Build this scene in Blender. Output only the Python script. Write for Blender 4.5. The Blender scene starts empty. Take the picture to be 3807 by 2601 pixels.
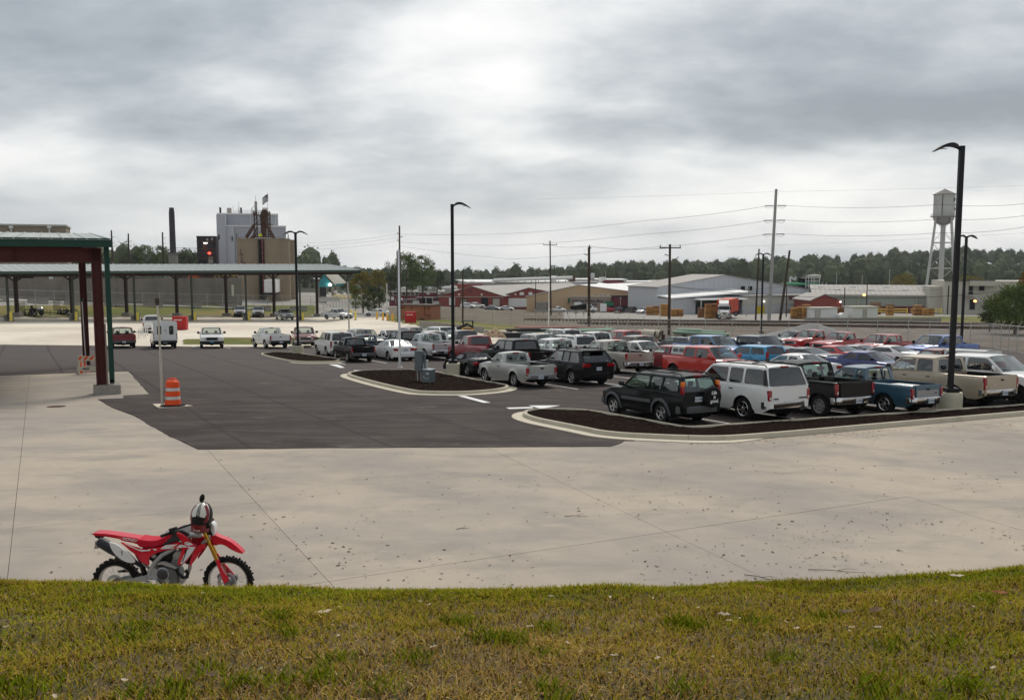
import bpy, math, random
import numpy as np
from math import sin, cos, pi, sqrt, tan, atan, atan2, radians as R
from mathutils import Vector, Matrix, noise
from mathutils.geometry import tessellate_polygon
random.seed(7); np.random.seed(7)
SC = bpy.context.scene
COL = SC.collection
# ------------------------------------------------------------------ camera
F = 3276.0; CX = 1903.5; CY = 1300.5           # focal length and centre in photo pixels (3807 x 2601)
PITCH = R(5.537); CAMZ = 3.949; SL = R(2.561)   # the yard falls away from the camera at SL
cam = bpy.data.objects.new('camera', bpy.data.cameras.new('camera')); COL.objects.link(cam)
cam.data.sensor_fit = 'HORIZONTAL'; cam.data.sensor_width = 36; cam.data.lens = F/3807*36
cam.data.clip_start = .1; cam.data.clip_end = 6000
cam.location = (0, 0, CAMZ); cam.rotation_euler = (pi/2-PITCH, 0, 0)
SC.camera = cam
# ------------------------------------------------------------------ view and light
SC.view_settings.view_transform = 'Standard'
try: SC.view_settings.look = 'None'
except Exception: pass
SC.view_settings.exposure = 0.72; SC.view_settings.gamma = 1; SC.view_settings.use_curve_mapping = False
SC.cycles.max_bounces = 6; SC.cycles.diffuse_bounces = 2; SC.cycles.glossy_bounces = 3
SC.cycles.transparent_max_bounces = 10; SC.cycles.transmission_bounces = 2; SC.cycles.volume_bounces = 0
SC.cycles.caustics_reflective = False; SC.cycles.caustics_refractive = False
SC.cycles.use_adaptive_sampling = True; SC.cycles.adaptive_threshold = .02
try: SC.cycles.use_denoising = True
except Exception: pass
SUN_EL = R(48); SUN_AZ = R(15)                  # azimuth clockwise from the view direction
sl = bpy.data.lights.new('sun', 'SUN'); sl.energy = 1.5; sl.angle = R(22); sl.color = (1, .93, .83)
so = bpy.data.objects.new('sun', sl); COL.objects.link(so)
so.rotation_euler = (pi/2-SUN_EL, 0, pi-SUN_AZ)
W = bpy.data.worlds.new('World'); SC.world = W; W.use_nodes = True

class NT:
 """small node builder"""
 def __init__(s, tree): s.t = tree; s.n = tree.nodes; s.l = tree.links
 def new(s, typ, **kw):
  n = s.n.new(typ)
  for k, v in kw.items():
   if k == 'ins':
    for i, val in v.items(): s.put(n.inputs[i], val)
   else: setattr(n, k, v)
  return n
 def put(s, sock, v):
  if isinstance(v, bpy.types.NodeSocket): s.l.new(v, sock)
  elif hasattr(v, 'outputs'): s.l.new(v.outputs[0], sock)
  else:
   if isinstance(v, tuple) and len(v) == 3 and sock.type == 'RGBA': v = (*v, 1)
   sock.default_value = v
 def m(s, op, a, b=0.0, c=None, clamp=False):
  n = s.new('ShaderNodeMath', operation=op, use_clamp=clamp); s.put(n.inputs[0], a); s.put(n.inputs[1], b)
  if c is not None: s.put(n.inputs[2], c)
  return n.outputs[0]
 def mix(s, fac, a, b, blend='MIX'):
  n = s.new('ShaderNodeMix', data_type='RGBA', blend_type=blend)
  s.put(n.inputs[0], fac); s.put(n.inputs[6], a); s.put(n.inputs[7], b); return n.outputs[2]
 def noise(s, vec, scale, detail=4, rough=.55, dist=0.0):
  n = s.new('ShaderNodeTexNoise'); s.put(n.inputs['Vector'], vec); n.inputs['Scale'].default_value = scale
  n.inputs['Detail'].default_value = detail; n.inputs['Roughness'].default_value = rough; n.inputs['Distortion'].default_value = dist
  return n.outputs[0]
 def ramp(s, v, lo, hi):
  n = s.new('ShaderNodeMapRange', clamp=True); n.interpolation_type = 'SMOOTHSTEP'
  s.put(n.inputs[0], v); n.inputs[1].default_value = lo; n.inputs[2].default_value = hi; return n.outputs[0]
 def scl(s, vec, x, y, z, loc=(0, 0, 0), rz=0):
  n = s.new('ShaderNodeMapping'); s.put(n.inputs[0], vec); n.inputs['Scale'].default_value = (x, y, z)
  n.inputs['Location'].default_value = loc; n.inputs['Rotation'].default_value = (0, 0, rz); return n.outputs[0]

def build_world():
 w = NT(W.node_tree); w.n.clear()
 sky = w.new('ShaderNodeTexSky', sky_type='NISHITA', sun_disc=False)
 sky.sun_elevation = SUN_EL; sky.sun_rotation = SUN_AZ; sky.altitude = 200; sky.air_density = 1.2; sky.dust_density = 2.5
 tc = w.new('ShaderNodeTexCoord')
 sep = w.new('ShaderNodeSeparateXYZ'); w.put(sep.inputs[0], tc.outputs['Generated'])
 X, Y, Z = sep.outputs
 zz = w.m('ADD', w.m('MAXIMUM', Z, 0.0), .30)
 cmb = w.new('ShaderNodeCombineXYZ'); w.put(cmb.inputs[0], w.m('DIVIDE', X, zz)); w.put(cmb.inputs[1], w.m('DIVIDE', Y, zz))
 P = cmb.outputs[0]                                   # where the view ray meets the cloud sheet
 n1 = w.noise(w.scl(P, 1.15, 1.35, 1, (3.7, 1.9, 0), R(8)), 1.0, 7, .50, .15)
 n2 = w.noise(w.scl(P, 2.6, 3.6, 1, (8.2, 4.4, 0), R(-6)), 1.3, 7, .55, .1)
 n3 = w.noise(w.scl(P, .5, .6, 1, (1.2, 7.3, 0)), 1.0, 3, .5, .2)
 el = w.m('ARCSINE', Z); az = w.m('ARCTAN2', X, Y)
 def blob(px, py, sx, sy, amp):
  a0 = atan2(px-CX, F); r = atan((CY-py)/F*cos(a0))-PITCH*cos(a0)
  u = w.m('DIVIDE', w.m('SUBTRACT', az, a0), sx/F); v = w.m('DIVIDE', w.m('SUBTRACT', el, r), sy/F)
  q = w.m('ADD', w.m('MULTIPLY', u, u), w.m('MULTIPLY', v, v))
  return w.m('MULTIPLY', w.m('EXPONENT', w.m('MULTIPLY', q, -1.0)), amp)
 # thin and thick places of the overcast
 b = w.m('MULTIPLY', w.m('SUBTRACT', n1, .5), 1.30)
 b = w.m('ADD', b, w.m('MULTIPLY', w.m('MULTIPLY', w.m('SUBTRACT', n2, .5), .80), w.ramp(Z, .0, .16)))
 b = w.m('ADD', b, w.m('MULTIPLY', w.m('SUBTRACT', n3, .5), .5))
 for args in SKY_BLOBS: b = w.m('ADD', b, blob(*args))
 hor = w.ramp(el, R(16), R(0))                        # the sheet brightens towards the horizon
 b = w.m('ADD', w.m('ADD', b, .405), w.m('MULTIPLY', hor, .10))
 cr = w.new('ShaderNodeValToRGB'); w.put(cr.inputs[0], b)
 e = cr.color_ramp; e.interpolation = 'B_SPLINE'
 stops = [(0.0, (.175, .196, .218)), (.25, (.262, .286, .312)), (.47, (.385, .404, .42)), (.66, (.545, .55, .548)), (.82, (.60, .597, .585)), (1.0, (.685, .68, .665))]
 while len(e.elements) < len(stops): e.elements.new(.5)
 for k, (p_, c) in enumerate(stops): e.elements[k].position = p_; e.elements[k].color = (*c, 1)
 cl = w.new('ShaderNodeVectorMath', operation='SCALE'); w.put(cl.inputs[0], cr.outputs[0]); cl.inputs['Scale'].default_value = 10.0
 gnd = w.ramp(Z, -.02, -.10)
 up = w.mix(.95, sky.outputs[0], cl.outputs[0])
 col = w.mix(gnd, up, (1.6, 1.7, 1.5))
 bg = w.new('ShaderNodeBackground'); w.put(bg.inputs[0], col); bg.inputs[1].default_value = .1
 out = w.new('ShaderNodeOutputWorld'); w.l.new(bg.outputs[0], out.inputs[0])
SKY_BLOBS = [(1560, 190, 260, 95, .20), (1800, 290, 230, 60, .16), (1420, 70, 260, 60, .10), (1950, 130, 400, 60, .06), (500, 120, 700, 160, -.16), (900, 480, 700, 105, -.32), (150, 590, 380, 110, .18), (3300, 420, 800, 110, -.34),
             (3500, 170, 500, 150, -.12), (2500, 230, 500, 120, -.08), (3080, 640, 400, 80, .16), (2100, 570, 500, 70, .14), (2480, 480, 300, 60, -.12), (1900, 800, 2200, 130, .10), (700, 720, 500, 60, -.08)]
build_world()
W.cycles.sampling_method = 'AUTOMATIC'
hz_ = bpy.data.materials.new('haze'); hz_.use_nodes = True; hz_.node_tree.nodes.clear(); _t = NT(hz_.node_tree); _v = _t.new('ShaderNodeVolumePrincipled'); _v.inputs['Density'].default_value = .00011; _v.inputs['Color'].default_value = (.80, .86, .92, 1); _v.inputs['Anisotropy'].default_value = .2
_o = _t.new('ShaderNodeOutputMaterial'); _t.l.new(_v.outputs[0], _o.inputs['Volume'])

# ------------------------------------------------------------------ projection helpers (photo pixel -> place)
def pt(px, py, d):
 cp, sp = cos(PITCH), sin(PITCH); r = (px-CX)/F; u = (CY-py)/F
 return Vector((d*r, d*(cp+u*sp), CAMZ+d*(-sp+u*cp)))
LV = 1130.3; LC = 12941.0
def lot(px, py, h=0.0):
 """point h metres above the sloping yard seen at a photo pixel"""
 return pt(px, py, (LC-F*h)/(py-LV))
def yz(z_or_y): return -tan(SL)*z_or_y
def plane_z(x, y): return -tan(SL)*y
def row_at(Y, z):
 h = CAMZ-z; d = Y*cos(PITCH)+h*sin(PITCH); v = h*cos(PITCH)-Y*sin(PITCH); return CY+F*v/d
def z_row(row, Y): return CAMZ-Y*tan(PITCH+atan((row-CY)/F))
def x_px(px, Y, z):
 d = Y*cos(PITCH)+(CAMZ-z)*sin(PITCH); return (px-CX)/F*d
def spot(px, row, Y):
 z = z_row(row, Y); return Vector((x_px(px, Y, z), Y, z))
MB_SLOPE = Matrix.Rotation(-SL, 4, 'X')
def on_lot(p, az):
 """matrix of a thing that stands square on the sloping yard, its +x towards azimuth az (clockwise from the view direction)"""
 n = Vector((0, sin(SL), cos(SL))); h = Vector((sin(R(az)), cos(R(az)), 0)); x = (h-n*h.dot(n)).normalized(); y = n.cross(x)
 m = Matrix((x, y, n)).transposed().to_4x4(); m.translation = p; return m
def upright(p, az=90):
 a = R(az); x = Vector((sin(a), cos(a), 0)); z = Vector((0, 0, 1)); y = z.cross(x)
 m = Matrix((x, y, z)).transposed().to_4x4(); m.translation = p; return m

# ------------------------------------------------------------------ mesh builder
class MB:
 def __init__(s): s.v = []; s.f = []; s.mi = []
 def add(s, vs, fs, mi=0, M=None):
  o = len(s.v)
  s.v += [tuple(M @ Vector(p)) for p in vs] if M is not None else [tuple(p) for p in vs]
  s.f += [tuple(i+o for i in f) for f in fs]; s.mi += [mi]*len(fs); return s
 def box(s, x0, x1, y0, y1, z0, z1, mi=0, M=None, b=0):
  if b <= 0:
   vs = [(x, y, z) for x in (x0, x1) for y in (y0, y1) for z in (z0, z1)]
   return s.add(vs, [(0, 1, 3, 2), (4, 6, 7, 5), (0, 4, 5, 1), (2, 3, 7, 6), (0, 2, 6, 4), (1, 5, 7, 3)], mi, M)
  b = min(b, (x1-x0)*.45, (y1-y0)*.45, (z1-z0)*.45)
  def ring(x, d): return [(x, y0+d, z0+b), (x, y0+b, z0+d), (x, y1-b, z0+d), (x, y1-d, z0+b), (x, y1-d, z1-b), (x, y1-b, z1-d), (x, y0+b, z1-d), (x, y0+d, z1-b)]
  return s.loft([ring(x0, b), ring(x0+b, 0), ring(x1-b, 0), ring(x1, b)], mi=mi, M=M, cap=True)
 def loft(s, rings, mi=0, M=None, cap=True, closed=True):
  n = len(rings[0]); vs = [p for r in rings for p in r]; fs = []
  for k in range(len(rings)-1):
   for i in range(n if closed else n-1):
    j = (i+1) % n; fs.append((k*n+i, k*n+j, (k+1)*n+j, (k+1)*n+i))
  if cap: fs.append(tuple(range(n))[::-1]); fs.append(tuple((len(rings)-1)*n+i for i in range(n)))
  return s.add(vs, fs, mi, M)
 def tube(s, p0, p1, r0, r1=None, n=8, mi=0, M=None, cap=True):
  r1 = r0 if r1 is None else r1; p0 = Vector(p0); p1 = Vector(p1); d = (p1-p0)
  if d.length < 1e-6: return s
  q = d.to_track_quat('Z', 'Y')
  c = [q @ Vector((cos(2*pi*i/n), sin(2*pi*i/n), 0)) for i in range(n)]
  return s.loft([[p0+v*r0 for v in c], [p1+v*r1 for v in c]], mi, M, cap)
 def path(s, pts, r, n=6, mi=0, M=None, cap=True):
  pts = [Vector(p) for p in pts]; rings = []; rr = r if isinstance(r, (list, tuple)) else [r]*len(pts); up = None
  for i, p in enumerate(pts):
   d = (pts[min(i+1, len(pts)-1)]-pts[max(i-1, 0)]).normalized()
   if up is None: up = d.orthogonal().normalized()
   up = (up-d*up.dot(d)).normalized(); w = d.cross(up)
   rings.append([p+(up*cos(2*pi*k/n)+w*sin(2*pi*k/n))*rr[i] for k in range(n)])
  return s.loft(rings, mi, M, cap)
 def lathe(s, prof, n=16, mi=0, M=None, axis='Z', cap=False):
  rings = []
  for (r, z) in prof:
   if axis == 'Z': rings.append([(r*cos(2*pi*i/n), r*sin(2*pi*i/n), z) for i in range(n)])
   else: rings.append([(r*cos(2*pi*i/n), z, r*sin(2*pi*i/n)) for i in range(n)])
  return s.loft(rings, mi, M, cap)
 def grid(s, P, mi=0, M=None):
  n = len(P[0]); vs = [p for r in P for p in r]
  return s.add(vs, [(i*n+j, i*n+j+1, (i+1)*n+j+1, (i+1)*n+j) for i in range(len(P)-1) for j in range(n-1)], mi, M)
 def plate(s, outer, holes, fn, t=.03, mi=0, M=None, ti=None):
  """2-D outline with holes, mapped to 3-D by fn(u, v, depth)"""
  loops = [outer]+list(holes); tri = tessellate_polygon([[Vector((a, b, 0)) for a, b in l] for l in loops])
  flat = [p for l in loops for p in l]; n = len(flat)
  vs = [fn(a, b, 0) for a, b in flat]+[fn(a, b, t) for a, b in flat]
  fs = [tuple(t_) for t_ in tri]+[tuple(i+n for i in reversed(t_)) for t_ in tri]; o = 0
  for l in loops:
   m = len(l)
   for i in range(m): j = (i+1) % m; fs.append((o+i, o+j, o+j+n, o+i+n))
   o += m
  return s.add(vs, fs, mi, M)
 def ext(s, pts, a, b, mi=0, M=None, axis='y'):
  if axis == 'y': fn = lambda u, v, t: (u, a+(b-a)*t, v)
  elif axis == 'z': fn = lambda u, v, t: (u, v, a+(b-a)*t)
  else: fn = lambda u, v, t: (a+(b-a)*t, u, v)
  return s.plate(pts, [], fn, 1.0, mi, M)
 def mesh(s, name, mats, smooth=None, flip=True):
  me = bpy.data.meshes.new(name); me.from_pydata(s.v, [], s.f)
  for m in (mats if isinstance(mats, (list, tuple)) else [mats]): me.materials.append(m)
  me.polygons.foreach_set('material_index', s.mi)
  if flip:
   import bmesh
   bm = bmesh.new(); bm.from_mesh(me); bmesh.ops.recalc_face_normals(bm, faces=bm.faces); bm.to_mesh(me); bm.free()
  if smooth is not None:
   me.polygons.foreach_set('use_smooth', [True]*len(me.polygons)); me.set_sharp_from_angle(angle=R(smooth))
  me.update(); return me
 def obj(s, name, mats, parent=None, smooth=None, flip=True, M=None):
  o = bpy.data.objects.new(name, s.mesh(name, mats, smooth, flip)); COL.objects.link(o)
  if parent is not None: o.parent = parent
  if M is not None: o.matrix_local = M
  return o
def link(name, me, parent=None, M=None):
 o = bpy.data.objects.new(name, me); COL.objects.link(o)
 if parent is not None: o.parent = parent
 if M is not None: o.matrix_local = M
 return o
def tag(o, label, cat, group=None):
 o['label'] = label; o['category'] = cat
 if group: o['group'] = group
 return o
def thing(name, label, cat, M=None, group=None):
 o = bpy.data.objects.new(name, None); COL.objects.link(o); o.empty_display_size = .2
 if M is not None: o.matrix_world = M if isinstance(M, Matrix) else Matrix.Translation(M)
 return tag(o, label, cat, group)
def structure(o): o['kind'] = 'structure'; return o
def stuff(o): o['kind'] = 'stuff'; return o
T = Matrix.Translation
def RZ(a): return Matrix.Rotation(a, 4, 'Z')
def RX(a): return Matrix.Rotation(a, 4, 'X')
def RY(a): return Matrix.Rotation(a, 4, 'Y')
def copy_thing(o, M, label=None, group=None):
 c = o.copy(); COL.objects.link(c); c.matrix_world = M
 if label: c['label'] = label
 if group: c['group'] = group
 for k in list(o.children):
  d = k.copy(); COL.objects.link(d); d.parent = c
  for g in list(k.children):
   e = g.copy(); COL.objects.link(e); e.parent = d
 return c

# ------------------------------------------------------------------ materials
MC = {}
def mat(name, col, rough=.6, metal=0.0, coat=0.0, var=.12, vscale=3.0, bump=0.0, bscale=30.0, spec=.22, dirt=0.0, dcol=(.25, .2, .15), obj=True):
 if name in MC: return MC[name]
 m = bpy.data.materials.new(name); m.use_nodes = True; t = NT(m.node_tree)
 bs = t.n['Principled BSDF']; bs.inputs['Roughness'].default_value = rough; bs.inputs['Metallic'].default_value = metal
 bs.inputs['Specular IOR Level'].default_value = spec
 if coat: bs.inputs['Coat Weight'].default_value = coat; bs.inputs['Coat Roughness'].default_value = .04
 tc = t.new('ShaderNodeTexCoord').outputs['Object']
 c = tuple(col)
 if var > 0:
  n = t.noise(tc, vscale, 5, .6); f = t.m('ADD', t.m('MULTIPLY', n, 2*var), 1-var)
  v = t.new('ShaderNodeVectorMath', operation='SCALE'); v.inputs[0].default_value = c; t.put(v.inputs['Scale'], f); c = v.outputs[0]
 if dirt > 0:
  n = t.ramp(t.noise(t.scl(tc, 1, 1, .35), vscale*1.7, 6, .65), .5, .78)
  c = t.mix(t.m('MULTIPLY', n, dirt), c if not isinstance(c, tuple) else (*c, 1), (*dcol, 1))
 t.put(bs.inputs['Base Color'], c if not isinstance(c, tuple) else (*c, 1))
 if bump > 0:
  bn = t.new('ShaderNodeBump'); bn.inputs['Strength'].default_value = bump; bn.inputs['Distance'].default_value = .02
  t.put(bn.inputs['Height'], t.noise(tc, bscale, 4, .6)); t.l.new(bn.outputs[0], bs.inputs['Normal'])
 MC[name] = m; return m
def glass(name, tint, refl=1.0):
 if name in MC: return MC[name]
 m = bpy.data.materials.new(name); m.use_nodes = True; t = NT(m.node_tree); t.n.clear()
 tr = t.new('ShaderNodeBsdfTransparent'); tr.inputs[0].default_value = (*tint, 1)
 gl = t.new('ShaderNodeBsdfGlossy'); gl.inputs['Roughness'].default_value = .03; gl.inputs[0].default_value = (.9, .93, .95, 1)
 lw = t.new('ShaderNodeLayerWeight'); lw.inputs[0].default_value = .5          # facing term, the same from both sides
 f = t.m('ADD', t.m('MULTIPLY', t.m('POWER', lw.outputs['Facing'], 3.5), .85*refl), .085*refl)
 mx = t.new('ShaderNodeMixShader'); t.put(mx.inputs[0], f); t.l.new(tr.outputs[0], mx.inputs[1]); t.l.new(gl.outputs[0], mx.inputs[2])
 out = t.new('ShaderNodeOutputMaterial'); t.l.new(mx.outputs[0], out.inputs[0]); MC[name] = m; return m
def lamp_mat(name, col, strength):
 m = bpy.data.materials.new(name); m.use_nodes = True; t = NT(m.node_tree); bs = t.n['Principled BSDF']
 bs.inputs['Base Color'].default_value = (*col, 1); bs.inputs['Emission Color'].default_value = (*col, 1); bs.inputs['Emission Strength'].default_value = strength
 MC[name] = m; return m
_fonts = {}
def text_obj(name, body, size, m, parent, M, ext=.004, align='CENTER', bold=0.0, shear=0.0):
 c = bpy.data.curves.new(name, 'FONT'); c.body = body; c.size = size; c.align_x = align; c.align_y = 'CENTER'; c.extrude = ext; c.offset = bold; c.shear = shear; c.resolution_u = 3
 o = bpy.data.objects.new(name, c); COL.objects.link(o)
 dg = bpy.context.evaluated_depsgraph_get(); me = bpy.data.meshes.new_from_object(o.evaluated_get(dg)); bpy.data.objects.remove(o)
 me.name = name; me.materials.clear(); me.materials.append(m)
 return link(name, me, parent, M)
# text stands in the plane: +x of the text along u, up along v
def face_frame(p, u, v):
 u = Vector(u).normalized(); v = Vector(v).normalized(); w = u.cross(v)
 m = Matrix((u, v, w)).transposed().to_4x4(); m.translation = Vector(p); return m
# ------------------------------------------------------------------ terrain
UL = [(1293.6, 80), (1232, 102), (1192, 139), (1173, 150), (1166, 152), (1137, 163), (1130, 175), (1106, 195), (1090, 212), (1068, 290), (1045, 420)]
UM = [(1293.6, 80), (1232, 102), (1195, 139), (1179, 156), (1165, 190), (1150, 240), (1140, 300), (1136, 345), (1105, 470)]
UR = [(1293.6, 80), (1266, 95), (1222, 138), (1190, 186), (1163, 240), (1147, 330), (1105, 470)]
RIDGE = [(-800, 1000), (0, 990), (450, 985), (700, 1000), (1100, 1030), (1500, 1062), (1900, 1062), (2200, 1030), (2600, 1025), (2900, 1006), (3200, 1000), (3500, 975), (3807, 985), (4600, 980)]
def _tab(tb, Y):
 ys = [1.0/y for _, y in tb][::-1]; rs = [r for r, _ in tb][::-1]; return float(np.interp(1.0/Y, ys, rs))
def terrain_row(px, Y):
 if Y < 80: return LV+LC/(Y+.0)
 s = (124+30*(min(max(px, -400), 1500)-33)/1260)/139
 Ye = Y if Y < 102 else 102+(Y-102)*(37)/(139*s-102)
 a = _tab(UL, min(Ye, 420)); b = _tab(UR, min(Y, 470))
 w = min(max((px-1660)/340, 0), 1); w = w*w*(3-2*w); b = _tab(UM, min(Y, 470))*(1-w)+b*w; w = min(max((px-1190)/130, 0), 1); w = w*w*(3-2*w); r = a*(1-w)+b*w
 if Y > 330:
  rr = float(np.interp(px, [q[0] for q in RIDGE], [q[1] for q in RIDGE])); k = min((Y-330)/570, 1); k = k*k*(3-2*k); r = r*(1-k)+rr*k
  if Y > 900: r += (Y-900)*.01
 return r
def terrain_z(x, Y):
 if Y < 80: return plane_z(x, Y)
 px = CX+F*x/(Y+1.0); z = z_row(terrain_row(px, Y), Y)
 if Y < 95: k = (Y-80)/15; z = z*k+plane_z(x, Y)*(1-k)
 return z
def ground_at(px, row):
 """point of the far ground seen at a photo pixel"""
 lo, hi = 60.0, 900.0
 for _ in range(40):
  mid = (lo+hi)/2
  x = (px-CX)/F*(mid*1.001+.5)
  if row_at(mid, terrain_z(x, mid)) > row: lo = mid
  else: hi = mid
 return Vector((x_px(px, lo, terrain_z(x, lo)), lo, terrain_z(x, lo)))
def on_ground(px, Y):
 x = (px-CX)/F*Y
 for _ in range(3): z = terrain_z(x, Y); x = x_px(px, Y, z)
 return Vector((x, Y, z))

def zone(px, row):
 """weights grass, gravel, dirt, ballast, paving"""
 g = gr = di = ba = pa = 0.0
 if px < 1450+max(0, (1200-row))*.0:
  if row > 1180:
   gr = 1
   if 1252+(1300-px)*.004 < row < 1275 and 690 < px < 1480: g = 1; gr = 0
   if row > 1275 and px > 660: gr = 1
  elif row > 1134: g = 1 if row < 1168 else .45; di = .0 if row < 1160 else .55
  else: pa = 1
  if px > 1180 and row < 1180: g = .25; pa = .75 if row < 1150 else .2; di = .3
 if px >= 1450:
  edge = 1184+(px-1400)*.172                       # the gravel drive's far edge
  if px < 1640 and row > edge: gr = 1
  elif row > 1225 and px < 2250: gr = .55; di = .6
  elif row > 1174+(px-1450)*.075 and px < 2150: g = 1
  elif row > 1142: di = 1; g = .35
  else: pa = 1
  if px > 2150 and row > 1190: di = 1; g = 0; gr = 0
  if px > 2600 and 1188 < row < 1262: di = 1; ba = .42*min(max((px-2700)/300, 0), 1)
  if px > 3150 and row < 1200 and row > 1176: g = 1; di = 0; ba = 0
  elif px > 2100 and row < 1190: pa = 1; di = 0; g = 0
 wo = 0.0
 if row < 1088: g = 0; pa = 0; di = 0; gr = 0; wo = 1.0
 return g, gr, di, ba, pa, wo
def build_terrain():
 ys = [-30, -10, 0, 5, 10, 20, 30, 40, 50, 60, 70, 78]+list(np.arange(80, 215, 1.6))+list(np.geomspace(217, 1900, 46))
 av = list(np.linspace(-1.6, -.66, 6))+list(np.linspace(-.62, .62, 150))+list(np.linspace(.66, 1.6, 6))
 vs = []; wt = []
 for Y in ys:
  for a in av:
   Ye = max(Y, 60); x = a*Ye; z = terrain_z(x, Y)
   if Y <= 80: z -= .06
   elif Y < 98: z -= .06*(98-Y)/18
   z += .10*noise.noise((x*.12, Y*.12, 0))*(1 if Y > 104 else 0)
   vs.append((x, Y, z)); px = CX+F*a; wt.append(zone(px, terrain_row(px, max(Y, 80.01))))
 n = len(av); fs = [(i*n+j, i*n+j+1, (i+1)*n+j+1, (i+1)*n+j) for i in range(len(ys)-1) for j in range(n-1)]
 me = bpy.data.meshes.new('ground'); me.from_pydata(vs, [], fs)
 wt = np.array(wt, dtype=np.float32)
 for k, nm in enumerate(('w_grass', 'w_gravel', 'w_dirt', 'w_ballast', 'w_paving', 'w_wood')):
  at = me.attributes.new(nm, 'FLOAT', 'POINT'); at.data.foreach_set('value', wt[:, k])
 me.polygons.foreach_set('use_smooth', [True]*len(fs))
 m = bpy.data.materials.new('ground_mix'); m.use_nodes = True; t = NT(m.node_tree); bs = t.n['Principled BSDF']; bs.inputs['Roughness'].default_value = .95
 bs.inputs['Specular IOR Level'].default_value = .2
 P = t.new('ShaderNodeTexCoord').outputs['Object']
 big = t.noise(P, .07, 5, .6); mid = t.noise(P, .6, 6, .65); fine = t.noise(P, 4.0, 4, .7)
 streak = t.noise(t.scl(P, .12, .5, .5, rz=R(30)), 1.0, 6, .6)
 def at(nm): return t.new('ShaderNodeAttribute', attribute_name=nm).outputs['Fac']
 def sc(c, f, amt):
  v = t.new('ShaderNodeVectorMath', operation='SCALE'); v.inputs[0].default_value = c; t.put(v.inputs['Scale'], t.m('ADD', t.m('MULTIPLY', f, 2*amt), 1-amt)); return v.outputs[0]
 mm = t.m('ADD', t.m('MULTIPLY', mid, .55), t.m('MULTIPLY', fine, .45))
 col = sc((.30, .285, .26), mm, .25)
 def layer(col, nm, c, hard=.5):
  w = t.ramp(t.m('ADD', at(nm), t.m('MULTIPLY', t.m('SUBTRACT', mm, .5), 1.1)), .32, .62); return t.mix(w, col, c)
 col = layer(col, 'w_dirt', t.mix(t.ramp(streak, .35, .65), sc((.085, .066, .050), mm, .55), sc((.175, .145, .115), mm, .5)))
 col = layer(col, 'w_ballast', t.mix(t.ramp(streak, .45, .6), sc((.27, .25, .235), mm, .5), sc((.13, .115, .10), mm, .4)))
 col = layer(col, 'w_gravel', t.mix(t.ramp(big, .4, .62), sc((.58, .51, .42), mm, .28), sc((.70, .64, .54), mm, .2)))
 col = layer(col, 'w_grass', t.mix(t.ramp(big, .42, .62), sc((.10, .115, .022), mm, .5), sc((.19, .155, .05), mm, .5)))
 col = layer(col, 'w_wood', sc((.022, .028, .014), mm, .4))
 t.put(bs.inputs['Base Color'], col)
 bn = t.new('ShaderNodeBump'); bn.inputs['Strength'].default_value = .6; bn.inputs['Distance'].default_value = .15; t.put(bn.inputs['Height'], mm); t.l.new(bn.outputs[0], bs.inputs['Normal'])
 me.materials.append(m); o = bpy.data.objects.new('ground', me); COL.objects.link(o); structure(o)
build_terrain()

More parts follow.
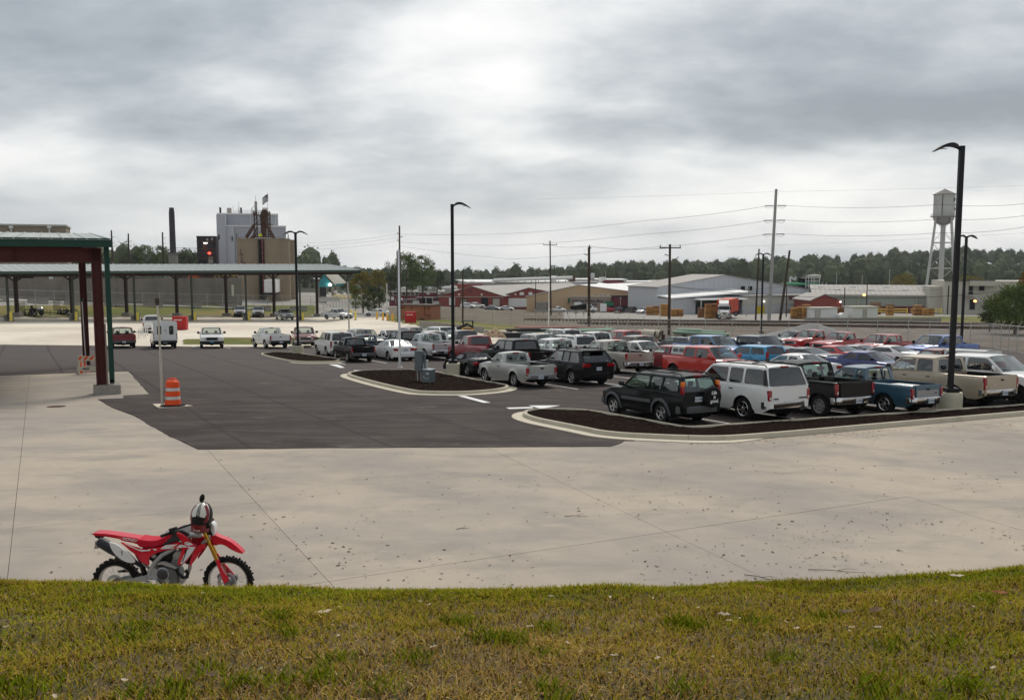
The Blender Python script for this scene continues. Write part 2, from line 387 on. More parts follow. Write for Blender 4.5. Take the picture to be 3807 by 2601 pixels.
# ------------------------------------------------------------------ paving materials
def concrete_mat():
 m = bpy.data.materials.new('concrete_drive'); m.use_nodes = True; t = NT(m.node_tree); bs = t.n['Principled BSDF']
 bs.inputs['Roughness'].default_value = .9; bs.inputs['Specular IOR Level'].default_value = .1
 P = t.new('ShaderNodeTexCoord').outputs['Object']
 big = t.noise(P, .16, 5, .55, .4); st = t.noise(t.scl(P, .42, .8, 1, rz=R(-12)), 1.0, 8, .68, .3); fine = t.noise(P, 22, 3, .7); mid = t.noise(P, 2.2, 6, .65)
 oi = t.new('ShaderNodeObjectInfo').outputs['Random']
 c = t.mix(t.ramp(big, .36, .62), (.325, .292, .258), (.43, .37, .30))
 c = t.mix(t.m('MULTIPLY', t.ramp(st, .45, .68), .62), c, (.265, .245, .22))
 # skid marks: long soft arcs of dark rubber
 wv = t.new('ShaderNodeTexWave', wave_type='RINGS', rings_direction='SPHERICAL'); t.put(wv.inputs['Vector'], t.scl(P, .05, .05, 1, (.55, -.9, 0)))
 wv.inputs['Scale'].default_value = 3.2; wv.inputs['Distortion'].default_value = 3.0; wv.inputs['Detail'].default_value = 3; wv.inputs['Detail Scale'].default_value = 1.2
 c = t.mix(t.m('MULTIPLY', t.m('MULTIPLY', t.ramp(wv.outputs[1], .72, .95), t.ramp(mid, .40, .62)), .22), c, (.19, .19, .19))
 # pale scuffs
 sc_ = t.noise(t.scl(P, .5, 3.0, 1, rz=R(20)), 2.0, 8, .72); c = t.mix(t.m('MULTIPLY', t.ramp(sc_, .60, .72), .35), c, (.44, .42, .385))
 c = t.mix(t.m('MULTIPLY', t.ramp(fine, .62, .8), .25), c, (.2, .19, .17))
 v = t.new('ShaderNodeVectorMath', operation='SCALE'); t.put(v.inputs[0], c)
 t.put(v.inputs['Scale'], t.m('ADD', t.m('ADD', t.m('MULTIPLY', oi, .07), .93), t.m('MULTIPLY', t.m('SUBTRACT', mid, .5), .22)))
 c = v.outputs[0]
 # clay washed along the kerb on the right
 sep = t.new('ShaderNodeSeparateXYZ'); t.put(sep.inputs[0], P)
 k = t.m('SUBTRACT', t.m('SUBTRACT', sep.outputs[1], t.m('MULTIPLY', sep.outputs[0], .53)), 21.6)
 k = t.m('MULTIPLY', t.ramp(t.m('ADD', k, t.m('MULTIPLY', mid, 2.6)), .0, 3.2), t.ramp(sep.outputs[0], 4.5, 9))
 c = t.mix(t.m('MULTIPLY', k, .8), c, (.46, .37, .25))
 t.put(bs.inputs['Base Color'], c)
 bn = t.new('ShaderNodeBump'); bn.inputs['Strength'].default_value = .25; bn.inputs['Distance'].default_value = .01; t.put(bn.inputs['Height'], t.noise(P, 40, 4, .6)); t.l.new(bn.outputs[0], bs.inputs['Normal'])
 return m
def asphalt_mat():
 m = bpy.data.materials.new('new_asphalt'); m.use_nodes = True; t = NT(m.node_tree); bs = t.n['Principled BSDF']
 bs.inputs['Roughness'].default_value = .85; bs.inputs['Specular IOR Level'].default_value = .12
 P = t.new('ShaderNodeTexCoord').outputs['Object']
 st = t.noise(t.scl(P, .35, .9, 1, rz=R(-25)), 1.0, 8, .70, .5); big = t.noise(P, .09, 4, .5); fine = t.noise(P, 30, 3, .75); mid = t.noise(P, 1.4, 6, .7)
 c = t.mix(t.ramp(st, .35, .68), (.036, .0285, .0265), (.074, .060, .055))
 sep = t.new('ShaderNodeSeparateXYZ'); t.put(sep.inputs[0], P)
 c = t.mix(t.m('MULTIPLY', t.ramp(t.m('ADD', sep.outputs[1], t.m('MULTIPLY', big, 14)), 38, 66), .75), c, (.098, .083, .078))   # older, dustier surface at the back of the yard
 dust = t.m('MULTIPLY', t.ramp(t.noise(t.scl(P, .35, .9, 1, (3, 1, 0), R(6)), 1.0, 8, .66, .6), .56, .74), t.ramp(mid, .42, .62))
 c = t.mix(t.m('MULTIPLY', dust, .6), c, (.24, .205, .18))
 ln = t.new('ShaderNodeTexWave', wave_type='BANDS', bands_direction='X'); t.put(ln.inputs['Vector'], t.scl(P, 1, 1, 1, rz=R(-29))); ln.inputs['Scale'].default_value = .09; ln.inputs['Distortion'].default_value = .25
 c = t.mix(t.m('MULTIPLY', t.ramp(ln.outputs[1], .992, .999), .55), c, (.028, .023, .022))
 c = t.mix(t.m('MULTIPLY', t.ramp(t.noise(t.scl(P, 1, 1, 1, (9, 2, 0)), .55, 3, .4), .66, .74), .35), c, (.032, .026, .025))
 c = t.mix(t.m('MULTIPLY', t.ramp(fine, .60, .8), .4), c, (.11, .105, .1))
 t.put(bs.inputs['Base Color'], c)
 bn = t.new('ShaderNodeBump'); bn.inputs['Strength'].default_value = .5; bn.inputs['Distance'].default_value = .01; t.put(bn.inputs['Height'], t.noise(P, 60, 3, .7)); t.l.new(bn.outputs[0], bs.inputs['Normal'])
 return m
M_CON = concrete_mat(); M_ASP = asphalt_mat()
M_JOINT = mat('joint_filler', (.13, .115, .10), .95)
M_KERB = mat('kerb_concrete', (.46, .42, .33), .85, var=.14, vscale=1.5, bump=.2, dirt=.45, dcol=(.24, .18, .11))
M_PAN = mat('gutter_concrete', (.54, .49, .39), .85, var=.14, vscale=1.2, bump=.2, dirt=.5, dcol=(.30, .25, .17))
M_PAINT = mat('road_paint', (.74, .74, .72), .6, var=.10, vscale=6, dirt=.28, dcol=(.12, .12, .12))
M_MULCH = mat('dark_mulch', (.018, .0125, .0105), .95, var=.7, vscale=9, bump=1.0, bscale=26, spec=0)
M_CHIP = mat('mulch_chip', (.032, .022, .018), .9, var=.5, vscale=40, spec=.02)

def on_plane(p, h=0.0): return Vector((p[0], p[1], plane_z(p[0], p[1])+h))
def dens(poly, step, jit=0.0):
 out = []
 for i in range(len(poly)):
  a = Vector(poly[i][:2]); b = Vector(poly[(i+1) % len(poly)][:2]); n = max(1, int((b-a).length/step))
  d = (b-a); nn = Vector((-d.y, d.x)).normalized() if d.length > 0 else Vector((0, 0))
  for k in range(n): out.append(a+d*(k/n)+nn*(random.uniform(-jit, jit) if k else 0))
 return out
def sheet(name, poly2, h, m, thick=.05, parent=None):
 mb = MB(); fn = lambda u, v, t: (u, v, plane_z(u, v)+h-t*thick)
 mb.plate([(p[0], p[1]) for p in poly2], [], fn, 1.0); return mb.obj(name, m, parent)
def lp(l): return [lot(*p).xy for p in l]
FARX = [(-1200, 1275), (0, 1281), (700, 1288), (1250, 1291), (1500, 1275), (1850, 1268), (2400, 1264), (3100, 1266), (3400, 1272), (3693, 1293), (3807, 1318), (4200, 1400)]
ASPH_NEAR = [(2321.6, 1639.5), (2271, 1660), (1700, 1663), (1200, 1665), (737, 1671), (623, 1617), (499, 1546), (416, 1515), (363, 1484), (462, 1481), (458, 1470), (555, 1465), (479, 1380), (227, 1388), (0, 1396), (-1200, 1425)]
asph = lp([(4300, 1470)])+[v for v in lp([(3400, 1560), (2781, 1610), (2657, 1620)])]+lp(ASPH_NEAR)+lp(FARX)
o = sheet('asphalt_lot', dens(asph, .35, .05), .012, M_ASP, .06); structure(o)
# concrete drive: separate slabs over a joint bed
cb = lp([(5200, 1420), (3807, 1545), (3400, 1580), (3062, 1611), (2781, 1635), (2657, 1642), (2500, 1637)])+lp([p for p in ASPH_NEAR[:-1]])+[Vector((-42, 45)), Vector((-42, 4)), Vector((30, 4))]
base = sheet('joint_bed', cb, -.03, M_JOINT, .02); structure(base)
def line(p, q): a = lot(*p).xy; b = lot(*q).xy; return a, (b-a).normalized()
VL = [line((28, 2144), (91, 1572)), line((771, 1671), (1213, 2150)), line((1849, 1681), (2798, 2127)), line((2798, 1677), (3625, 1919))]
def shift(l, dx): return (l[0]+Vector((dx, 0)), l[1])
vls = [shift(VL[0], -16), shift(VL[0], -8)]+VL+[shift(VL[3], 6.5), shift(VL[3], 13), shift(VL[3], 22)]
vls = [(a, d if d.y > 0 else -d) for a, d in vls]
hb = line((1412, 2132), (3377, 1845)); ha = line((170, 1952), (2500, 1701)); hc = line((0, 1722), (340, 1697)); he = line((0, 1563), (363, 1546)); hd = line((0, 1495), (363, 1481))
hls = [(hb[0]+Vector((2.6, -4.6)), hb[1]), hb, ha, hc, he, hd, (hd[0]+Vector((-3.5, 6.2)), hd[1])]
def clip(poly, a, d, keep_left, g):
 n = Vector((-d.y, d.x)); n = n if keep_left else -n; out = []
 f = lambda p: (p-a).dot(n)-g
 for i in range(len(poly)):
  p, q = poly[i], poly[(i+1) % len(poly)]; fp, fq = f(p), f(q)
  if fp >= 0: out.append(p)
  if fp*fq < 0: out.append(p+(q-p)*(fp/(fp-fq)))
 return out
drive = bpy.data.objects.new('concrete_drive', None); COL.objects.link(drive); structure(drive)
big = [(Vector((-60, 0)), Vector((0, 1)))]+vls+[(Vector((60, 0)), Vector((0, 1)))]
hh = [(Vector((0, -10)), Vector((1, 0)))]+hls+[(Vector((0, 80)), Vector((1, 0)))]
for i in range(len(big)-1):
 for j in range(len(hh)-1):
  p = [v.copy() for v in dens(cb, 1.5, .0)]
  g = .0035+random.uniform(0, .002)
  p = clip(p, big[i][0], big[i][1], False, g); p = clip(p, big[i+1][0], big[i+1][1], True, g) if p else p
  p = clip(p, hh[j][0], hh[j][1], True, g) if p else p; p = clip(p, hh[j+1][0], hh[j+1][1], False, g) if p else p
  q = []
  for v in p:
   if not q or (v-q[-1]).length > .004: q.append(v)
  if len(q) < 3: continue
  area = abs(sum(q[k].x*q[(k+1) % len(q)].y-q[(k+1) % len(q)].x*q[k].y for k in range(len(q))))/2
  if area < .05: continue
  sheet('slab', q, random.uniform(-.0015, .0015), M_CON, .03, drive)

# ------------------------------------------------------------------ kerbed planting islands
def chaikin(p, n=2):
 for _ in range(n):
  q = []
  for i in range(len(p)):
   a, b = p[i], p[(i+1) % len(p)]; q += [a*.75+b*.25, a*.25+b*.75]
  p = q
 return p
def norms(p):
 out = []
 for i in range(len(p)):
  d = (p[(i+1) % len(p)]-p[i-1]).normalized(); out.append(Vector((d.y, -d.x)))   # outward for a counter-clockwise loop
 return out
def island(label, pts, gut=None, piece=3.0, mh=.115):
 P = lp(pts)
 if sum(P[k].x*P[(k+1) % len(P)].y-P[(k+1) % len(P)].x*P[k].y for k in range(len(P))) < 0: P = P[::-1]
 P = chaikin(P, 2); N = norms(P); n = len(P)
 c = sum(P, Vector((0, 0)))/n; t = thing('planting_island', label, 'kerbed island', on_plane(c), 'kerbed mulch islands of the car park')
 inv = t.matrix_world.inverted()
 sec = [(0, -.02), (-.015, .12), (-.035, .15), (-.15, .155), (-.17, .10), (-.17, 0)]
 k = 0
 while k < n:
  run = 0; j = k
  while j < n and run < piece: run += (P[(j+1) % n]-P[j]).length; j += 1
  mb = MB(); rings = []
  for i in range(k, j+1):
   a = P[i % n]; no = N[i % n]; off = 0
   if i == k: a = a+(P[(i+1) % n]-a).normalized()*.005
   if i == j: a = a-(a-P[(i-1) % n]).normalized()*.005
   rings.append([inv @ on_plane(a+no*s, h) for s, h in sec])
  mb.loft(rings); mb.obj('kerb_stone', M_KERB, t, 40); k = j
 if gut:
  mb = MB(); g0 = [lot(*g).xy for g in gut]
  rings = []
  idx = [i for i in range(n) if min((P[i]-g).length for g in g0) < 2.2]
  # longest run of neighbouring vertices
  best = []; cur = []
  for i in list(range(n))*2:
   if i in set(idx):
    if cur and i in cur: break
    cur.append(i)
    if len(cur) > len(best): best = list(cur)
   else: cur = []
  m_ = len(best)
  for q, i in enumerate(best):
   w = .38*min(1, .25+(min(q, m_-1-q))/3); a = P[i]; no = N[i]
   rings.append([inv @ on_plane(a+no*s, h) for s, h in [(.002, -.03), (.002, .032), (w, .022), (w, -.03)]])
  if m_ > 2: mb.loft(rings); mb.obj('gutter', M_PAN, t, 30)
 # mulch bed, lumpy
 inner = [P[i]-N[i]*.165 for i in range(n)]; rings = [inner]
 mb = MB(); vs = []; fs = []
 tri = tessellate_polygon([[Vector((p.x, p.y, 0)) for p in inner]])
 import bmesh
 bm = bmesh.new(); bv = [bm.verts.new((p.x, p.y, 0)) for p in inner]
 for tt in tri:
  try: bm.faces.new([bv[a] for a in tt])
  except Exception: pass
 for _ in range(6):
  es = [e for e in bm.edges if e.calc_length() > .55]
  if not es: break
  bmesh.ops.subdivide_edges(bm, edges=es, cuts=1); bmesh.ops.triangulate(bm, faces=bm.faces)
 for v in bm.verts:
  h = mh+.035*noise.noise((v.co.x*1.3, v.co.y*1.3, 1))+.02*noise.noise((v.co.x*5, v.co.y*5, 2)); v.co = inv @ on_plane(v.co, h)
 me = bpy.data.meshes.new('mulch_bed'); bm.to_mesh(me); bm.free(); me.materials.append(M_MULCH)
 me.polygons.foreach_set('use_smooth', [True]*len(me.polygons)); link('mulch_bed', me, t)
 xs = [p.x for p in inner]; ys = [p.y for p in inner]; mb = MB(); cnt = 0
 def inside(q):
  r = False
  for i in range(n):
   a, b = inner[i], inner[i-1]
   if (a.y > q.y) != (b.y > q.y) and q.x < (b.x-a.x)*(q.y-a.y)/(b.y-a.y)+a.x: r = not r
  return r
 for _ in range(9000):
  q = Vector((random.uniform(min(xs), max(xs)), random.uniform(min(ys), max(ys))))
  if not inside(q): continue
  h = mh+.035*noise.noise((q.x*1.3, q.y*1.3, 1))+.02*noise.noise((q.x*5, q.y*5, 2)); o_ = on_plane(q, h+.004)
  l = random.uniform(.02, .07); a = random.uniform(0, pi); d = Vector((cos(a), sin(a), random.uniform(-.4, .5)))*l; w = Vector((-sin(a), cos(a), random.uniform(-.3, .3)))*l*.35
  mb.add([inv @ (o_-d-w), inv @ (o_+d-w), inv @ (o_+d+w), inv @ (o_-d+w)], [(0, 1, 2, 3)])
 if mb.v: stuff(mb.obj('mulch_chips', M_CHIP, t, flip=False))
 return t
I1 = [(4300, 1500), (3807, 1545), (3400, 1580), (3062, 1611), (2781, 1635), (2657, 1641), (2500, 1637), (2257, 1625), (2151, 1602), (2039, 1580), (1975, 1566), (1938, 1551), (1950, 1537), (2005, 1531), (2095, 1530), (2207, 1537), (2390, 1569), (2505, 1591), (2553, 1600), (2620, 1597), (3000, 1569), (3321, 1548), (3807, 1514), (4300, 1478)]
island('long kerbed mulch island in front, with the tall single-arm lamp post on it', I1, [(1938, 1551), (2039, 1580), (2151, 1602), (2257, 1625), (2500, 1637), (2600, 1641)])
I2 = [(1276, 1396), (1346, 1418), (1430, 1440), (1525, 1461), (1567, 1466), (1700, 1468), (1771, 1465), (1852, 1458), (1896, 1448), (1888, 1438), (1800, 1424), (1700, 1404), (1600, 1385), (1525, 1380), (1425, 1381), (1335, 1384)]
island('middle mulch island holding the grey electrical cabinets and white pole', I2, [(1276, 1396), (1346, 1418), (1430, 1440), (1525, 1461), (1600, 1467), (1700, 1468), (1771, 1465), (1852, 1458), (1896, 1448)])
I3 = [(960, 1320), (1000, 1332), (1090, 1351), (1198, 1351), (1250, 1350), (1268, 1345), (1262, 1339), (1200, 1331), (1129, 1320), (1064, 1313), (1000, 1315)]
island('farthest small mulch island with a twin-arm lamp post', I3, [(960, 1320), (1000, 1332), (1090, 1351), (1198, 1351), (1250, 1350), (1268, 1345)])
# painted marks
pm = bpy.data.objects.new('painted_markings', None); COL.objects.link(pm); structure(pm)
def mark(px, nm='painted_line'): sheet(nm, lp(px), .017, M_PAINT, .004, pm)
mark([(1701.6, 1472), (1729, 1472), (1824, 1497), (1797, 1498)]); mark([(1222, 1355), (1256, 1355), (1282, 1367), (1266, 1368)])
mark([(1881.7, 1516), (1893, 1521), (1981, 1518), (1981, 1513.5)], 'arrow_shaft'); mark([(1965, 1508), (2083, 1508), (2012, 1520)], 'arrow_head')
mark([(1314, 1377), (1379, 1376), (1379, 1378.5), (1318, 1379.5)]); mark([(1380, 1374.5), (1424, 1374), (1424, 1376.5), (1380, 1377)])
HU = Vector((sin(R(-29)), cos(R(-29)))); RU = Vector((cos(R(-29)), -sin(R(-29))))     # along the bays / along the rows
def bay_line(p, l, w=.10):
 a = p; b = p+HU*l; n = RU*w*.5; sheet('bay_line', [a-n, b-n, b+n, a+n], .017, M_PAINT, .004, pm)
r1 = lot(2544, 1600).xy
for k in range(0, 9): bay_line(r1+RU*(2.85*k+(2.3 if k else 2.3))+HU*.35, 5.4)
r2 = lot(2148, 1447).xy
for k in range(0, 10): bay_line(r2+RU*2.85*k, 5.6); bay_line(r2+RU*2.85*k+HU*5.7, 5.5)
q0 = r2+HU*5.65;
n = HU*.05; sheet('bay_line', [q0-n, q0+RU*28-n, q0+RU*28+n, q0+n], .018, M_PAINT, .004, pm)
r3 = lot(1438, 1350).xy
for k in range(-1, 6): bay_line(r3+RU*2.85*k, 5.6); bay_line(r3+RU*2.85*k+HU*5.7, 5.5)
for px, rw in ((745, 1296), (858, 1296), (985, 1295), (1090, 1296)): bay_line(lot(px, rw).xy, 4.5)
# ------------------------------------------------------------------ vehicles
M_TYRE = mat('tyre_rubber', (.018, .017, .017), .8, var=.2, vscale=12, spec=.08)
M_DARK = mat('dark_plastic', (.022, .022, .023), .6, var=.1)
M_UNDER = mat('underbody', (.010, .010, .010), .9, var=.3, spec=0)
M_TRIM = mat('grey_cladding', (.085, .09, .095), .55, var=.1)
M_CHROME = mat('chrome', (.62, .62, .63), .18, 1.0, var=.06)
M_ALLOY = mat('wheel_alloy', (.52, .52, .53), .28, .85, var=.05)
M_STEEL = mat('wheel_steel', (.30, .30, .31), .45, .7, var=.1)
M_RED = mat('red_lens', (.27, .002, .007), .12, coat=1, var=.15, vscale=25)
M_AMBER = mat('amber_lens', (.80, .18, .01), .15, coat=1, var=.1)
M_CLEAR = mat('headlamp_lens', (.50, .52, .53), .10, .55, coat=1, var=.25, vscale=22)
M_SEAT = mat('seat_cloth', (.035, .034, .034), .9, var=.1)
M_BED = mat('bed_liner', (.018, .018, .018), .8, spec=.05, var=.3, vscale=4)
M_PLATE = mat('licence_plate', (.50, .55, .60), .4, var=.15, vscale=30)
M_INK = mat('plate_ink', (.03, .04, .09), .5, var=0)
M_WHITEINK = mat('white_lettering', (.75, .75, .73), .5, var=0)
G_CLR = glass('clear_glass', (.74, .80, .77)); G_TINT = glass('tinted_glass', (.16, .17, .17)); G_DARK = glass('privacy_glass', (.025, .026, .028)); G_GREEN = glass('green_glass', (.62, .78, .70))
GL = {'c': G_CLR, 't': G_TINT, 'd': G_DARK, 'g': G_GREEN}
def paint(name, col, metal=.0, rough=.35): return mat('paint_'+name, col, rough, metal, coat=.8 if max(col) > .05 else .30, spec=.4 if max(col) > .05 else .06, var=.04, vscale=2, dirt=.10, dcol=tuple(c*.6+.03 for c in col))
PT = {'black': paint('black', (.008, .008, .009)), 'dark_green': paint('dark_green', (.006, .0085, .0085)), 'white': paint('white', (.74, .74, .725), rough=.4), 'silver': paint('silver', (.42, .425, .40), .35),
      'pewter': paint('pewter', (.36, .335, .29), .35), 'tan': paint('tan', (.40, .335, .25), .35), 'grey': paint('grey', (.15, .155, .165), .4), 'dark_grey': paint('dark_grey', (.055, .058, .063), .4),
      'red': paint('red', (.42, .014, .014)), 'bright_red': paint('bright_red', (.50, .030, .018)), 'maroon': paint('maroon', (.20, .022, .024), .1), 'deep_red': paint('deep_red', (.25, .012, .02), .1), 'coupe_red': paint('coupe_red', (.55, .02, .03)),
      'blue': paint('blue', (.015, .075, .30), .2), 'wrx_blue': paint('wrx_blue', (.016, .030, .15), .2), 'steel_blue': paint('steel_blue', (.032, .088, .135), .15), 'mid_blue': paint('mid_blue', (.06, .17, .38), .2), 'soul_blue': paint('soul_blue', (.02, .26, .48), .1), 'navy': paint('navy', (.014, .028, .055), .2), 'brown': paint('brown', (.20, .155, .12), .35), 'rust': paint('rust', (.22, .07, .05)), 'lightsilver': paint('lightsilver', (.50, .51, .52), .3)}
M_SOFT = mat('soft_top_fabric', (.012, .012, .013), .95, var=.2)
#            L    W     H    wb   fo    r   gc   belt  hc    hf   ca   wsr  rl   rwr  kind
SP = {'fs_reg': (5.30, 2.00, 1.87, 3.20, .93, .39, .36, 1.24, 1.21, 1.10, .62, .62, .78, .10, 'pickup'),
      'fs_ext': (5.75, 2.00, 1.88, 3.62, .93, .39, .36, 1.25, 1.21, 1.10, .62, .64, 1.30, .10, 'pickup'),
      'fs_crew': (5.85, 2.02, 1.91, 3.68, .95, .40, .38, 1.26, 1.23, 1.12, .60, .66, 1.85, .10, 'pickup'),
      'sm_reg': (4.80, 1.72, 1.62, 2.95, .80, .35, .30, 1.09, 1.05, .96, .48, .62, .62, .10, 'pickup'),
      'sm_ext': (5.05, 1.74, 1.66, 3.10, .80, .35, .30, 1.09, 1.06, .96, .48, .62, 1.05, .10, 'pickup'),
      'md_crew': (5.40, 1.90, 1.79, 3.57, .90, .39, .36, 1.19, 1.15, 1.06, .50, .68, 1.65, .12, 'pickup'),
      'suv_full': (5.05, 2.00, 1.90, 2.95, .92, .39, .33, 1.22, 1.18, 1.08, .55, .70, 0, .22, 'suv'),
      'suv_mid': (4.82, 1.94, 1.74, 2.92, .88, .38, .26, 1.14, 1.08, .98, .42, .82, 0, .48, 'suv'),
      'suv_small': (4.50, 1.75, 1.66, 2.62, .80, .34, .27, 1.08, 1.03, .90, .40, .72, 0, .20, 'suv'),
      'boxy': (4.14, 1.80, 1.61, 2.57, .80, .34, .22, 1.08, 1.04, .92, .28, .75, 0, .26, 'suv'),
      'sedan': (4.80, 1.82, 1.46, 2.74, .95, .33, .20, .97, .93, .74, .38, .86, 1.15, .78, 'car'),
      'coupe': (4.98, 1.92, 1.45, 2.98, .92, .37, .20, 1.03, .99, .84, .45, .80, 1.00, .82, 'car'),
      'roadster': (4.31, 1.82, 1.30, 2.65, .80, .34, .16, .90, .85, .68, .62, .62, .80, .30, 'car'), 'fs_quad': (6.0, 2.02, 1.91, 3.75, .95, .40, .38, 1.26, 1.23, 1.12, .60, .66, 1.55, .10, 'pickup')}
_wh = {}
def wheel_meshes(r, w, style):
 k = (round(r, 2), round(w, 2), style)
 if k in _wh: return _wh[k]
 mb = MB(); h = w/2; ri = r*.64 if style != 'dark' else r*.66
 mb.lathe([(ri, -h*.85), (r*.80, -h), (r*.95, -h*.93), (r*.99, -h*.72), (r, -h*.35), (r, h*.35), (r*.99, h*.72), (r*.95, h*.93), (r*.80, h), (ri, h*.85), (ri*.97, h*.2), (ri*.97, -h*.2), (ri, -h*.85)], 26, axis='Y')
 tyre = mb.mesh('tyre', [M_TYRE], 40)
 mb = MB(); bright = {'alloy': M_ALLOY, 'chrome': M_CHROME, 'steel': M_STEEL, 'dark': M_DARK, 'split': M_ALLOY}[style]
 mb.lathe([(ri*1.0, h*.86), (ri*.97, h*.92), (ri*.90, h*.80), (ri*.86, h*.35), (.01, h*.30)], 26, 0, axis='Y')
 mb2 = MB()
 mb.mi = [0 if i < 52 else 1 for i in range(len(mb.f))]
 ns = {'alloy': 5, 'chrome': 6, 'steel': 8, 'dark': 6, 'split': 5}[style]
 for q in range(ns):
  for off in ((-.16, .16) if style == 'split' else (0,)):
   a = 2*pi*q/ns+off; ca_, sa = cos(a), sin(a); wd = ri*(.15 if style != 'split' else .085)
   if style == 'steel': wd = ri*.2
   def P(rr, s_, y): return (rr*ca_-s_*sa, y, rr*sa+s_*ca_)
   mb.loft([[P(ri*.12, -wd*1.2, h*.3), P(ri*.12, wd*1.2, h*.3), P(ri*.12, wd*1.0, h*.72), P(ri*.12, -wd*1.0, h*.72)],
                     [P(ri*.92, -wd, h*.3), P(ri*.92, wd, h*.3), P(ri*.92, wd*.8, h*.82), P(ri*.92, -wd*.8, h*.82)]], 0)
 mb.lathe([(.01, h*.80), (ri*.16, h*.80), (ri*.22, h*.70), (ri*.22, h*.3)], 12, 0, axis='Y')
 rim = mb.mesh('rim', [bright, M_UNDER], 40); _wh[k] = (tyre, rim); return _wh[k]
def rnd_poly(p, c=.22):
 out = []
 for i in range(len(p)):
  a, b, d = Vector(p[i-1]), Vector(p[i]), Vector(p[(i+1) % len(p)])
  e = min((a-b).length, (d-b).length); r = min(.09, e*.4)
  u = b+(a-b).normalized()*r; w = b+(d-b).normalized()*r; out += [tuple(u), tuple(b*.55+(u+w)*.225), tuple(w)]
 return out
def vehicle(typ, color, label, M, name=None, cat=None, group=None, glassk='c', wheel='alloy', bumper='chrome', **kw):
 L, Wd, H, wb, fo, r, gc, belt, hc, hf, ca, wsr, rl, rwr, kind = SP[typ]
 L = kw.get('L', L); H = kw.get('H', H); far = kw.get('far', False)
 cat = cat or {'pickup': 'pickup truck', 'suv': 'suv', 'car': 'car'}[kind]
 name = name or {'pickup': 'pickup_truck', 'suv': 'suv', 'car': 'parked_car'}[kind]
 root = thing(name, label, cat, M, group or 'vehicles parked in the yard')
 body = PT[color] if isinstance(color, str) else color
 hw0 = Wd/2; nose = wb/2+fo; rear = nose-L; xa = wb/2-ca; xb = xa-wsr
 if kind == 'suv': rl = xb-(rear+.05)-rwr
 xc = xb-rl; xd = xc-rwr; Hs = H-.085; yb = hw0-.055; yt = yb-(.13 if kind != 'car' else .22); ra = r+.075; rail = kw.get('rail', belt+.01)
 axl = (wb/2, -wb/2)
 deck = belt+.05 if kind == 'car' else belt
 def lerp(tab, x): return float(np.interp(x, [q[0] for q in tab], [q[1] for q in tab]))
 if kind == 'pickup': top = [(rear, rail), (xd-.04, rail), (xd-.03, belt), (xa, hc), (xa+.5, hc-.02), (nose-.35, hf), (nose-.08, hf-.05), (nose, hf-.14)]
 elif kind == 'suv': top = [(rear, belt), (xa-.1, belt), (xa, hc), (xa+.5, hc-.025), (nose-.4, hf), (nose-.1, hf-.07), (nose, hf-.2)]
 else: top = [(rear, deck-.12), (rear+.07, deck-.03), (rear+.35, deck), (xd, deck+.01), (xc, belt+.01), (xa-.1, belt-.01), (xa, hc), (xa+.6, hc-.04), (nose-.45, hf), (nose-.12, hf-.09), (nose, hf-.2)]
 def hw(x):
  s = nose-x; q = rear-x; v = hw0
  if s < .7: v -= .09*(1-s/.7)**2
  if s < .14: v -= .10*(1-s/.14)**2
  q = x-rear; rr = .05 if kind == 'pickup' else .09
  if q < .5: v -= rr*.5*(1-q/.5)**2
  if q < .10: v -= rr*.6*(1-q/.10)**2
  return v
 def zlo(x):
  z = gc
  for a in axl:
   if abs(x-a) < ra:
    zz = r+sqrt(max(ra*ra-(x-a)**2, 0)); z = max(z, zz)
  if nose-x < .25: z = max(z, gc+.10*(1-(nose-x)/.25))
  if x-rear < .25: z = max(z, gc+.16*(1-(x-rear)/.25))
  return z
 def sy(x, z):
  zm = gc+(belt-gc)*.58; y = hw(x)
  if z < zm: y -= .07*((zm-z)/(zm-gc))**2
  else: y -= (.03 if kind == 'pickup' else .05)*(max(z-zm, 0)/(belt-zm))**1.7
  for a in axl:
   d = sqrt((x-a)**2+(z-r)**2)
   if d < ra+.35: y += (.026 if kw.get('flare') else .014)*math.exp(-((d-ra-.02)/.07)**2)
  return y
 # stations
 xs = set(np.round(np.concatenate([np.linspace(rear, nose, 17), [rear+.03, rear+.07, rear+.12, nose-.04, nose-.09, nose-.14, nose-.25, xa, xa+.02]]), 4))
 a0 = math.asin(max(-1, min(1, (gc-r)/ra)))
 for a in axl:
  xs = {x for x in xs if abs(x-a) > ra*1.0}
  for q in np.linspace(a0, pi-a0, 15): xs.add(round(a+ra*cos(q)*(1.0001 if q in (a0, pi-a0) else 1), 4))
 tubs = [(xd+.03, xa-.12, belt-.42)]
 if kind == 'pickup' and not kw.get('cover'): tubs.append((rear+.07, xd-.05, rail-.48))
 for t0, t1, _ in tubs: xs |= {round(t0, 4), round(t0+.002, 4), round(t1, 4), round(t1-.002, 4)}
 xs |= {round(xd-.04, 4), round(xd-.03, 4)}
 xs = sorted(x for x in xs if rear <= x <= nose); SIDE = 7
 rings = []; tubi = []
 for x in xs:
  zt = lerp(top, x); zl = zlo(x); zs = max(zt-.05, zl+.02); half = []
  for k in range(SIDE): z = zl+(zs-zl)*k/(SIDE-1); half.append((sy(x, z), z))
  ys = half[-1][0]; half.append((ys-.012, zt-.018)); half.append((ys-.05, zt)); tub = None
  for i, (t0, t1, fl) in enumerate(tubs):
   if t0 < x < t1: tub = (i, fl)
  cr = .045 if x > xa-.15 or kind == 'car' else .0
  if tub: half += [(ys-.085, zt-.004), (ys-.09, tub[1]), (0, tub[1])]
  else: half += [(ys*.80, zt+cr*.45), (ys*.45, zt+cr*.85), (0, zt+cr)]
  ring = [(x, y, z) for y, z in half]+[(x, -y, z) for y, z in half[:-1]][::-1]
  rings.append(ring); tubi.append(tub)
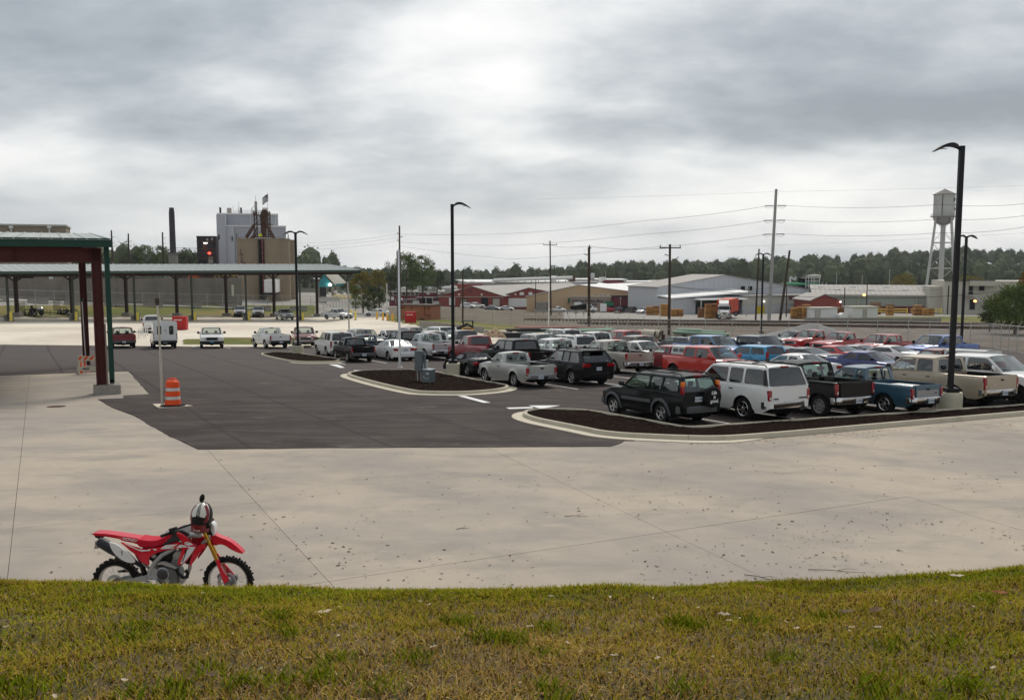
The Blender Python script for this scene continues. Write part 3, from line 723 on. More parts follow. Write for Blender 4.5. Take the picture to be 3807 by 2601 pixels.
 mb = MB(); n = len(rings[0]); mb.loft(rings, cap=False, closed=False); fi = 0; hl = SIDE+2
 for k in range(len(rings)-1):
  for i in range(n-1):
   if tubi[k] and tubi[k+1] and hl <= i <= n-2-hl: mb.mi[fi] = 1 if tubi[k][0] == 0 else 2
   fi += 1
 mb.add(rings[0], [tuple(range(n))]); mb.add(rings[-1], [tuple(range(n))])
 # wheel housings
 for a in axl:
  for s in (1, -1):
   pr = [(a+ra*cos(q), r+ra*sin(q)) for q in np.linspace(a0, pi-a0, 13)]
   mb.loft([[(x, s*(sy(x, z)-.002), z) for x, z in pr], [(x, s*(hw0-.42), z) for x, z in pr]], 3, cap=False, closed=False)
 mb.obj('body', [body, M_SEAT, kw.get('bedmat', M_BED), M_UNDER], root, 33, flip=False)
 mb = MB(); mb.box(rear+.12, nose-.15, -(hw0-.40), hw0-.40, gc-.02, belt-.5, 0)
 for a in axl: mb.tube((a, -hw0+.15, r), (a, hw0-.15, r), .055, n=8); mb.box(a-.14, a+.14, -.14, .14, r-.13, r+.12, b=.04)
 for a in axl:
  mb.box(a-ra, a+ra, -(hw0-.40), hw0-.40, r+.1, r+ra)
 mb.obj('underbody', M_UNDER, root)
 # greenhouse
 z0 = belt-.02
 def xw(z): return xa+(xb-xa)*(z-z0)/(Hs-z0)
 def xr_(z): return xd+(xc-xd)*(z-z0)/(Hs-z0)
 def yside(x, z):
  q = yb-(yb-yt)*((z-z0)/(Hs-z0))**1.25
  e = max(0, (x-(xb-.2))/(xa-xb+.2)); return q-.05*e*e
 outl = [(xd, z0), (xr_(z0+.45*(Hs-z0)), z0+.45*(Hs-z0)), (xc-.02, Hs-.05), (xc+.07, Hs)]+[(xc+(xb-xc)*k/6, Hs) for k in range(1, 6)]+[(xb-.05, Hs), (xb+.04, Hs-.04)]+[(xw(z), z) for z in np.linspace(Hs-.10, z0, 5)]
 ncol = kw.get('wins', {'fs_reg': 1, 'sm_reg': 1, 'fs_ext': 2, 'sm_ext': 2, 'fs_crew': 2, 'fs_quad': 2, 'md_crew': 2, 'suv_full': 3, 'suv_mid': 3, 'suv_small': 3, 'boxy': 2, 'sedan': 2, 'coupe': 1, 'roadster': 1}[typ])
 wz0 = belt+.035; wz1 = Hs-.055; fx = xw(wz0)-.13; fxt = xw(wz1)-.10; rx = xr_(wz0)+(.09 if kind == 'pickup' else .13); rxt = xr_(wz1)+(.09 if kind == 'pickup' else .12)
 if kind == 'car': rx = xr_(wz0)+.42; rxt = xr_(wz1)+.20
 if typ in ('suv_mid',): rx = xr_(wz0)+.30
 cuts = {1: [], 2: [kw.get('cut', .5)], 3: [.36, .66]}[ncol]
 if typ in ('fs_ext', 'sm_ext'): cuts = [.66]
 def fr(f, z): # f=0 front .. 1 rear, verticals between
  A, B = (fx, rx) if z == wz0 else (fxt, rxt); mid = (fxt+max(rx, rxt))/2
  if f == 0: return A
  if f == 1: return B
  return fxt-.0+(max(rx, rxt)-fxt)*f
 if ncol > 1: bounds = [0]+cuts+[1]
 else: bounds = [0, 1]
 wins = []
 for k in range(len(bounds)-1):
  f0, f1 = bounds[k], bounds[k+1]; g = .045
  p = [(fr(f0, wz0)-(g if f0 else 0), wz0), (fr(f0, wz1)-(g if f0 else 0), wz1), (fr(f1, wz1)+(g if f1 < 1 else 0), wz1), (fr(f1, wz0)+(g if f1 < 1 else 0), wz0)]
  wins.append(rnd_poly(p))
 roofm = kw.get('roof', body); cabm = kw.get('pillar', body)
 if typ == 'roadster': roofm = cabm = M_SOFT
 gk = [GL[c] for c in (glassk if len(glassk) > 1 else glassk*5)]   # front side, rear side, back
 gr_, gb = GL[glassk[min(1, len(glassk)-1)]], GL[glassk[-1]]; gf = GL[glassk[0]]
 mb = MB()
 for s in (1, -1):
  mb.plate(outl, wins, lambda u, v, t, s=s: (u, s*(yside(u, v)-t*.045), v), 1.0, 1)
 def zroof(x, y):
  e = min((xb-x)/.35, (x-xc)/.30, 1); e = max(e, 0); e = .45+.55*sin(e*pi/2)
  return Hs+(H-Hs)*(1-min(abs(y)/yt, 1)**3.0)*e
 NX, NY = 9, 12
 P = [[(xc-.0+(xb-xc)*(1-cos(pi*i/NX))/2, yt*(-1+2*j/NY), 0) for j in range(NY+1)] for i in range(NX+1)]
 P = [[(x, y, zroof(x, y)) for x, y, _ in rw] for rw in P]
 mb.grid(P, 0)
 # rear wall of the cab or tailgate frame
 if kind != 'car':
  def back(u, v, t):
   z = z0+(Hs+.03-z0)*v; yy = yb-(yb-yt)*((min(z, Hs)-z0)/(Hs-z0))**1.25
   return (xr_(z)-.035*(1-(u)**2)+t*.04, u*(yy-.01), min(z, zroof(xc+.01, u*yt)+.0))
  ob = [(-1, 0), (0, 0), (1, 0), (1, .5), (1, .97)]+[(q, 1) for q in np.linspace(.9, -.9, 7)]+[(-1, .97), (-1, .5)]
  m0, m1 = (.12, .86) if kind == 'pickup' else kw.get('rw', (.08, .88)); uw = .80 if kind == 'pickup' else kw.get('rwu', .87)
  hb = rnd_poly([(-uw, m0), (uw, m0), (uw*.97, m1), (-uw*.97, m1)])
  mb.plate(ob, [hb], back, 1.0, 1)
 mb.obj('cab', [roofm, cabm], root, 38)
 for k, p in enumerate(wins):
  for s in (1, -1):
   g = MB(); g.add([(u, s*(yside(u, v)-.018), v) for u, v in p], [tuple(range(len(p)))]); g.obj('side_window', gf if k == 0 else gr_, root, flip=False)
 def wsg(x0_, zt0, x1_, w0, w1, bul, m, nm, zc=None):
  g = MB(); P = []
  for i in range(7):
   f = i/6; row = []
   for j in range(11):
    u = -1+j/5; z = zt0+(zroof(x1_, 0)-.012-zt0)*f; w = w0+(w1-w0)*f
    zt = zroof(x1_+(0.01 if x1_ < xb-.1 else -.01), u*yt)-.012
    zz = zt0+(zt-zt0)*f; row.append((x0_+(x1_-x0_)*f+bul*(1-u*u)*(1-.35*f), u*w, zz))
   P.append(row)
  g.grid(P); g.obj(nm, m, root, 60, flip=False)
 wsg(xa, lerp(top, xa)+.0, xb, yb-.085, yt-.03, .10, G_CLR if glassk[0] != 'g' else G_GREEN, 'windscreen')
 if kind == 'car': wsg(xd, deck+.0, xc, yb-.10, yt-.03, -.08, gb, 'rear_window')
 else:
  g = MB(); g.add([back(u, v, .5) for u, v in hb], [tuple(range(len(hb)))]); g.obj('rear_window', gb, root, flip=False)
  if kw.get('slider'):
   g = MB()
   for u in (-.25, .25): g.box(back(u, .2, 0)[0]-.01, back(u, .2, 0)[0]+.02, u-.015, u+.015, belt+.06, Hs-.1, 0)
   g.obj('window_frame', M_DARK, root)
 # seats, wheel, dashboard
 if not far:
  rows = [xb-.42]+([xb-.42-.95] if rl > 1.2 else [])
  for q, sx in enumerate(rows):
   mb = MB()
   for yy in (-.38*Wd/1.9, .38*Wd/1.9):
    M_ = T((sx, yy, 0)) @ RY(-.18)
    mb.box(-.07, .07, -.24, .24, belt-.42, belt+.10, M=M_, b=.05); mb.box(-.05, .05, -.12, .12, belt+.12, belt+.30, M=M_, b=.045)
   mb.obj('seat', M_SEAT, root, 40)
  mb = MB(); mb.box(xa-.42, xa-.10, -yb+.08, yb-.08, belt-.2, belt+.015, b=.04)
  for q in range(12):
   a, b_ = 2*pi*q/12, 2*pi*(q+1)/12
   c0 = Vector((xa-.62, .36, belt+.0)); f_ = lambda a: c0+Vector((.08*sin(a), .18*cos(a), .17*sin(a)))
   mb.tube(f_(a), f_(b_), .014, n=5)
  mb.obj('dashboard', M_SEAT, root, 40)
 # doors with handles
 if not far:
  dz1 = belt-.045; segs = []
  if kind == 'pickup': segs = {1: [(xa-.02, xd+.12)], 2: [(xa-.02, (xa+xd)/2+(.0 if typ in ('fs_crew', 'fs_quad', 'md_crew') else -.22)), ((xa+xd)/2+(-.02 if typ in ('fs_crew', 'fs_quad', 'md_crew') else -.24), xd+.06)]}[min(ncol, 2)]
  elif kind == 'suv': segs = [(xa-.05, xa-1.12), (xa-1.14, max(xa-2.05, -wb/2+.1))]
  elif ncol == 2: segs = [(xa-.12, xa-1.15), (xa-1.17, xa-1.98)]
  else: segs = [(xa-.12, xa-1.38)]
  for (d0, d1) in segs:
   for s in (1, -1):
    P = []
    for i in range(9):
     x = d0+(d1-d0)*i/8; zb = max(zlo(x)+.05, gc+.13); P.append([(x, s*(sy(x, zb+(dz1-zb)*j/5)+.007), zb+(dz1-zb)*j/5) for j in range(6)])
    g = MB(); g.grid(P); nn = 6;
    inn = [[(x, y-s*.012, z) for x, y, z in rw] for rw in P]
    edge = [(0, j) for j in range(6)]+[(i, 5) for i in range(1, 9)]+[(8, j) for j in range(4, -1, -1)]+[(i, 0) for i in range(7, 0, -1)]
    g.loft([[P[i][j] for i, j in edge], [inn[i][j] for i, j in edge]], cap=False)
    d = g.obj('door', body, root, 50, flip=True)
    h = MB(); hx = d1+.22; hz = dz1-.12; yy = sy(hx, hz)+.01
    h.box(hx-.09, hx+.09, s*yy-.012 if s > 0 else s*yy-.02, s*yy+.02 if s > 0 else s*yy+.012, hz-.02, hz+.02, b=.01)
    h.obj('door_handle', M_DARK if kw.get('dark_handles', True) else body, d)
 # mirrors
 for s in (1, -1):
  g = MB(); mx = xa-.26; g.box(mx-.07, mx+.06, s*(hw0+.12)-.11, s*(hw0+.12)+.11, belt+.03, belt+.20 if kind != 'pickup' else belt+.25, b=.045); g.box(mx-.03, mx+.04, min(s*(yb-.02), s*(hw0+.03)), max(s*(yb-.02), s*(hw0+.03)), belt+.04, belt+.09, b=.01)
  g.obj('mirror', kw.get('mirror', M_DARK), root, 40)
 # lamps
 ty0, ty1 = kw.get('tail', (rail-.52, rail-.08) if kind == 'pickup' else ((belt-.42, belt-.03) if kind == 'suv' else (deck-.25, deck-.09)))
 tw = kw.get('tailw', .125 if kind == 'pickup' else (.15 if typ != 'suv_mid' else .42) if kind == 'suv' else .42)
 for s in (1, -1):
  g = MB(); yo = hw(rear+.05)-.004; a, b_ = s*(yo-tw), s*(yo+.004)
  g.box(rear-.014, rear+.11, min(a, b_), max(a, b_), ty0, ty1, b=.022)
  o_ = g.obj('taillight', M_RED, root, 40)
  g = MB(); hh = (ty1-ty0); zz = ty0+hh*.10
  if kind == 'pickup' or typ == 'suv_full': g.box(rear-.019, rear+.02, min(a, b_)+.025, max(a, b_)-.025, zz, zz+hh*.26, b=.01); g.obj('reversing_lamp', M_CLEAR, o_)
 hz = hf-.14; hH = .19 if kind == 'pickup' else .13; hzz = kw.get('headz', hz-.06)
 for s in (1, -1):
  g = MB(); P0 = [];
  yA, yB = hw0-.50 if kind == 'pickup' else hw0-.46, hw0-.10
  ring = lambda y, g_: [(nose+.022-.14*max(0, (y-(hw0-.48))/.38)**2-g_, s*y, hzz-hH/2), (nose+.022-.14*max(0, (y-(hw0-.48))/.38)**2-.03-g_, s*y, hzz+hH/2), (nose-.35, s*y, hzz+hH/2), (nose-.35, s*y, hzz-hH/2)]
  g.loft([ring(y, 0) for y in np.linspace(yA, yB, 6)]); g.obj('headlight', M_CLEAR, root, 40)
 g = MB(); gw = hw0-.52; gh = .26 if kind == 'pickup' else .15; gz = hzz-.03; fm = kw.get('grille', 'chrome')
 g.box(nose-.1, nose+.012, -gw, gw, gz-gh/2, gz+gh/2, 1, b=.02)
 for zz in ((gz-gh/2+.01, gz-gh/2+.035), (gz+gh/2-.035, gz+gh/2-.01), (gz-.02, gz+.02)): g.box(nose-.02, nose+.028, -gw, gw, zz[0], zz[1], 0, b=.008)
 for yy in (-gw+.015, gw-.015): g.box(nose-.02, nose+.027, yy-.018, yy+.018, gz-gh/2+.02, gz+gh/2-.02, 0)
 g.obj('grille', [{'chrome': M_CHROME, 'black': M_DARK, 'body': body}[fm], M_UNDER], root, 40)
 # bumpers
 bm_ = {'chrome': M_CHROME, 'body': body, 'black': M_DARK, 'grey': M_TRIM, 'silver': M_STEEL}[bumper]
 def bump(xe, sgn, z0_, z1_, out, m, nm):
  g = MB(); rs = []
  for y in np.linspace(-1, 1, 15):
   o1 = xe+sgn*(out-.20*abs(y)**4); yy = y*(hw0-.01)
   rs.append([(o1-sgn*.16, yy, z0_), (o1-sgn*.02, yy, z0_), (o1, yy, z0_+.03), (o1, yy, z1_-.03), (o1-sgn*.03, yy, z1_), (o1-sgn*.16, yy, z1_)])
  g.loft(rs); return g.obj(nm, m, root, 40)
 bz = (gc+.06, gc+.30) if kind != 'car' else (gc+.02, gc+.32)
 fb = bump(nose, 1, bz[0]+.04, bz[1]+.02, .09 if kind != 'car' else .05, bm_, 'front_bumper')
 rb = bump(rear, -1, bz[0]+.08, bz[1]+.07, .12 if kind == 'pickup' else .055, bm_, 'rear_bumper')
 if kind == 'pickup':
  g = MB(); g.box(rear-.14, rear-.02, -.28, .28, bz[0]+.05, bz[1]-.02, b=.02); g.tube((rear-.17, 0, gc+.02), (rear-.05, 0, gc+.02), .03); g.obj('tow_step', M_DARK, root)
 # licence plate
 pz = (bz[0]+bz[1])/2+.06 if kind == 'pickup' else (belt-.36 if kind == 'suv' else deck-.22); px_ = rear-(.145 if kind == 'pickup' else .012)
 pz = kw.get('platez', pz)
 if kw.get('plate_front'): g = MB(); g.box(nose+.095, nose+.105, -.16, .16, gc+.16, gc+.31, b=.004); g.obj('number_plate', kw['plate_front'], root)
 g = MB(); py_ = kw.get('platey', 0); g.box(px_-.012, px_, py_-.155, py_+.155, pz-.08, pz+.08, b=.004); po = g.obj('number_plate', M_PLATE, root)
 if not far:
  text_obj('lettering', kw.get('reg', 'BST 4844' if typ == 'suv_small' else '2A 8804'), .085, M_INK, po, face_frame((px_-.014, py_, pz), (0, -1, 0), (0, 0, 1)), .001)
 if kind == 'pickup' and not far:   # tailgate panel, proud of the bed, with its latch
  g = MB(); g.box(rear-.012, rear+.03, -(hw0-.23), hw0-.23, rail-.54, rail-.035, b=.012)
  tg = g.obj('tailgate', kw.get('tailgate', body), root, 40)
  g = MB(); g.box(rear-.022, rear, -.10, .10, rail-.20, rail-.13, b=.012); g.obj('latch', M_DARK, tg)
  if kw.get('word'): text_obj('lettering', kw['word'][0], kw['word'][1], kw['word'][2], tg, face_frame((rear-.016, kw['word'][3], kw['word'][4]), (0, -1, 0), (0, 0, 1)), .003, bold=.006)
 if kind != 'car' and not far:      # third brake lamp
  g = MB(); xx = xr_(Hs)-.03; g.box(xx-.03, xx+.04, -.17, .17, Hs+.0, Hs+.055, b=.012); g.obj('brake_lamp', M_RED, root)
 # wheels
 st = wheel; tyre, rim = wheel_meshes(kw.get('wr', r), .235 if kind != 'car' else .21, st)
 for a in axl:
  for s in (1, -1):
   Mw = T((a, s*(hw0-.135), r)) @ (Matrix.Identity(4) if s > 0 else RZ(pi)) @ RY(random.uniform(0, 6))
   w_ = thing_part('wheel', tyre, root, Mw); link('rim', rim, w_)
 if kw.get('rails'):
  g = MB()
  for s in (1, -1):
   yy = s*(yt-.10); xs_ = np.linspace(xc+.15, xb-.12, 8)
   g.path([(xs_[0]-.08, yy, zroof(xs_[0], yy))]+[(x, yy, zroof(x, yy)+.07) for x in xs_]+[(xs_[-1]+.10, yy, zroof(xs_[-1], yy))], .022, 6)
  for x in (xc+(xb-xc)*.28, xc+(xb-xc)*.75): g.tube((x, -yt+.1, H+.04), (x, yt-.1, H+.04), .018, n=6)
  g.obj('roof_rails', M_DARK, root, 40)
 if kw.get('cladding'):
  for s in (1, -1):
   for a in axl:
    g = MB(); pr = [(a+(ra+.0)*cos(q), r+(ra+.0)*sin(q), a+(ra+.085)*cos(q), r+(ra+.085)*sin(q)) for q in np.linspace(a0+.1, pi-a0-.1, 15)]
    g.loft([[(x0_, s*(sy(x0_, z0_)+.0), z0_), (x0_, s*(sy(x0_, z0_)+.028), z0_), (x1_, s*(sy(x1_, z1_)+.028), z1_), (x1_, s*(sy(x1_, z1_)-.01), z1_)] for x0_, z0_, x1_, z1_ in pr]); g.obj('arch_trim', M_TRIM, root, 40)
   xs_ = np.linspace(-wb/2+ra+.1, wb/2-ra-.1, 6); mz = gc+.42
   g = MB(); g.loft([[(x, s*(sy(x, mz)+.004), mz-.06), (x, s*(sy(x, mz)+.026), mz-.045), (x, s*(sy(x, mz)+.026), mz+.045), (x, s*(sy(x, mz)+.004), mz+.06)] for x in xs_])
   g.obj('side_moulding', M_TRIM, root, 40)
 if kw.get('cover'):
  g = MB(); g.box(rear+.03, xd-.06, -(hw0-.10), hw0-.10, rail, rail+.03, b=.012); g.obj('bed_cover', M_DARK, root, 40)
 if kw.get('cap'):
  g = MB(); zc0, zc1 = rail+.01, H-.04; cwm, glm = kw['cap']; xr0 = rear+.03; xr1 = xd-.07
  outc = [(xr0, zc0), (xr0+.10, zc1), (xr1, zc1), (xr1, zc0)]; hz0, hz1 = zc0+.12, zc1-.10; hs = []
  for k in range(3): u0 = xr0+.16+(xr1-xr0-.26)*k/3; hs.append(rnd_poly([(u0+.03, hz0), (u0+.03, hz1), (u0+(xr1-xr0-.26)/3-.03, hz1), (u0+(xr1-xr0-.26)/3-.03, hz0)]))
  yy = lambda z: yb-(yb-yt)*(z-zc0)/(zc1-zc0)
  for s in (1, -1): g.plate(outc, hs, lambda u, v, t, s=s: (u, s*(yy(v)-t*.03), v), 1.0, 0)
  g.add([(xr0+.10, -yt, zc1), (xr0+.10, -.3, zc1+.05), (xr0+.10, .3, zc1+.05), (xr0+.10, yt, zc1), (xr1, -yt, zc1), (xr1, -.3, zc1+.05), (xr1, .3, zc1+.05), (xr1, yt, zc1)], [(0, 1, 5, 4), (1, 2, 6, 5), (2, 3, 7, 6), (0, 3, 2, 1), (4, 5, 6, 7)])
  g.add([(xr0, -yb, zc0), (xr0, yb, zc0), (xr0+.1, yt, zc1), (xr0+.1, -yt, zc1)], [(0, 1, 2, 3)]); c_ = g.obj('bed_cap', cwm, root)
  for h_ in hs:
   for s in (1, -1):
    g = MB(); g.add([(u, s*(yy(v)-.012), v) for u, v in h_], [tuple(range(len(h_)))]); g.obj('cap_window', glm, c_, flip=False)
 return root, dict(nose=nose, rear=rear, hw=hw0, belt=belt, xa=xa, xb=xb, xc=xc, xd=xd, Hs=Hs, rail=rail, wb=wb, H=H, yb=yb, yt=yt, body=body, r=r, gc=gc)
def thing_part(name, me, parent, M): return link(name, me, parent, M)
def at_wheel(typ, px, py, which, az, h=0):
 """matrix of a vehicle of this type whose tyre touches the ground at a photo pixel"""
 p = lot(px, py); L, Wd, H, wb = SP[typ][:4]; m = on_lot(Vector((0, 0, 0)), az)
 off = m @ Vector(((wb/2 if which[0] == 'F' else -wb/2), (Wd/2-.02)*(1 if which[1] == 'L' else -1), 0)); return on_lot(p-off, az)
def at_roof(typ, px, py, az, H=None, d=None):
 L, Wd, H0, wb, fo, r, gc, belt, hc, hf, ca, wsr, rl, rwr, kind = SP[typ]; H = H or H0
 p = lot(px, py, H) if d is None else pt(px, py, d)
 if d is not None:
  # slide down onto the yard under this point
  n = Vector((0, sin(SL), cos(SL))); p = p
  q = Vector((p.x, p.y, plane_z(p.x, p.y)))
 else: q = p-Vector((0, sin(SL), cos(SL)))*H
 if kind == 'suv': rl = (wb/2-ca-wsr)-(wb/2+fo-L+.05)-rwr
 xm = wb/2-ca-wsr-rl/2; m = on_lot(Vector((0, 0, 0)), az); return on_lot(q-(m @ Vector((xm, 0, 0))), az)
A0, A1, A2 = -29.5, 150.5, 241
BLUE_PL = mat('blue_plate', (.05, .25, .35), .4)
# front row, tails towards the camera
o, s = vehicle('suv_small', 'dark_green', 'dark green compact SUV with a spare wheel cover lettered on its tailgate', at_wheel('suv_small', 2454.7, 1572.4, 'RL', -30), glassk='ggg', wheel='alloy', bumper='grey', rails=True, cladding=True, flare=True, tail=(1.05, 1.06), reg='BST 4844', platey=.18, platez=.86, grille='black')
for k in [c for c in o.children if c.name.startswith(('taillight',))]: bpy.data.objects.remove(k)
for sg in (1, -1):
 g = MB(); g.box(s['rear']+.02, s['rear']+.16, min(sg*(s['hw']-.16), sg*(s['hw']-.045)), max(sg*(s['hw']-.15), sg*(s['hw']-.055)), 1.02, 1.28, 0, b=.02)
 tl = g.obj('taillight', M_RED, o, 40); g = MB(); g.box(s['rear']+.05, s['rear']+.17, min(sg*(s['hw']-.19), sg*(s['hw']-.065)), max(sg*(s['hw']-.185), sg*(s['hw']-.085)), 1.282, 1.44, 0, b=.012); g.obj('indicator_lens', M_AMBER, tl, 40)
g = MB(); g.lathe([(.01, -.11), (.26, -.11), (.33, -.08), (.35, 0), (.34, .06), (.30, .10), (.01, .11)], 32, axis='Z', M=T((s['rear']-.14, -.30, .93)) @ RY(-pi/2)); sw = g.obj('spare_wheel_cover', M_SOFT, o, 35)
for i, (w_, z_, q) in enumerate((('Life', 1.07, -.27), ('is', .93, -.29), ('good.', .80, -.29))): text_obj('lettering', w_, .155, M_WHITEINK, sw, face_frame((s['rear']-.256, q, z_), (0, -1, 0), (0, 0, 1)), .003, bold=.004, shear=.12)
for sg in (1, -1):
 for ax in (s['wb']/2-.43, -s['wb']/2-.42):
  g = MB(); g.box(ax-.015, ax+.015, sg*(s['hw']-.16)-.13, sg*(s['hw']-.16)+.13, .13, .42, b=.01); g.obj('mud_flap', M_DARK, o)
o, s = vehicle('suv_full', 'white', 'big white SUV with tinted windows and roof rails, beside the dark green compact SUV', at_wheel('suv_full', 2759, 1560.4, 'RL', -29), glassk='tdd', wheel='chrome', bumper='chrome', rails=True, tail=(.74, 1.10), grille='body', rw=(.03, .95), rwu=.93, platez=.62, reg='2A 8804AV', dark_handles=True)
g = MB(); g.box(s['rear']-.03, s['rear']+.0, -.40, .10, 1.235, 1.25, b=.004); g.obj('wiper', M_DARK, o)
for sg in (1, -1):
 yf = lambda z: sg*(s['yb']+.008-(s['yb']-s['yt'])*((z-1.2)/(s['Hs']-1.2))**1.25); g = MB(); q = [(s['rear']+.03, 1.24), (s['rear']+.27, 1.24), (s['rear']+.37, s['Hs']-.07), (s['rear']+.25, s['Hs']-.07)]
 g.loft([[(x, yf(z)-sg*.02, z) for x, z in q], [(x, yf(z), z) for x, z in q]]); pv = g.obj('pillar_vent', M_TRIM, o)
 for k in range(12): z = 1.27+k*.043; g = MB(); g.box(s['rear']+.10+k*.007, s['rear']+.23+k*.007, min(yf(z), yf(z)+sg*.012), max(yf(z), yf(z)+sg*.012), z, z+.016); g.obj('louvre', M_UNDER, pv)
text_obj('lettering', 'CHEVROLET', .07, M_DARK, o, face_frame((s['rear']-.012, -.62, .80), (0, -1, 0), (0, 0, 1)), .003, bold=.003); text_obj('lettering', 'TAHOE', .065, M_DARK, o, face_frame((s['rear']-.012, .62, .80), (0, -1, 0), (0, 0, 1)), .003, bold=.003)
vehicle('fs_ext', 'black', 'black full-size pickup with an empty bed, between big white SUV and light blue pickup', at_wheel('fs_reg', 3025, 1547, 'RL', -29), glassk='ggg', wheel='steel', tail=(.80, 1.20), L=5.3)
o, s = vehicle('sm_ext', 'steel_blue', 'light blue compact pickup with a silver tailgate panel', at_wheel('sm_ext', 3284.5, 1537, 'RL', -29), glassk='ccc', wheel='chrome', slider=True, tail=(.62, .98), bedmat=mat('blue_bed', (.02, .05, .075), .6, var=.2))
g = MB(); g.box(s['rear']-.016, s['rear']+.0, -.58, .58, .66, .92, b=.006); tp = g.obj('tailgate_panel', M_STEEL, o); g = MB(); g.lathe([(.01, .0), (.06, .0), (.062, -.01)], 16, M=T((s['rear']-.018, -.42, .80)) @ RY(-pi/2) @ Matrix.Diagonal((.45, 1.3, 1, 1))); g.obj('badge', PT['navy'], o)
g = MB(); g.box(s['rear']+.25, s['rear']+1.25, -.1, .55, 1.03, 1.06, b=.01); tag(g.obj('foam_board', mat('white_board', (.7, .7, .7), .6), None, M=o.matrix_world @ T((0, 0, .0))), 'flat white board lying across the bed of the light blue compact pickup', 'board')
vehicle('fs_quad', 'tan', 'gold crew cab pickup with a long bed, behind the round lamp base', at_wheel('fs_quad', 3542, 1512, 'RL', -27), glassk='ctd', wheel='alloy', tail=(.76, 1.20), word=('Laramie', .07, M_CHROME, .45, .95))
vehicle('fs_crew', 'white', 'white crew cab pickup facing the camera at the right edge, beside the gold pickup', at_wheel('fs_crew', 3778, 1508, 'FR', 150), glassk='ctt', wheel='dark', mirror=M_CHROME, bumper='black')
# second row
o, s = vehicle('roadster', 'black', 'black two-seat roadster with a black fabric top', at_wheel('roadster', 1734.5, 1399.4, 'RL', -27), name='roadster', cat='car', glassk='cdc', wheel='split', bumper='body', tail=(.66, .84), tailw=.30, grille='black', platez=.55)
vehicle('sm_reg', 'silver', 'pale silver single-cab compact pickup with a bulging step-side bed, second row', at_wheel('sm_reg', 1908.2, 1438.2, 'RL', A0), glassk='ccg', wheel='alloy', bumper='silver', tail=(.60, .98), flare=True, reg='2B 4A823', L=5.0, platey=.15)
o, s = vehicle('suv_mid', 'black', 'glossy black SUV with wide red tail lights, right of the pale silver compact pickup', at_wheel('suv_mid', 2122.8, 1431.7, 'RL', -29), glassk='cdt', wheel='alloy', bumper='body', tail=(.92, 1.10), tailw=.44, rails=True, grille='black', flare=True, platez=.84)
g = MB(); g.box(s['xc']-.22, s['xc']+.02, -.62, .62, s['Hs']+.01, s['Hs']+.06, b=.02); g.obj('spoiler', s['body'], o, 40)
for sg in (1, -1):
 g = MB(); g.path([(s['xa']-.05, sg*(s['yb']+.012), s['belt']+.012), (s['xd']+.35, sg*(s['yb']+.012), s['belt']+.012), (s['xc']+.12, sg*(s['yt']+.05), s['Hs']-.12)], .014, 5); g.obj('chrome_strip', M_CHROME, o)
vehicle('sm_ext', 'black', 'black compact pickup with a white board across its bed, beside the far island', at_wheel('sm_ext', 1289.3, 1345.6, 'RL', -26), glassk='ddt', wheel='alloy', bumper='grey', tail=(.66, 1.0))
vehicle('sedan', 'white', 'white four-door sedan behind the thin white pole', at_wheel('sedan', 1442, 1341, 'RL', -28), glassk='ccc', wheel='alloy', bumper='body', tail=(.74, .90), tailw=.5, grille='chrome')
vehicle('fs_reg', 'lightsilver', 'silver old square-bodied pickup with a wide open tailgate face, right of the white sedan', at_wheel('fs_reg', 1578.5, 1338, 'RL', A0), glassk='cgg', wheel='steel', slider=True, tail=(.78, 1.18), flare=True, L=5.5, wr=.42, word=('RANGER', .10, M_TRIM, -.55, 1.05))
vehicle('suv_full', 'white', 'white full-size SUV with dark rear glass and tall tail lamps, beside the far lamp post', at_wheel('suv_full', 1212, 1326, 'RL', -26), glassk='cdd', wheel='alloy', bumper='body', tail=(.72, 1.20), rails=False, tailw=.13)
vehicle('fs_crew', 'black', 'black crew cab pickup with window visors and long bed, behind the pale silver compact pickup', at_roof('fs_crew', 1925, 1270, -29, d=52.5), glassk='ddd', wheel='dark', tail=(.8, 1.2), L=6.1, cover=False)
vehicle('fs_ext', 'white', 'white extended-cab pickup behind the glossy black SUV', at_roof('fs_ext', 2068, 1271, -29, d=54), glassk='ctc', wheel='steel', slider=True)
vehicle('fs_ext', 'pewter', 'pewter extended-cab pickup with chrome bed rails, right of the glossy black SUV', at_wheel('fs_ext', 2280, 1390, 'RL', -28), glassk='ctg', wheel='steel', tail=(.84, 1.22), word=('GMC', .01, M_CHROME, 0, 1.0), reg='4A 4A877')
vehicle('fs_reg', 'deep_red', 'dark red single-cab pickup with a round orange sticker, behind the black roadster', at_roof('fs_reg', 1772, 1256, -31, d=59), glassk='ctd', wheel='steel', L=5.6)
vehicle('fs_crew', 'dark_grey', 'dark grey crew cab pickup with a black bed cover, near the rubble pile', at_roof('fs_crew', 1716, 1236, -31, d=70), glassk='ctd', wheel='dark', cover=True, L=6.2)
vehicle('fs_ext', 'white', 'white pickup with roof clearance lamps, behind the silver square-bodied pickup', at_roof('fs_ext', 1612, 1235, -29, d=69), glassk='cdd', wheel='steel', L=6.2)
vehicle('suv_full', 'lightsilver', 'pale silver SUV at the back of the lot below the skid loader', at_roof('suv_full', 1640, 1225, 150, d=81), glassk='cdd', far=False)
vehicle('fs_crew', 'grey', 'grey crew cab pickup facing the camera, behind the white sedan', at_roof('fs_crew', 1536, 1224, 150, d=79), glassk='ctt')
vehicle('fs_crew', 'black', 'black pickup with a dark rear window, between the white sedan and the silver square-bodied pickup', at_roof('fs_crew', 1510, 1238, A0, d=69.2), glassk='tdd', wheel='dark')
vehicle('sm_ext', 'white', 'small white extended-cab pickup facing the camera, behind the navy pickup', at_roof('sm_ext', 1450, 1224, 150), glassk='ctt')
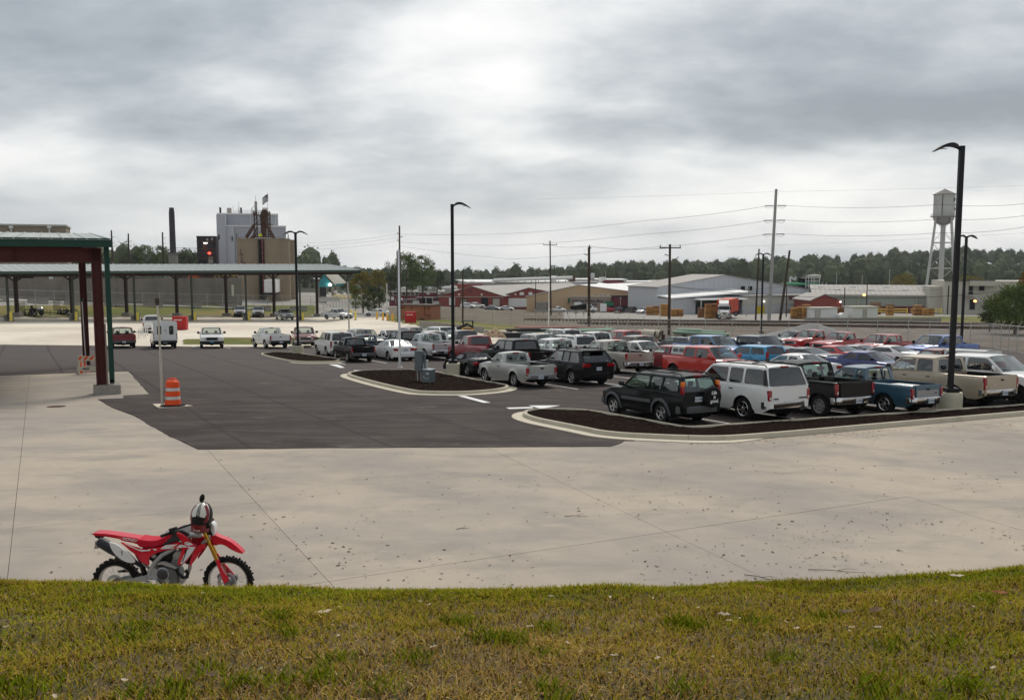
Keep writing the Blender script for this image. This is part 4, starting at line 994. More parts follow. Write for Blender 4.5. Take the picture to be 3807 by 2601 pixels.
vehicle('sm_ext', 'navy', 'navy pickup with large white maker lettering across its tailgate', at_roof('sm_ext', 1355, 1243, A0, d=67), glassk='ccc', L=5.3, word=('TOYOTA', .22, M_WHITEINK, -.1, .83))
vehicle('fs_crew', 'grey', 'steel grey crew cab pickup facing the camera, behind the black compact pickup', at_roof('fs_crew', 1342, 1222, 150), glassk='ctt')
# middle of the yard
vehicle('sm_ext', 'white', 'white compact SUV-nosed truck with a black grille, facing the camera right of the pewter pickup', at_wheel('sm_ext', 2403, 1370.5, 'FR', 150), name='small_suv', cat='suv', glassk='ccc', grille='black', bumper='body', wheel='alloy')
vehicle('md_crew', 'bright_red', 'bright red crew cab pickup facing right, behind the dark green compact SUV', at_roof('md_crew', 2630, 1283, 149, 1.82), H=1.82, glassk='ctt', wheel='dark', bumper='body', mirror=PT['bright_red'], flare=True, grille='black', dark_handles=False)
vehicle('fs_ext', 'brown', 'brown extended-cab pickup behind the pewter pickup', at_roof('fs_ext', 2375, 1245, A0), glassk='tdd')
vehicle('fs_crew', 'red', 'red crew cab pickup in front of the big concrete pipes', at_roof('fs_crew', 2325, 1236, A0, d=69.5), glassk='ctd')
vehicle('suv_full', 'white', 'white full-size SUV with dark tinted rear windows and roof rack, behind the white extended-cab pickup', at_roof('suv_full', 2135, 1242, A0), glassk='cdd', rails=True)
vehicle('suv_full', 'white', 'white SUV with a roof rack, farthest back under the long pipe rack', at_roof('suv_full', 2095, 1237, A0, d=74), glassk='ctd', rails=True)
vehicle('fs_ext', 'white', 'white pickup whose dark rear window shows left of the red crew cab pickup', at_roof('fs_ext', 2218, 1242, A0, d=67), glassk='ttd')
vehicle('fs_crew', 'grey', 'grey-silver crew cab pickup facing right, under the left end of the pipe rack', at_roof('fs_crew', 2000, 1242, 150, d=61.2), glassk='ctt', bumper='body')
vehicle('suv_mid', 'dark_grey', 'low dark grey crossover with a roof rack, left of the mid blue pickup', at_roof('sedan', 2535, 1255, A0), glassk='gtt', H=1.58, rails=True)
vehicle('sm_ext', 'deep_red', 'red pickup with a silver bed cap, behind the bright red crew cab pickup', at_roof('sm_reg', 2500, 1280, A0, 1.57, d=51.6), glassk='cdd', L=5.0, H=1.58, cap=(PT['silver'], G_DARK))
vehicle('fs_crew', 'mid_blue', 'mid blue crew cab pickup facing right in front of the green pipes', at_roof('fs_crew', 2640, 1244, 150), glassk='ctt')
vehicle('sedan', 'dark_grey', 'dark grey sedan with red tail lamps, between the two blue pickups', at_roof('sedan', 2735, 1265, A0, d=66), glassk='tdt')
vehicle('fs_crew', 'navy', 'dark blue crew cab pickup with chrome mirrors, facing right', at_roof('fs_crew', 2812, 1244, 149), glassk='dtt', mirror=M_CHROME)
vehicle('boxy', 'soul_blue', 'bright blue boxy hatchback with tall curved tail lamps', at_roof('boxy', 2830, 1281, -29), name='hatchback', cat='car', glassk='ttd', bumper='black', tail=(.85, 1.30), tailw=.14, grille='black')
vehicle('coupe', 'dark_grey', 'dark grey muscle sedan with a full-width tail lamp', at_roof('coupe', 2992, 1289, -32), glassk='ttt', wins=2, tail=(.88, .97), tailw=.9, bumper='body', wheel='dark')
vehicle('sedan', 'white', 'white sedan roof showing just behind the big white SUV', at_roof('sedan', 2972, 1323, -29, d=44.8), glassk='ccc', bumper='body')
vehicle('coupe', 'coupe_red', 'bright red coupe left of the dark blue sedan', at_roof('coupe', 3108, 1287, -31, d=54), glassk='ttt', bumper='body', wheel='dark')
vehicle('sedan', 'wrx_blue', 'dark blue sports sedan facing right, behind the light blue compact pickup', at_roof('sedan', 3218, 1302, 149), glassk='ttc', bumper='body', wheel='dark')
vehicle('coupe', 'white', 'white coupe with a black spoiler, behind the gold pickup', at_roof('coupe', 3310, 1282, -33), glassk='ttt', bumper='body', wheel='dark')
vehicle('sedan', 'grey', 'grey car whose roof shows between the red coupe and the white coupe', at_roof('sedan', 3188, 1288, -31, 1.32, d=57), glassk='ttt', H=1.34)
vehicle('sm_ext', 'rust', 'reddish brown pickup with a silver bed cap, behind the white crew cab pickup', at_roof('sm_ext', 3500, 1291, A0, 1.72, d=46), glassk='ccc', L=5.4, H=1.66, cap=(PT['silver'], G_DARK))
# row along the far right fence, noses to the left
GD = 'pickups parked along the right-hand fence'
vehicle('sm_reg', 'dark_grey', 'dark grey small pickup, leftmost of the row along the right fence', at_roof('sm_reg', 2950, 1235, A2, d=77), group=GD, glassk='ctt')
vehicle('fs_reg', 'red', 'red single-cab pickup with a grey lower bumper, right of the dark grey small pickup', at_roof('fs_reg', 3022, 1233, A2, d=72), group=GD, bumper='body')
vehicle('fs_reg', 'red', 'red single-cab pickup with a big chrome grille, second red one along the right fence', at_roof('fs_reg', 3132, 1232, A2), group=GD, bumper='chrome', L=5.6)
vehicle('fs_ext', 'red', 'red extended-cab pickup with a red grille, third red one along the right fence', at_roof('fs_ext', 3290, 1240, A2), group=GD, grille='body', bumper='body')
vehicle('fs_crew', 'blue', 'bright blue crew cab pickup with a chrome cross grille', at_roof('fs_crew', 3500, 1243, A2), group=GD, glassk='ctt')
# left side of the yard
def ctr(typ, px, row, az, near):
 """vehicle whose near end is centred over a pixel of the yard"""
 L, Wd, H, wb, fo = SP[typ][:5]; p = lot(px, row); m = on_lot(Vector((0, 0, 0)), az)
 off = Vector((-wb/2-.05, 0, 0)) if near == 'tail' else Vector((wb/2+.05, 0, 0)); return on_lot(p-(m @ off), az)
GL_ = 'pickups at the far left edge of the asphalt'
vehicle('fs_ext', 'maroon', 'faded maroon pickup seen from behind, right of the green downpipe', ctr('fs_ext', 459, 1294, -27, 'tail'), group=GL_, glassk='tcc', bumper='grey', pillar=PT['brown'], slider=True)
vehicle('fs_reg', 'white', 'white pickup facing the camera with a dark front bumper', ctr('fs_reg', 788, 1294, 160, 'nose'), group=GL_, glassk='ccc', bumper='black', grille='black', plate_front=BLUE_PL, wheel='steel')
vehicle('fs_reg', 'white', 'white single-cab pickup from behind, left of the old red and white pickup', ctr('fs_reg', 1025, 1294, -33, 'tail'), group=GL_, glassk='ccc', bumper='black', L=5.6, wheel='alloy')
vehicle('fs_reg', 'rust', 'old red and white pickup facing the camera, behind the far lamp post', ctr('fs_reg', 1135, 1291, 163, 'nose'), group=GL_, glassk='ccc', bumper='chrome', rail=1.15, wheel='chrome')
# white service truck with a tall box body
Mx = ctr('fs_reg', 612, 1295, -25, 'tail')
o, s = vehicle('fs_reg', 'white', 'white service truck with a tall enclosed box and two rear door windows', Mx, name='box_truck', cat='truck', group=GL_, glassk='ccc', bumper='black', cover=True, tail=(.9, .95), wheel='steel')
for k in [c for c in o.children if c.name.startswith(('taillight', 'tailgate', 'bed_cover'))]:
 for g_ in list(k.children): bpy.data.objects.remove(g_)
 bpy.data.objects.remove(k)
wb_ = PT['white']; g = MB(); x0, x1 = s['rear']-.1, s['xd']-.02
g.loft([[(x, -1.02, .75), (x, 1.02, .75), (x, .98, 2.32), (x, .88, 2.42), (x, -.88, 2.42), (x, -.98, 2.32)] for x in (x0, x1)]); bx = g.obj('box_body', wb_, o)
for sg in (1, -1):
 hole = rnd_poly([(sg*.50-.14, 1.32), (sg*.50+.14, 1.32), (sg*.50+.14, 2.0), (sg*.50-.14, 2.0)]); outl = [(sg*.035, .86), (sg*.86, .86), (sg*.86, 2.30), (sg*.035, 2.30)]
 g = MB(); g.plate(outl, [hole], lambda u, v, t: (x0-.03+t*.03, u, v), 1.0); dr = g.obj('rear_door', wb_, o)
 g = MB(); g.add([(x0-.012, u, v) for u, v in hole], [tuple(range(len(hole)))]); g.obj('pane', G_TINT, dr, flip=False)
 g = MB(); g.plate(rnd_poly([(sg*.50-.18, 1.28), (sg*.50+.18, 1.28), (sg*.50+.18, 2.04), (sg*.50-.18, 2.04)]), [hole], lambda u, v, t: (x0-.045+t*.014, u, v), 1.0); g.obj('seal', M_DARK, dr)
 for z, m in ((.98, M_RED), (1.14, M_CLEAR), (1.30, M_RED)):
  g = MB(); g.lathe([(.01, 0), (.055, 0), (.06, -.012)], 12, M=T((x0-.005, sg*.94, z)) @ RY(-pi/2)); g.obj('round_lamp', m, o)
g = MB(); g.box(x0-.05, x0-.03, -.05, .05, 1.60, 1.68, b=.01); g.obj('door_latch', M_DARK, o)
g = MB(); g.box(x0-.12, x0-.0, -.98, .98, .58, .74, b=.02); g.obj('step_bumper', M_DARK, o)
# beyond the asphalt
def far_car(typ, color, label, px, row, az, group=None, **kw):
 p = ground_at(px, row); kw.setdefault('far', True); return vehicle(typ, color, label, upright(p, az), group=group, **kw)
far_car('fs_ext', 'white', 'white pickup seen from behind on the gravel, beyond the service truck', 566, 1230, -22, glassk='tdd')
GC_ = 'pickups parked under the long canopy'
far_car('fs_reg', 'lightsilver', 'pale pickup under the long canopy, leftmost of the three facing out', 893, 1176, 165, GC_, glassk='tdd', grille='black', bumper='black')
far_car('fs_reg', 'lightsilver', 'pale pickup under the long canopy, middle of the three facing out', 961, 1177, 165, GC_, glassk='tdd', grille='black', bumper='black')
far_car('fs_reg', 'lightsilver', 'pale silver pickup with a blue plate, rightmost of three under the long canopy', 1058, 1188, 150, GC_, glassk='tdd', bumper='grey', plate_front=BLUE_PL)
far_car('fs_ext', 'white', 'white pickup facing right at the end of the long canopy', 1256, 1187, 125, glassk='tdd', bumper='black')
far_car('sedan', 'white', 'white sedan on the gravel drive behind the yellow bollards', 1398, 1176, 262, glassk='ctt', bumper='body')
far_car('fs_ext', 'white', 'white pickup parked at the foot of the silos', 915, 1090, 95, glassk='ctt')
far_car('suv_mid', 'white', 'white SUV at the foot of the silos, right of the white pickup', 938, 1093, 100, glassk='ctt')
GT = 'vehicles parked in front of the factory buildings'
for args in [('sm_ext', 'white', 'small white pickup, leftmost in front of the tan building', 2074, 1160, 85), ('fs_crew', 'grey', 'grey pickup between the small white pickup and the dump truck', 2112, 1158, 265),
             ('suv_mid', 'black', 'black SUV right of the green awning', 2302, 1164, 20), ('suv_mid', 'dark_grey', 'dark SUV second from the green awning, in front of the red brick wall', 2345, 1162, -20), ('suv_small', 'white', 'white crossover beside the yellow lumber stacks', 2388, 1166, 215),
             ('suv_mid', 'white', 'white SUV at the left end of the cars below the red gable', 1742, 1146, 110), ('fs_crew', 'white', 'white crew cab pickup beside the leftmost white SUV below the red gable', 1768, 1146, 70), ('sedan', 'grey', 'grey sedan in the nearer line below the red gable', 1832, 1153, 100),
             ('sedan', 'lightsilver', 'silver sedan right of the grey sedan below the red gable', 1884, 1154, 95), ('fs_ext', 'white', 'white pickup behind the silver sedan below the red gable', 1870, 1147, 85), ('suv_full', 'white', 'big white SUV below the white roller door', 1921, 1147, 60), ('sedan', 'black', 'black car with a white hood right of the big white SUV', 1962, 1149, 70),
             ('fs_reg', 'red', 'red pickup under the right-hand green awning', 2268, 1160, 300)]:
 far_car(*args, group=GT, glassk='ttt')
# ------------------------------------------------------------------ lamps, posts, canopies and other yard furniture
M_LPOST = mat('black_lamp_paint', (.010, .010, .012), .45, var=.15)
M_CONB = mat('cast_concrete', (.50, .47, .36), .9, var=.12, vscale=2, bump=.3, dirt=.4, dcol=(.30, .24, .14))
M_CONG = mat('grey_concrete', (.27, .25, .22), .9, var=.2, vscale=2, bump=.3, dirt=.6, dcol=(.13, .11, .09))
M_GALV = mat('galvanised_steel', (.50, .51, .52), .4, .55, var=.12, vscale=2)
M_GREYBOX = mat('cabinet_grey', (.125, .15, .155), .5, var=.06)
M_YEL = mat('bollard_yellow', (.78, .60, .10), .55, var=.1, dirt=.3, dcol=(.3, .2, .08))
M_MAROON = mat('maroon_steel', (.075, .017, .015), .6, var=.15, vscale=1.5, dirt=.2, dcol=(.05, .02, .02))
M_DGREEN = mat('dark_green_trim', (.012, .048, .034), .5, var=.12, vscale=2)
M_ROOFG = mat('pale_green_roof', (.44, .47, .45), .45, .2, var=.10, vscale=.6, dirt=.25, dcol=(.28, .30, .27))
M_WOODP = mat('weathered_pole', (.060, .040, .028), .9, var=.3, vscale=1.5, bump=.3)
M_GREYPOLE = mat('pale_pole', (.34, .34, .32), .8, var=.15, vscale=1)
M_WIRE = mat('wire', (.05, .05, .05), .6, var=0)
M_FENCE = mat('fence_galv', (.42, .42, .40), .5, .4, var=.1)
M_REDBOX = mat('red_panel', (.42, .025, .022), .5, var=.1, dirt=.2, dcol=(.2, .02, .02))
def lamp(label, foot, top_px, top_row, arms, az, base='round', Hs=9.5, arm=1.0):
 t = thing('lamp_post', label, 'lamp post', upright(foot, az), 'black parking lot lamp posts')
 bh = .72; mb = MB()
 if base == 'round': mb.lathe([(.43, -.15), (.43, .22), (.425, .225), (.43, .23), (.43, .45), (.425, .455), (.43, .46), (.43, bh-.03), (.41, bh), (.01, bh)], 28)
 else: mb.box(-.37, .37, -.37, .37, -.15, bh, b=.03)
 mb.obj('concrete_base', M_CONB, t, 35)
 mb = MB(); mb.box(-.24, .24, -.24, .24, bh, bh+.16, b=.015); mb.obj('base_cover', M_LPOST, t, 35)
 mb = MB(); mb.box(-.085, .085, -.085, .085, bh+.1, Hs, b=.012); pole = mb.obj('pole', M_LPOST, t, 35)
 for s in arms:
  mb = MB(); P = []
  n = 14
  for i in range(n+1):
   f = i/n; x = .07+f*arm; z = Hs-.12+.20*sin(pi*min(f*1.02, 1)**.75)-.10*f
   w = .06+.13*sin(pi*f**.8)**.9*(1 if f > .12 else .5) if 0 < f < 1 else .03; th = .07*(1-f)+.03+.05*sin(pi*f)
   if i == n: w, th = .01, .008
   P.append([(s*x, -w, z-th/2), (s*x, w, z-th/2), (s*x, w*.8, z+th/2), (s*x, -w*.8, z+th/2)])
  mb.loft(P); hd = mb.obj('lamp_head', M_LPOST, t, 50)
  mb = MB(); mb.box(min(s*.55, s*.85), max(s*.55, s*.85), -.07, .07, Hs-.115, Hs-.095); mb.obj('lens', M_CLEAR, hd)
 return t
lamp('tall single-arm lamp post on a round pale base, nearest the camera on the right', lot(3529, 1528), 3593, 544, (-1,), 90, 'round', 9.62, 1.0)
lamp('single-arm lamp post beside the grey electrical cabinets, arm pointing right', lot(1685, 1397), 1682, 762, (1,), 90, 'square', 9.35, .95)
lamp('twin-arm lamp post on the farthest small island', lot(1109, 1318), 1100, 860, (1, -1), 88, 'square', 9.5, .9)
lamp('twin-arm lamp post at the far fence near the leaning brown pole', lot(2829, 1262), 2837, 945, (1, -1), 85, 'square', 9.5, .9)
lamp('twin-arm lamp post just right of the nearest tall lamp post', lot(3572, 1311), 3600, 876, (1, -1), 80, 'square', 9.4, .95)
# thin white pole on the middle island
p = lot(1487, 1374, .0); t = thing('white_pole', 'thin galvanised white pole standing on the middle mulch island', 'pole', upright(p, 90))
mb = MB(); mb.lathe([(.16, .12), (.16, .17), (.085, .19)], 18); mb.obj('base_flange', M_GALV, t, 40); mb = MB(); mb.lathe([(.085, .15), (.05, 7.2), (.01, 7.25)], 14); mb.obj('shaft', mat('white_aluminium', (.62, .62, .62), .35, .4, var=.08), t, 40)
# electrical cabinets: one steel frame holds them
def cabinet():
 p = lot(1576, 1426); M = upright(p, 118) @ Matrix.Scale(.72, 4); t = thing('electrical_cabinet', 'grey electrical cabinets on posts over a small concrete pad, on the middle island', 'electrical cabinet', M)
 mb = MB(); mb.box(-.75, .95, -.95, .55, -.05, .13, b=.02); mb.obj('pad', M_KERB, t)
 mb = MB(); mb.box(-.62, -.08, -.20, .22, .85, 2.28, b=.02); c = mb.obj('tall_box', M_GREYBOX, t, 35)
 mb = MB(); mb.box(-.59, -.11, -.222, -.20, .90, 2.23, b=.008); d = mb.obj('box_door', M_GREYBOX, c, 35)
 for z in (1.1, 1.55, 2.0): mb = MB(); mb.tube((-.615, -.225, z-.05), (-.615, -.225, z+.05), .012, n=6); mb.obj('hinge', M_DARK, c)
 mb = MB(); mb.box(.12, .78, -.42, .28, .13, 1.02, b=.03); c2 = mb.obj('low_box', M_GREYBOX, t, 35)
 mb = MB(); mb.box(.10, .80, -.44, .30, 1.02, 1.06, b=.012); mb.obj('lid', mat('cabinet_pale', (.38, .42, .42), .4), c2)
 mb = MB(); mb.box(.48, .70, -.432, -.42, .75, .82); mb.obj('data_plate', M_WHITEINK, c2)
 for x, y in ((-.50, -.02), (-.22, -.02)): mb = MB(); mb.tube((x, y, .1), (x, y, .86), .045, n=10); mb.obj('conduit', M_GALV, t, 40)
 mb = MB(); mb.box(-.02, .08, .06, .16, .10, 2.0, b=.01); mb.box(-.10, .10, .0, .20, 1.92, 2.06, b=.01); mb.obj('post', M_GREYBOX, t)
 mb = MB(); mb.tube((.30, -.02, 1.05), (.30, -.02, 1.62), .045, n=12); mb.lathe([(.075, 1.58), (.075, 1.66), (.01, 1.68)], 12, M=T((.30, -.02, 0))); mb.obj('meter', M_GALV, t, 40)
 mb = MB(); mb.path([(.05, -.1, 1.4), (.14, -.2, .9), (.3, -.47, .5), (.55, -.47, .42), (.72, -.45, .5)], .022, 6); mb.obj('cable', M_GALV, t, 40)
 mb = MB(); mb.box(-.72, -.62, -.1, .05, .95, 1.25, b=.02); mb.obj('side_switch', M_GREYBOX, t)
cabinet()
# traffic drum and its neighbour post
M_ORANGE = mat('drum_orange', (.80, .085, .018), .45, var=.08, dirt=.15, dcol=(.3, .08, .03)); M_REFL = mat('reflective_white', (.62, .60, .56), .4, var=.1, dirt=.25, dcol=(.3, .26, .2))
p = lot(643, 1510); t = thing('traffic_drum', 'orange and white striped traffic drum with a black rubber base', 'traffic drum', on_lot(p, 90))
mb = MB(); mb.lathe([(.46, 0), (.47, .03), (.44, .06), (.30, .07), (.01, .07)], 32); mb.obj('rubber_base', M_TYRE, t, 35)
def rr(z): return .295-.062*(z-.07)
bands = [(.07, .27, 0), (.27, .40, 1), (.40, .60, 0), (.60, .73, 1), (.73, .97, 0)]
for z0, z1, k in bands:
 mb = MB(); o_ = .0 if k == 0 else -.008
 mb.lathe([(rr(z0)-.02, z0), (rr(z0)+.004+o_, z0+.012), (rr(z1)+.004+o_, z1-.012), (rr(z1)-.02, z1)], 36); mb.obj('orange_band' if k == 0 else 'white_band', M_REFL if k else M_ORANGE, t, 35)
mb = MB(); mb.lathe([(rr(.97)-.02, .96), (rr(.97)-.02, .985), (.18, 1.0), (.01, 1.0)], 28); mb.path([(-.19, 0, .97), (-.17, 0, 1.05), (-.08, 0, 1.09), (.08, 0, 1.09), (.17, 0, 1.05), (.19, 0, .97)], .022, 6)
mb.box(-.08, .08, -.05, .05, .99, 1.04, b=.02); mb.obj('handle_top', M_ORANGE, t, 40)
p = lot(604, 1512); t = thing('marker_post', 'leaning pale pipe post with a rusty sleeve top, beside the traffic drum', 'post', upright(p, 90))
mb = MB(); mb.lathe([(.05, -.05), (.045, 2.15)], 12); mb.tube((0, 0, 2.15), (-.045, 0, 3.95), .04, .04, 12, cap=False); mb.obj('pipe', mat('pale_pipe', (.50, .46, .38), .6, var=.15, dirt=.5, dcol=(.22, .17, .12)), t, 40)
mb = MB(); mb.tube((-.045, 0, 3.90), (-.047, 0, 4.0), .05, .075, 12); mb.tube((-.047, 0, 4.0), (-.049, 0, 4.17), .085, .085, 12); mb.obj('sleeve', mat('rusty_sleeve', (.06, .045, .035), .8, var=.3), t, 40)
sheet('paved_patch', [lot(568, 1503).xy, lot(640, 1500).xy, lot(717, 1509).xy, lot(640, 1516).xy, lot(590, 1519).xy], .022, M_PAN, .01, pm)
# barricade and cones near the maroon column
p = lot(337, 1391); t = thing('barricade', 'white wooden barricade with an orange striped board, half behind the maroon column', 'barricade', upright(p, 90)); MW = mat('white_painted_wood', (.58, .55, .45), .7, var=.1, dirt=.3, dcol=(.3, .25, .17))
for z0, z1, y in ((.78, 1.05, -.16), (.22, .46, -.24)):
 mb = MB(); mb.box(-.62, .62, y-.015, y+.015, z0, z1, b=.004); bd = mb.obj('board', MW, t)
 if z0 > .5:
  for k in range(-3, 4):
   a = k*.33+.02; q = [(a, z0+.05), (a+.16, z0+.05), (a+.34, z1), (a+.18, z1)]; q = [(min(max(x, -.6), .6), z) for x, z in q]
   mb = MB(); mb.ext(q, y-.020, y-.012); mb.obj('orange_stripe', M_ORANGE, bd)
 else: text_obj('lettering', 'AGS', .20, M_INK, bd, face_frame((-.12, y-.02, .34), (1, 0, 0), (0, 0, 1)), .003, bold=.006)
for x in (-.52, .52):
 for s in (-1, 1): mb = MB(); mb.loft([[(x-.04, s*.30-.02, 0), (x+.04, s*.30-.02, 0), (x+.04, s*.30+.02, 0), (x-.04, s*.30+.02, 0)], [(x-.04, s*.12-.02, 1.08), (x+.04, s*.12-.02, 1.08), (x+.04, s*.12+.02, 1.08), (x-.04, s*.12+.02, 1.08)]]); mb.obj('leg', MW, t)
mb = MB(); mb.box(-.5, .5, -.31, -.27, .06, .10); mb.obj('rail', MW, t)
for k, (px, rw, lab) in enumerate(((301, 1389, 'orange traffic cone at the left foot of the barricade'), (317, 1381, 'faded second traffic cone behind the front cone by the barricade'))):
 p = lot(px, rw); t = thing('traffic_cone', lab, 'traffic cone', on_lot(p, 90), 'traffic cones by the barricade')
 mb = MB(); mb.box(-.2, .2, -.2, .2, 0, .035, b=.012); mb.obj('cone_base', M_TYRE if k == 0 else M_ORANGE, t); mb = MB(); mb.lathe([(.15, .03), (.032, .72), (.0, .72)], 20); mb.obj('cone_body', M_ORANGE, t, 40)
for px, rw, h, lab in ((322, 1383, 4.1, 'thin dark post with a box top left of the maroon column'), ):
 p = lot(px, rw); t = thing('thin_post', lab, 'post', upright(p, 90)); mb = MB(); mb.tube((0, 0, 0), (-.02*h, 0, h), .025, n=8); mb.obj('rod', M_GALV, t, 40)
 mb = MB(); mb.tube((-.02*h, 0, h), (-.02*h-.005, 0, h+.2), .07, .09, 10); mb.obj('cap', M_DARK, t)

# ---- near canopy (maroon frame, green trim), square to the bays
def near_canopy():
 foot = lot(391, 1464); M = upright(foot, 62.4); t = thing('carport', 'near carport at the left with maroon steel frame, dark green fascia and pale metal roof', 'carport', M)
 # local x: along the front (to the right, az 61), y: to the back left (az -29)
 H0 = 6.38; W_ = 22.0; Dp = 21.0; rise = .85
 def zb(y): return H0+rise*y/Dp
 mb = MB(); mb.box(-.45, .62, -.40, .45, -.3, .42, b=.02); mb.obj('column_plinth', M_CONG, t, 35)
 def icol(x, y, w, h, nm='column'):
  mb = MB(); base = .42 if y < 1 else .1
  dz = -tan(SL)*y*cos(R(29))-tan(SL)*x*sin(R(29))*1
  base += dz
  for a, b_ in ((-.20, -.16), (.16, .20)): mb.loft([[(x+a, y-w/2, base), (x+b_, y-w/2, base), (x+b_, y+w/2, base), (x+a, y+w/2, base)], [(x+a, y-w/2, h), (x+b_, y-w/2, h), (x+b_, y+w/2, h), (x+a, y+w/2, h)]])
  mb.box(x-.16, x+.16, y-.012, y+.012, base, h); return mb.obj(nm, M_MAROON, t)
 icol(-.12, 0, .34, zb(0)-.05); icol(-.12, Dp*.9, .34, zb(Dp*.9)-.05); icol(-W_+.5, 0, .34, zb(0)-.05); icol(-W_+.5, Dp*.9, .34, zb(Dp*.9)-.05)
 for y in (0, Dp*.9):      # front and back beams
  mb = MB(); z = zb(y)
  mb.box(-W_, .10, y-.12, y+.12, z-.06, z, 0); mb.box(-W_, .10, y-.012, y+.012, z-.56, z-.06, 0); mb.box(-W_, .10, y-.12, y+.12, z-.62, z-.56, 0); mb.obj('beam', M_MAROON, t)
  for x in (-3.2, -7.5, -12): mb = MB(); mb.box(x-.015, x+.015, y-.11, y+.11, z-.56, z-.06); mb.obj('web_stiffener', M_MAROON, t)
 mb = MB(); a = (-.0, .15, zb(0)-.62); mb.loft([[(-.08, .15, zb(0)-.55), (.08, .15, zb(0)-.55), (.08, .15, zb(0)-.05), (-.08, .15, zb(0)-.05)], [(-.08, Dp*.9, zb(Dp*.9)-.55), (.08, Dp*.9, zb(Dp*.9)-.55), (.08, Dp*.9, zb(Dp*.9)-.05), (-.08, Dp*.9, zb(Dp*.9)-.05)]]); mb.obj('side_beam', M_MAROON, t)
 for y in np.linspace(2, Dp-1, 8): mb = MB(); mb.box(-W_, .3, y-.03, y+.03, zb(y)+.0, zb(y)+.18); mb.obj('purlin', M_MAROON, t)
 mb = MB(); mb.box(-W_, .50, -.62, -.50, zb(0)+.02, zb(0)+.33, b=.01); mb.box(-W_, .50, -.66, -.50, zb(0)+.30, zb(0)+.40, b=.01); mb.obj('fascia', M_DGREEN, t)
 mb = MB(); mb.loft([[(.39, -.6, zb(0)+.05), (.50, -.6, zb(0)+.05), (.50, -.6, zb(0)+.38), (.39, -.6, zb(0)+.38)], [(.39, Dp, zb(Dp)+.05), (.50, Dp, zb(Dp)+.05), (.50, Dp, zb(Dp)+.40), (.39, Dp, zb(Dp)+.40)]]); mb.obj('gable_trim', M_DGREEN, t)
 k = 0; x = .45
 while x > -W_:
  mb = MB(); x0 = x-.90; z0, z1 = zb(-.6)+.36, zb(Dp)+.42
  pr = [(x0+.004, 0), (x0+.42, 0), (x0+.44, .03), (x0+.47, .03), (x0+.49, 0), (x-.05, 0), (x-.03, .06), (x, .06), (x, 0), (x, -.012), (x0+.004, -.012)]
  mb.loft([[(a_, -.68, z0+b_) for a_, b_ in pr], [(a_, Dp, z1+b_) for a_, b_ in pr]]); mb.obj('roof_panel', M_ROOFG, t); x -= .90
 mb = MB(); mb.box(.20, .40, -.16, .10, .75, zb(0)+.05, b=.01); mb.box(.20, .40, -.16, .10, .46, .76, b=.03); mb.obj('downpipe', M_DGREEN, t, 35)
 mb = MB(); mb.tube((.30, -.18, .56), (.30, -.1, .60), .085, n=12); mb.obj('downpipe_outlet', M_UNDER, t)
 mb = MB(); mb.box(.09, .15, -.02, .12, .42, 3.1); mb.obj('white_post', MW, t)
near_canopy()

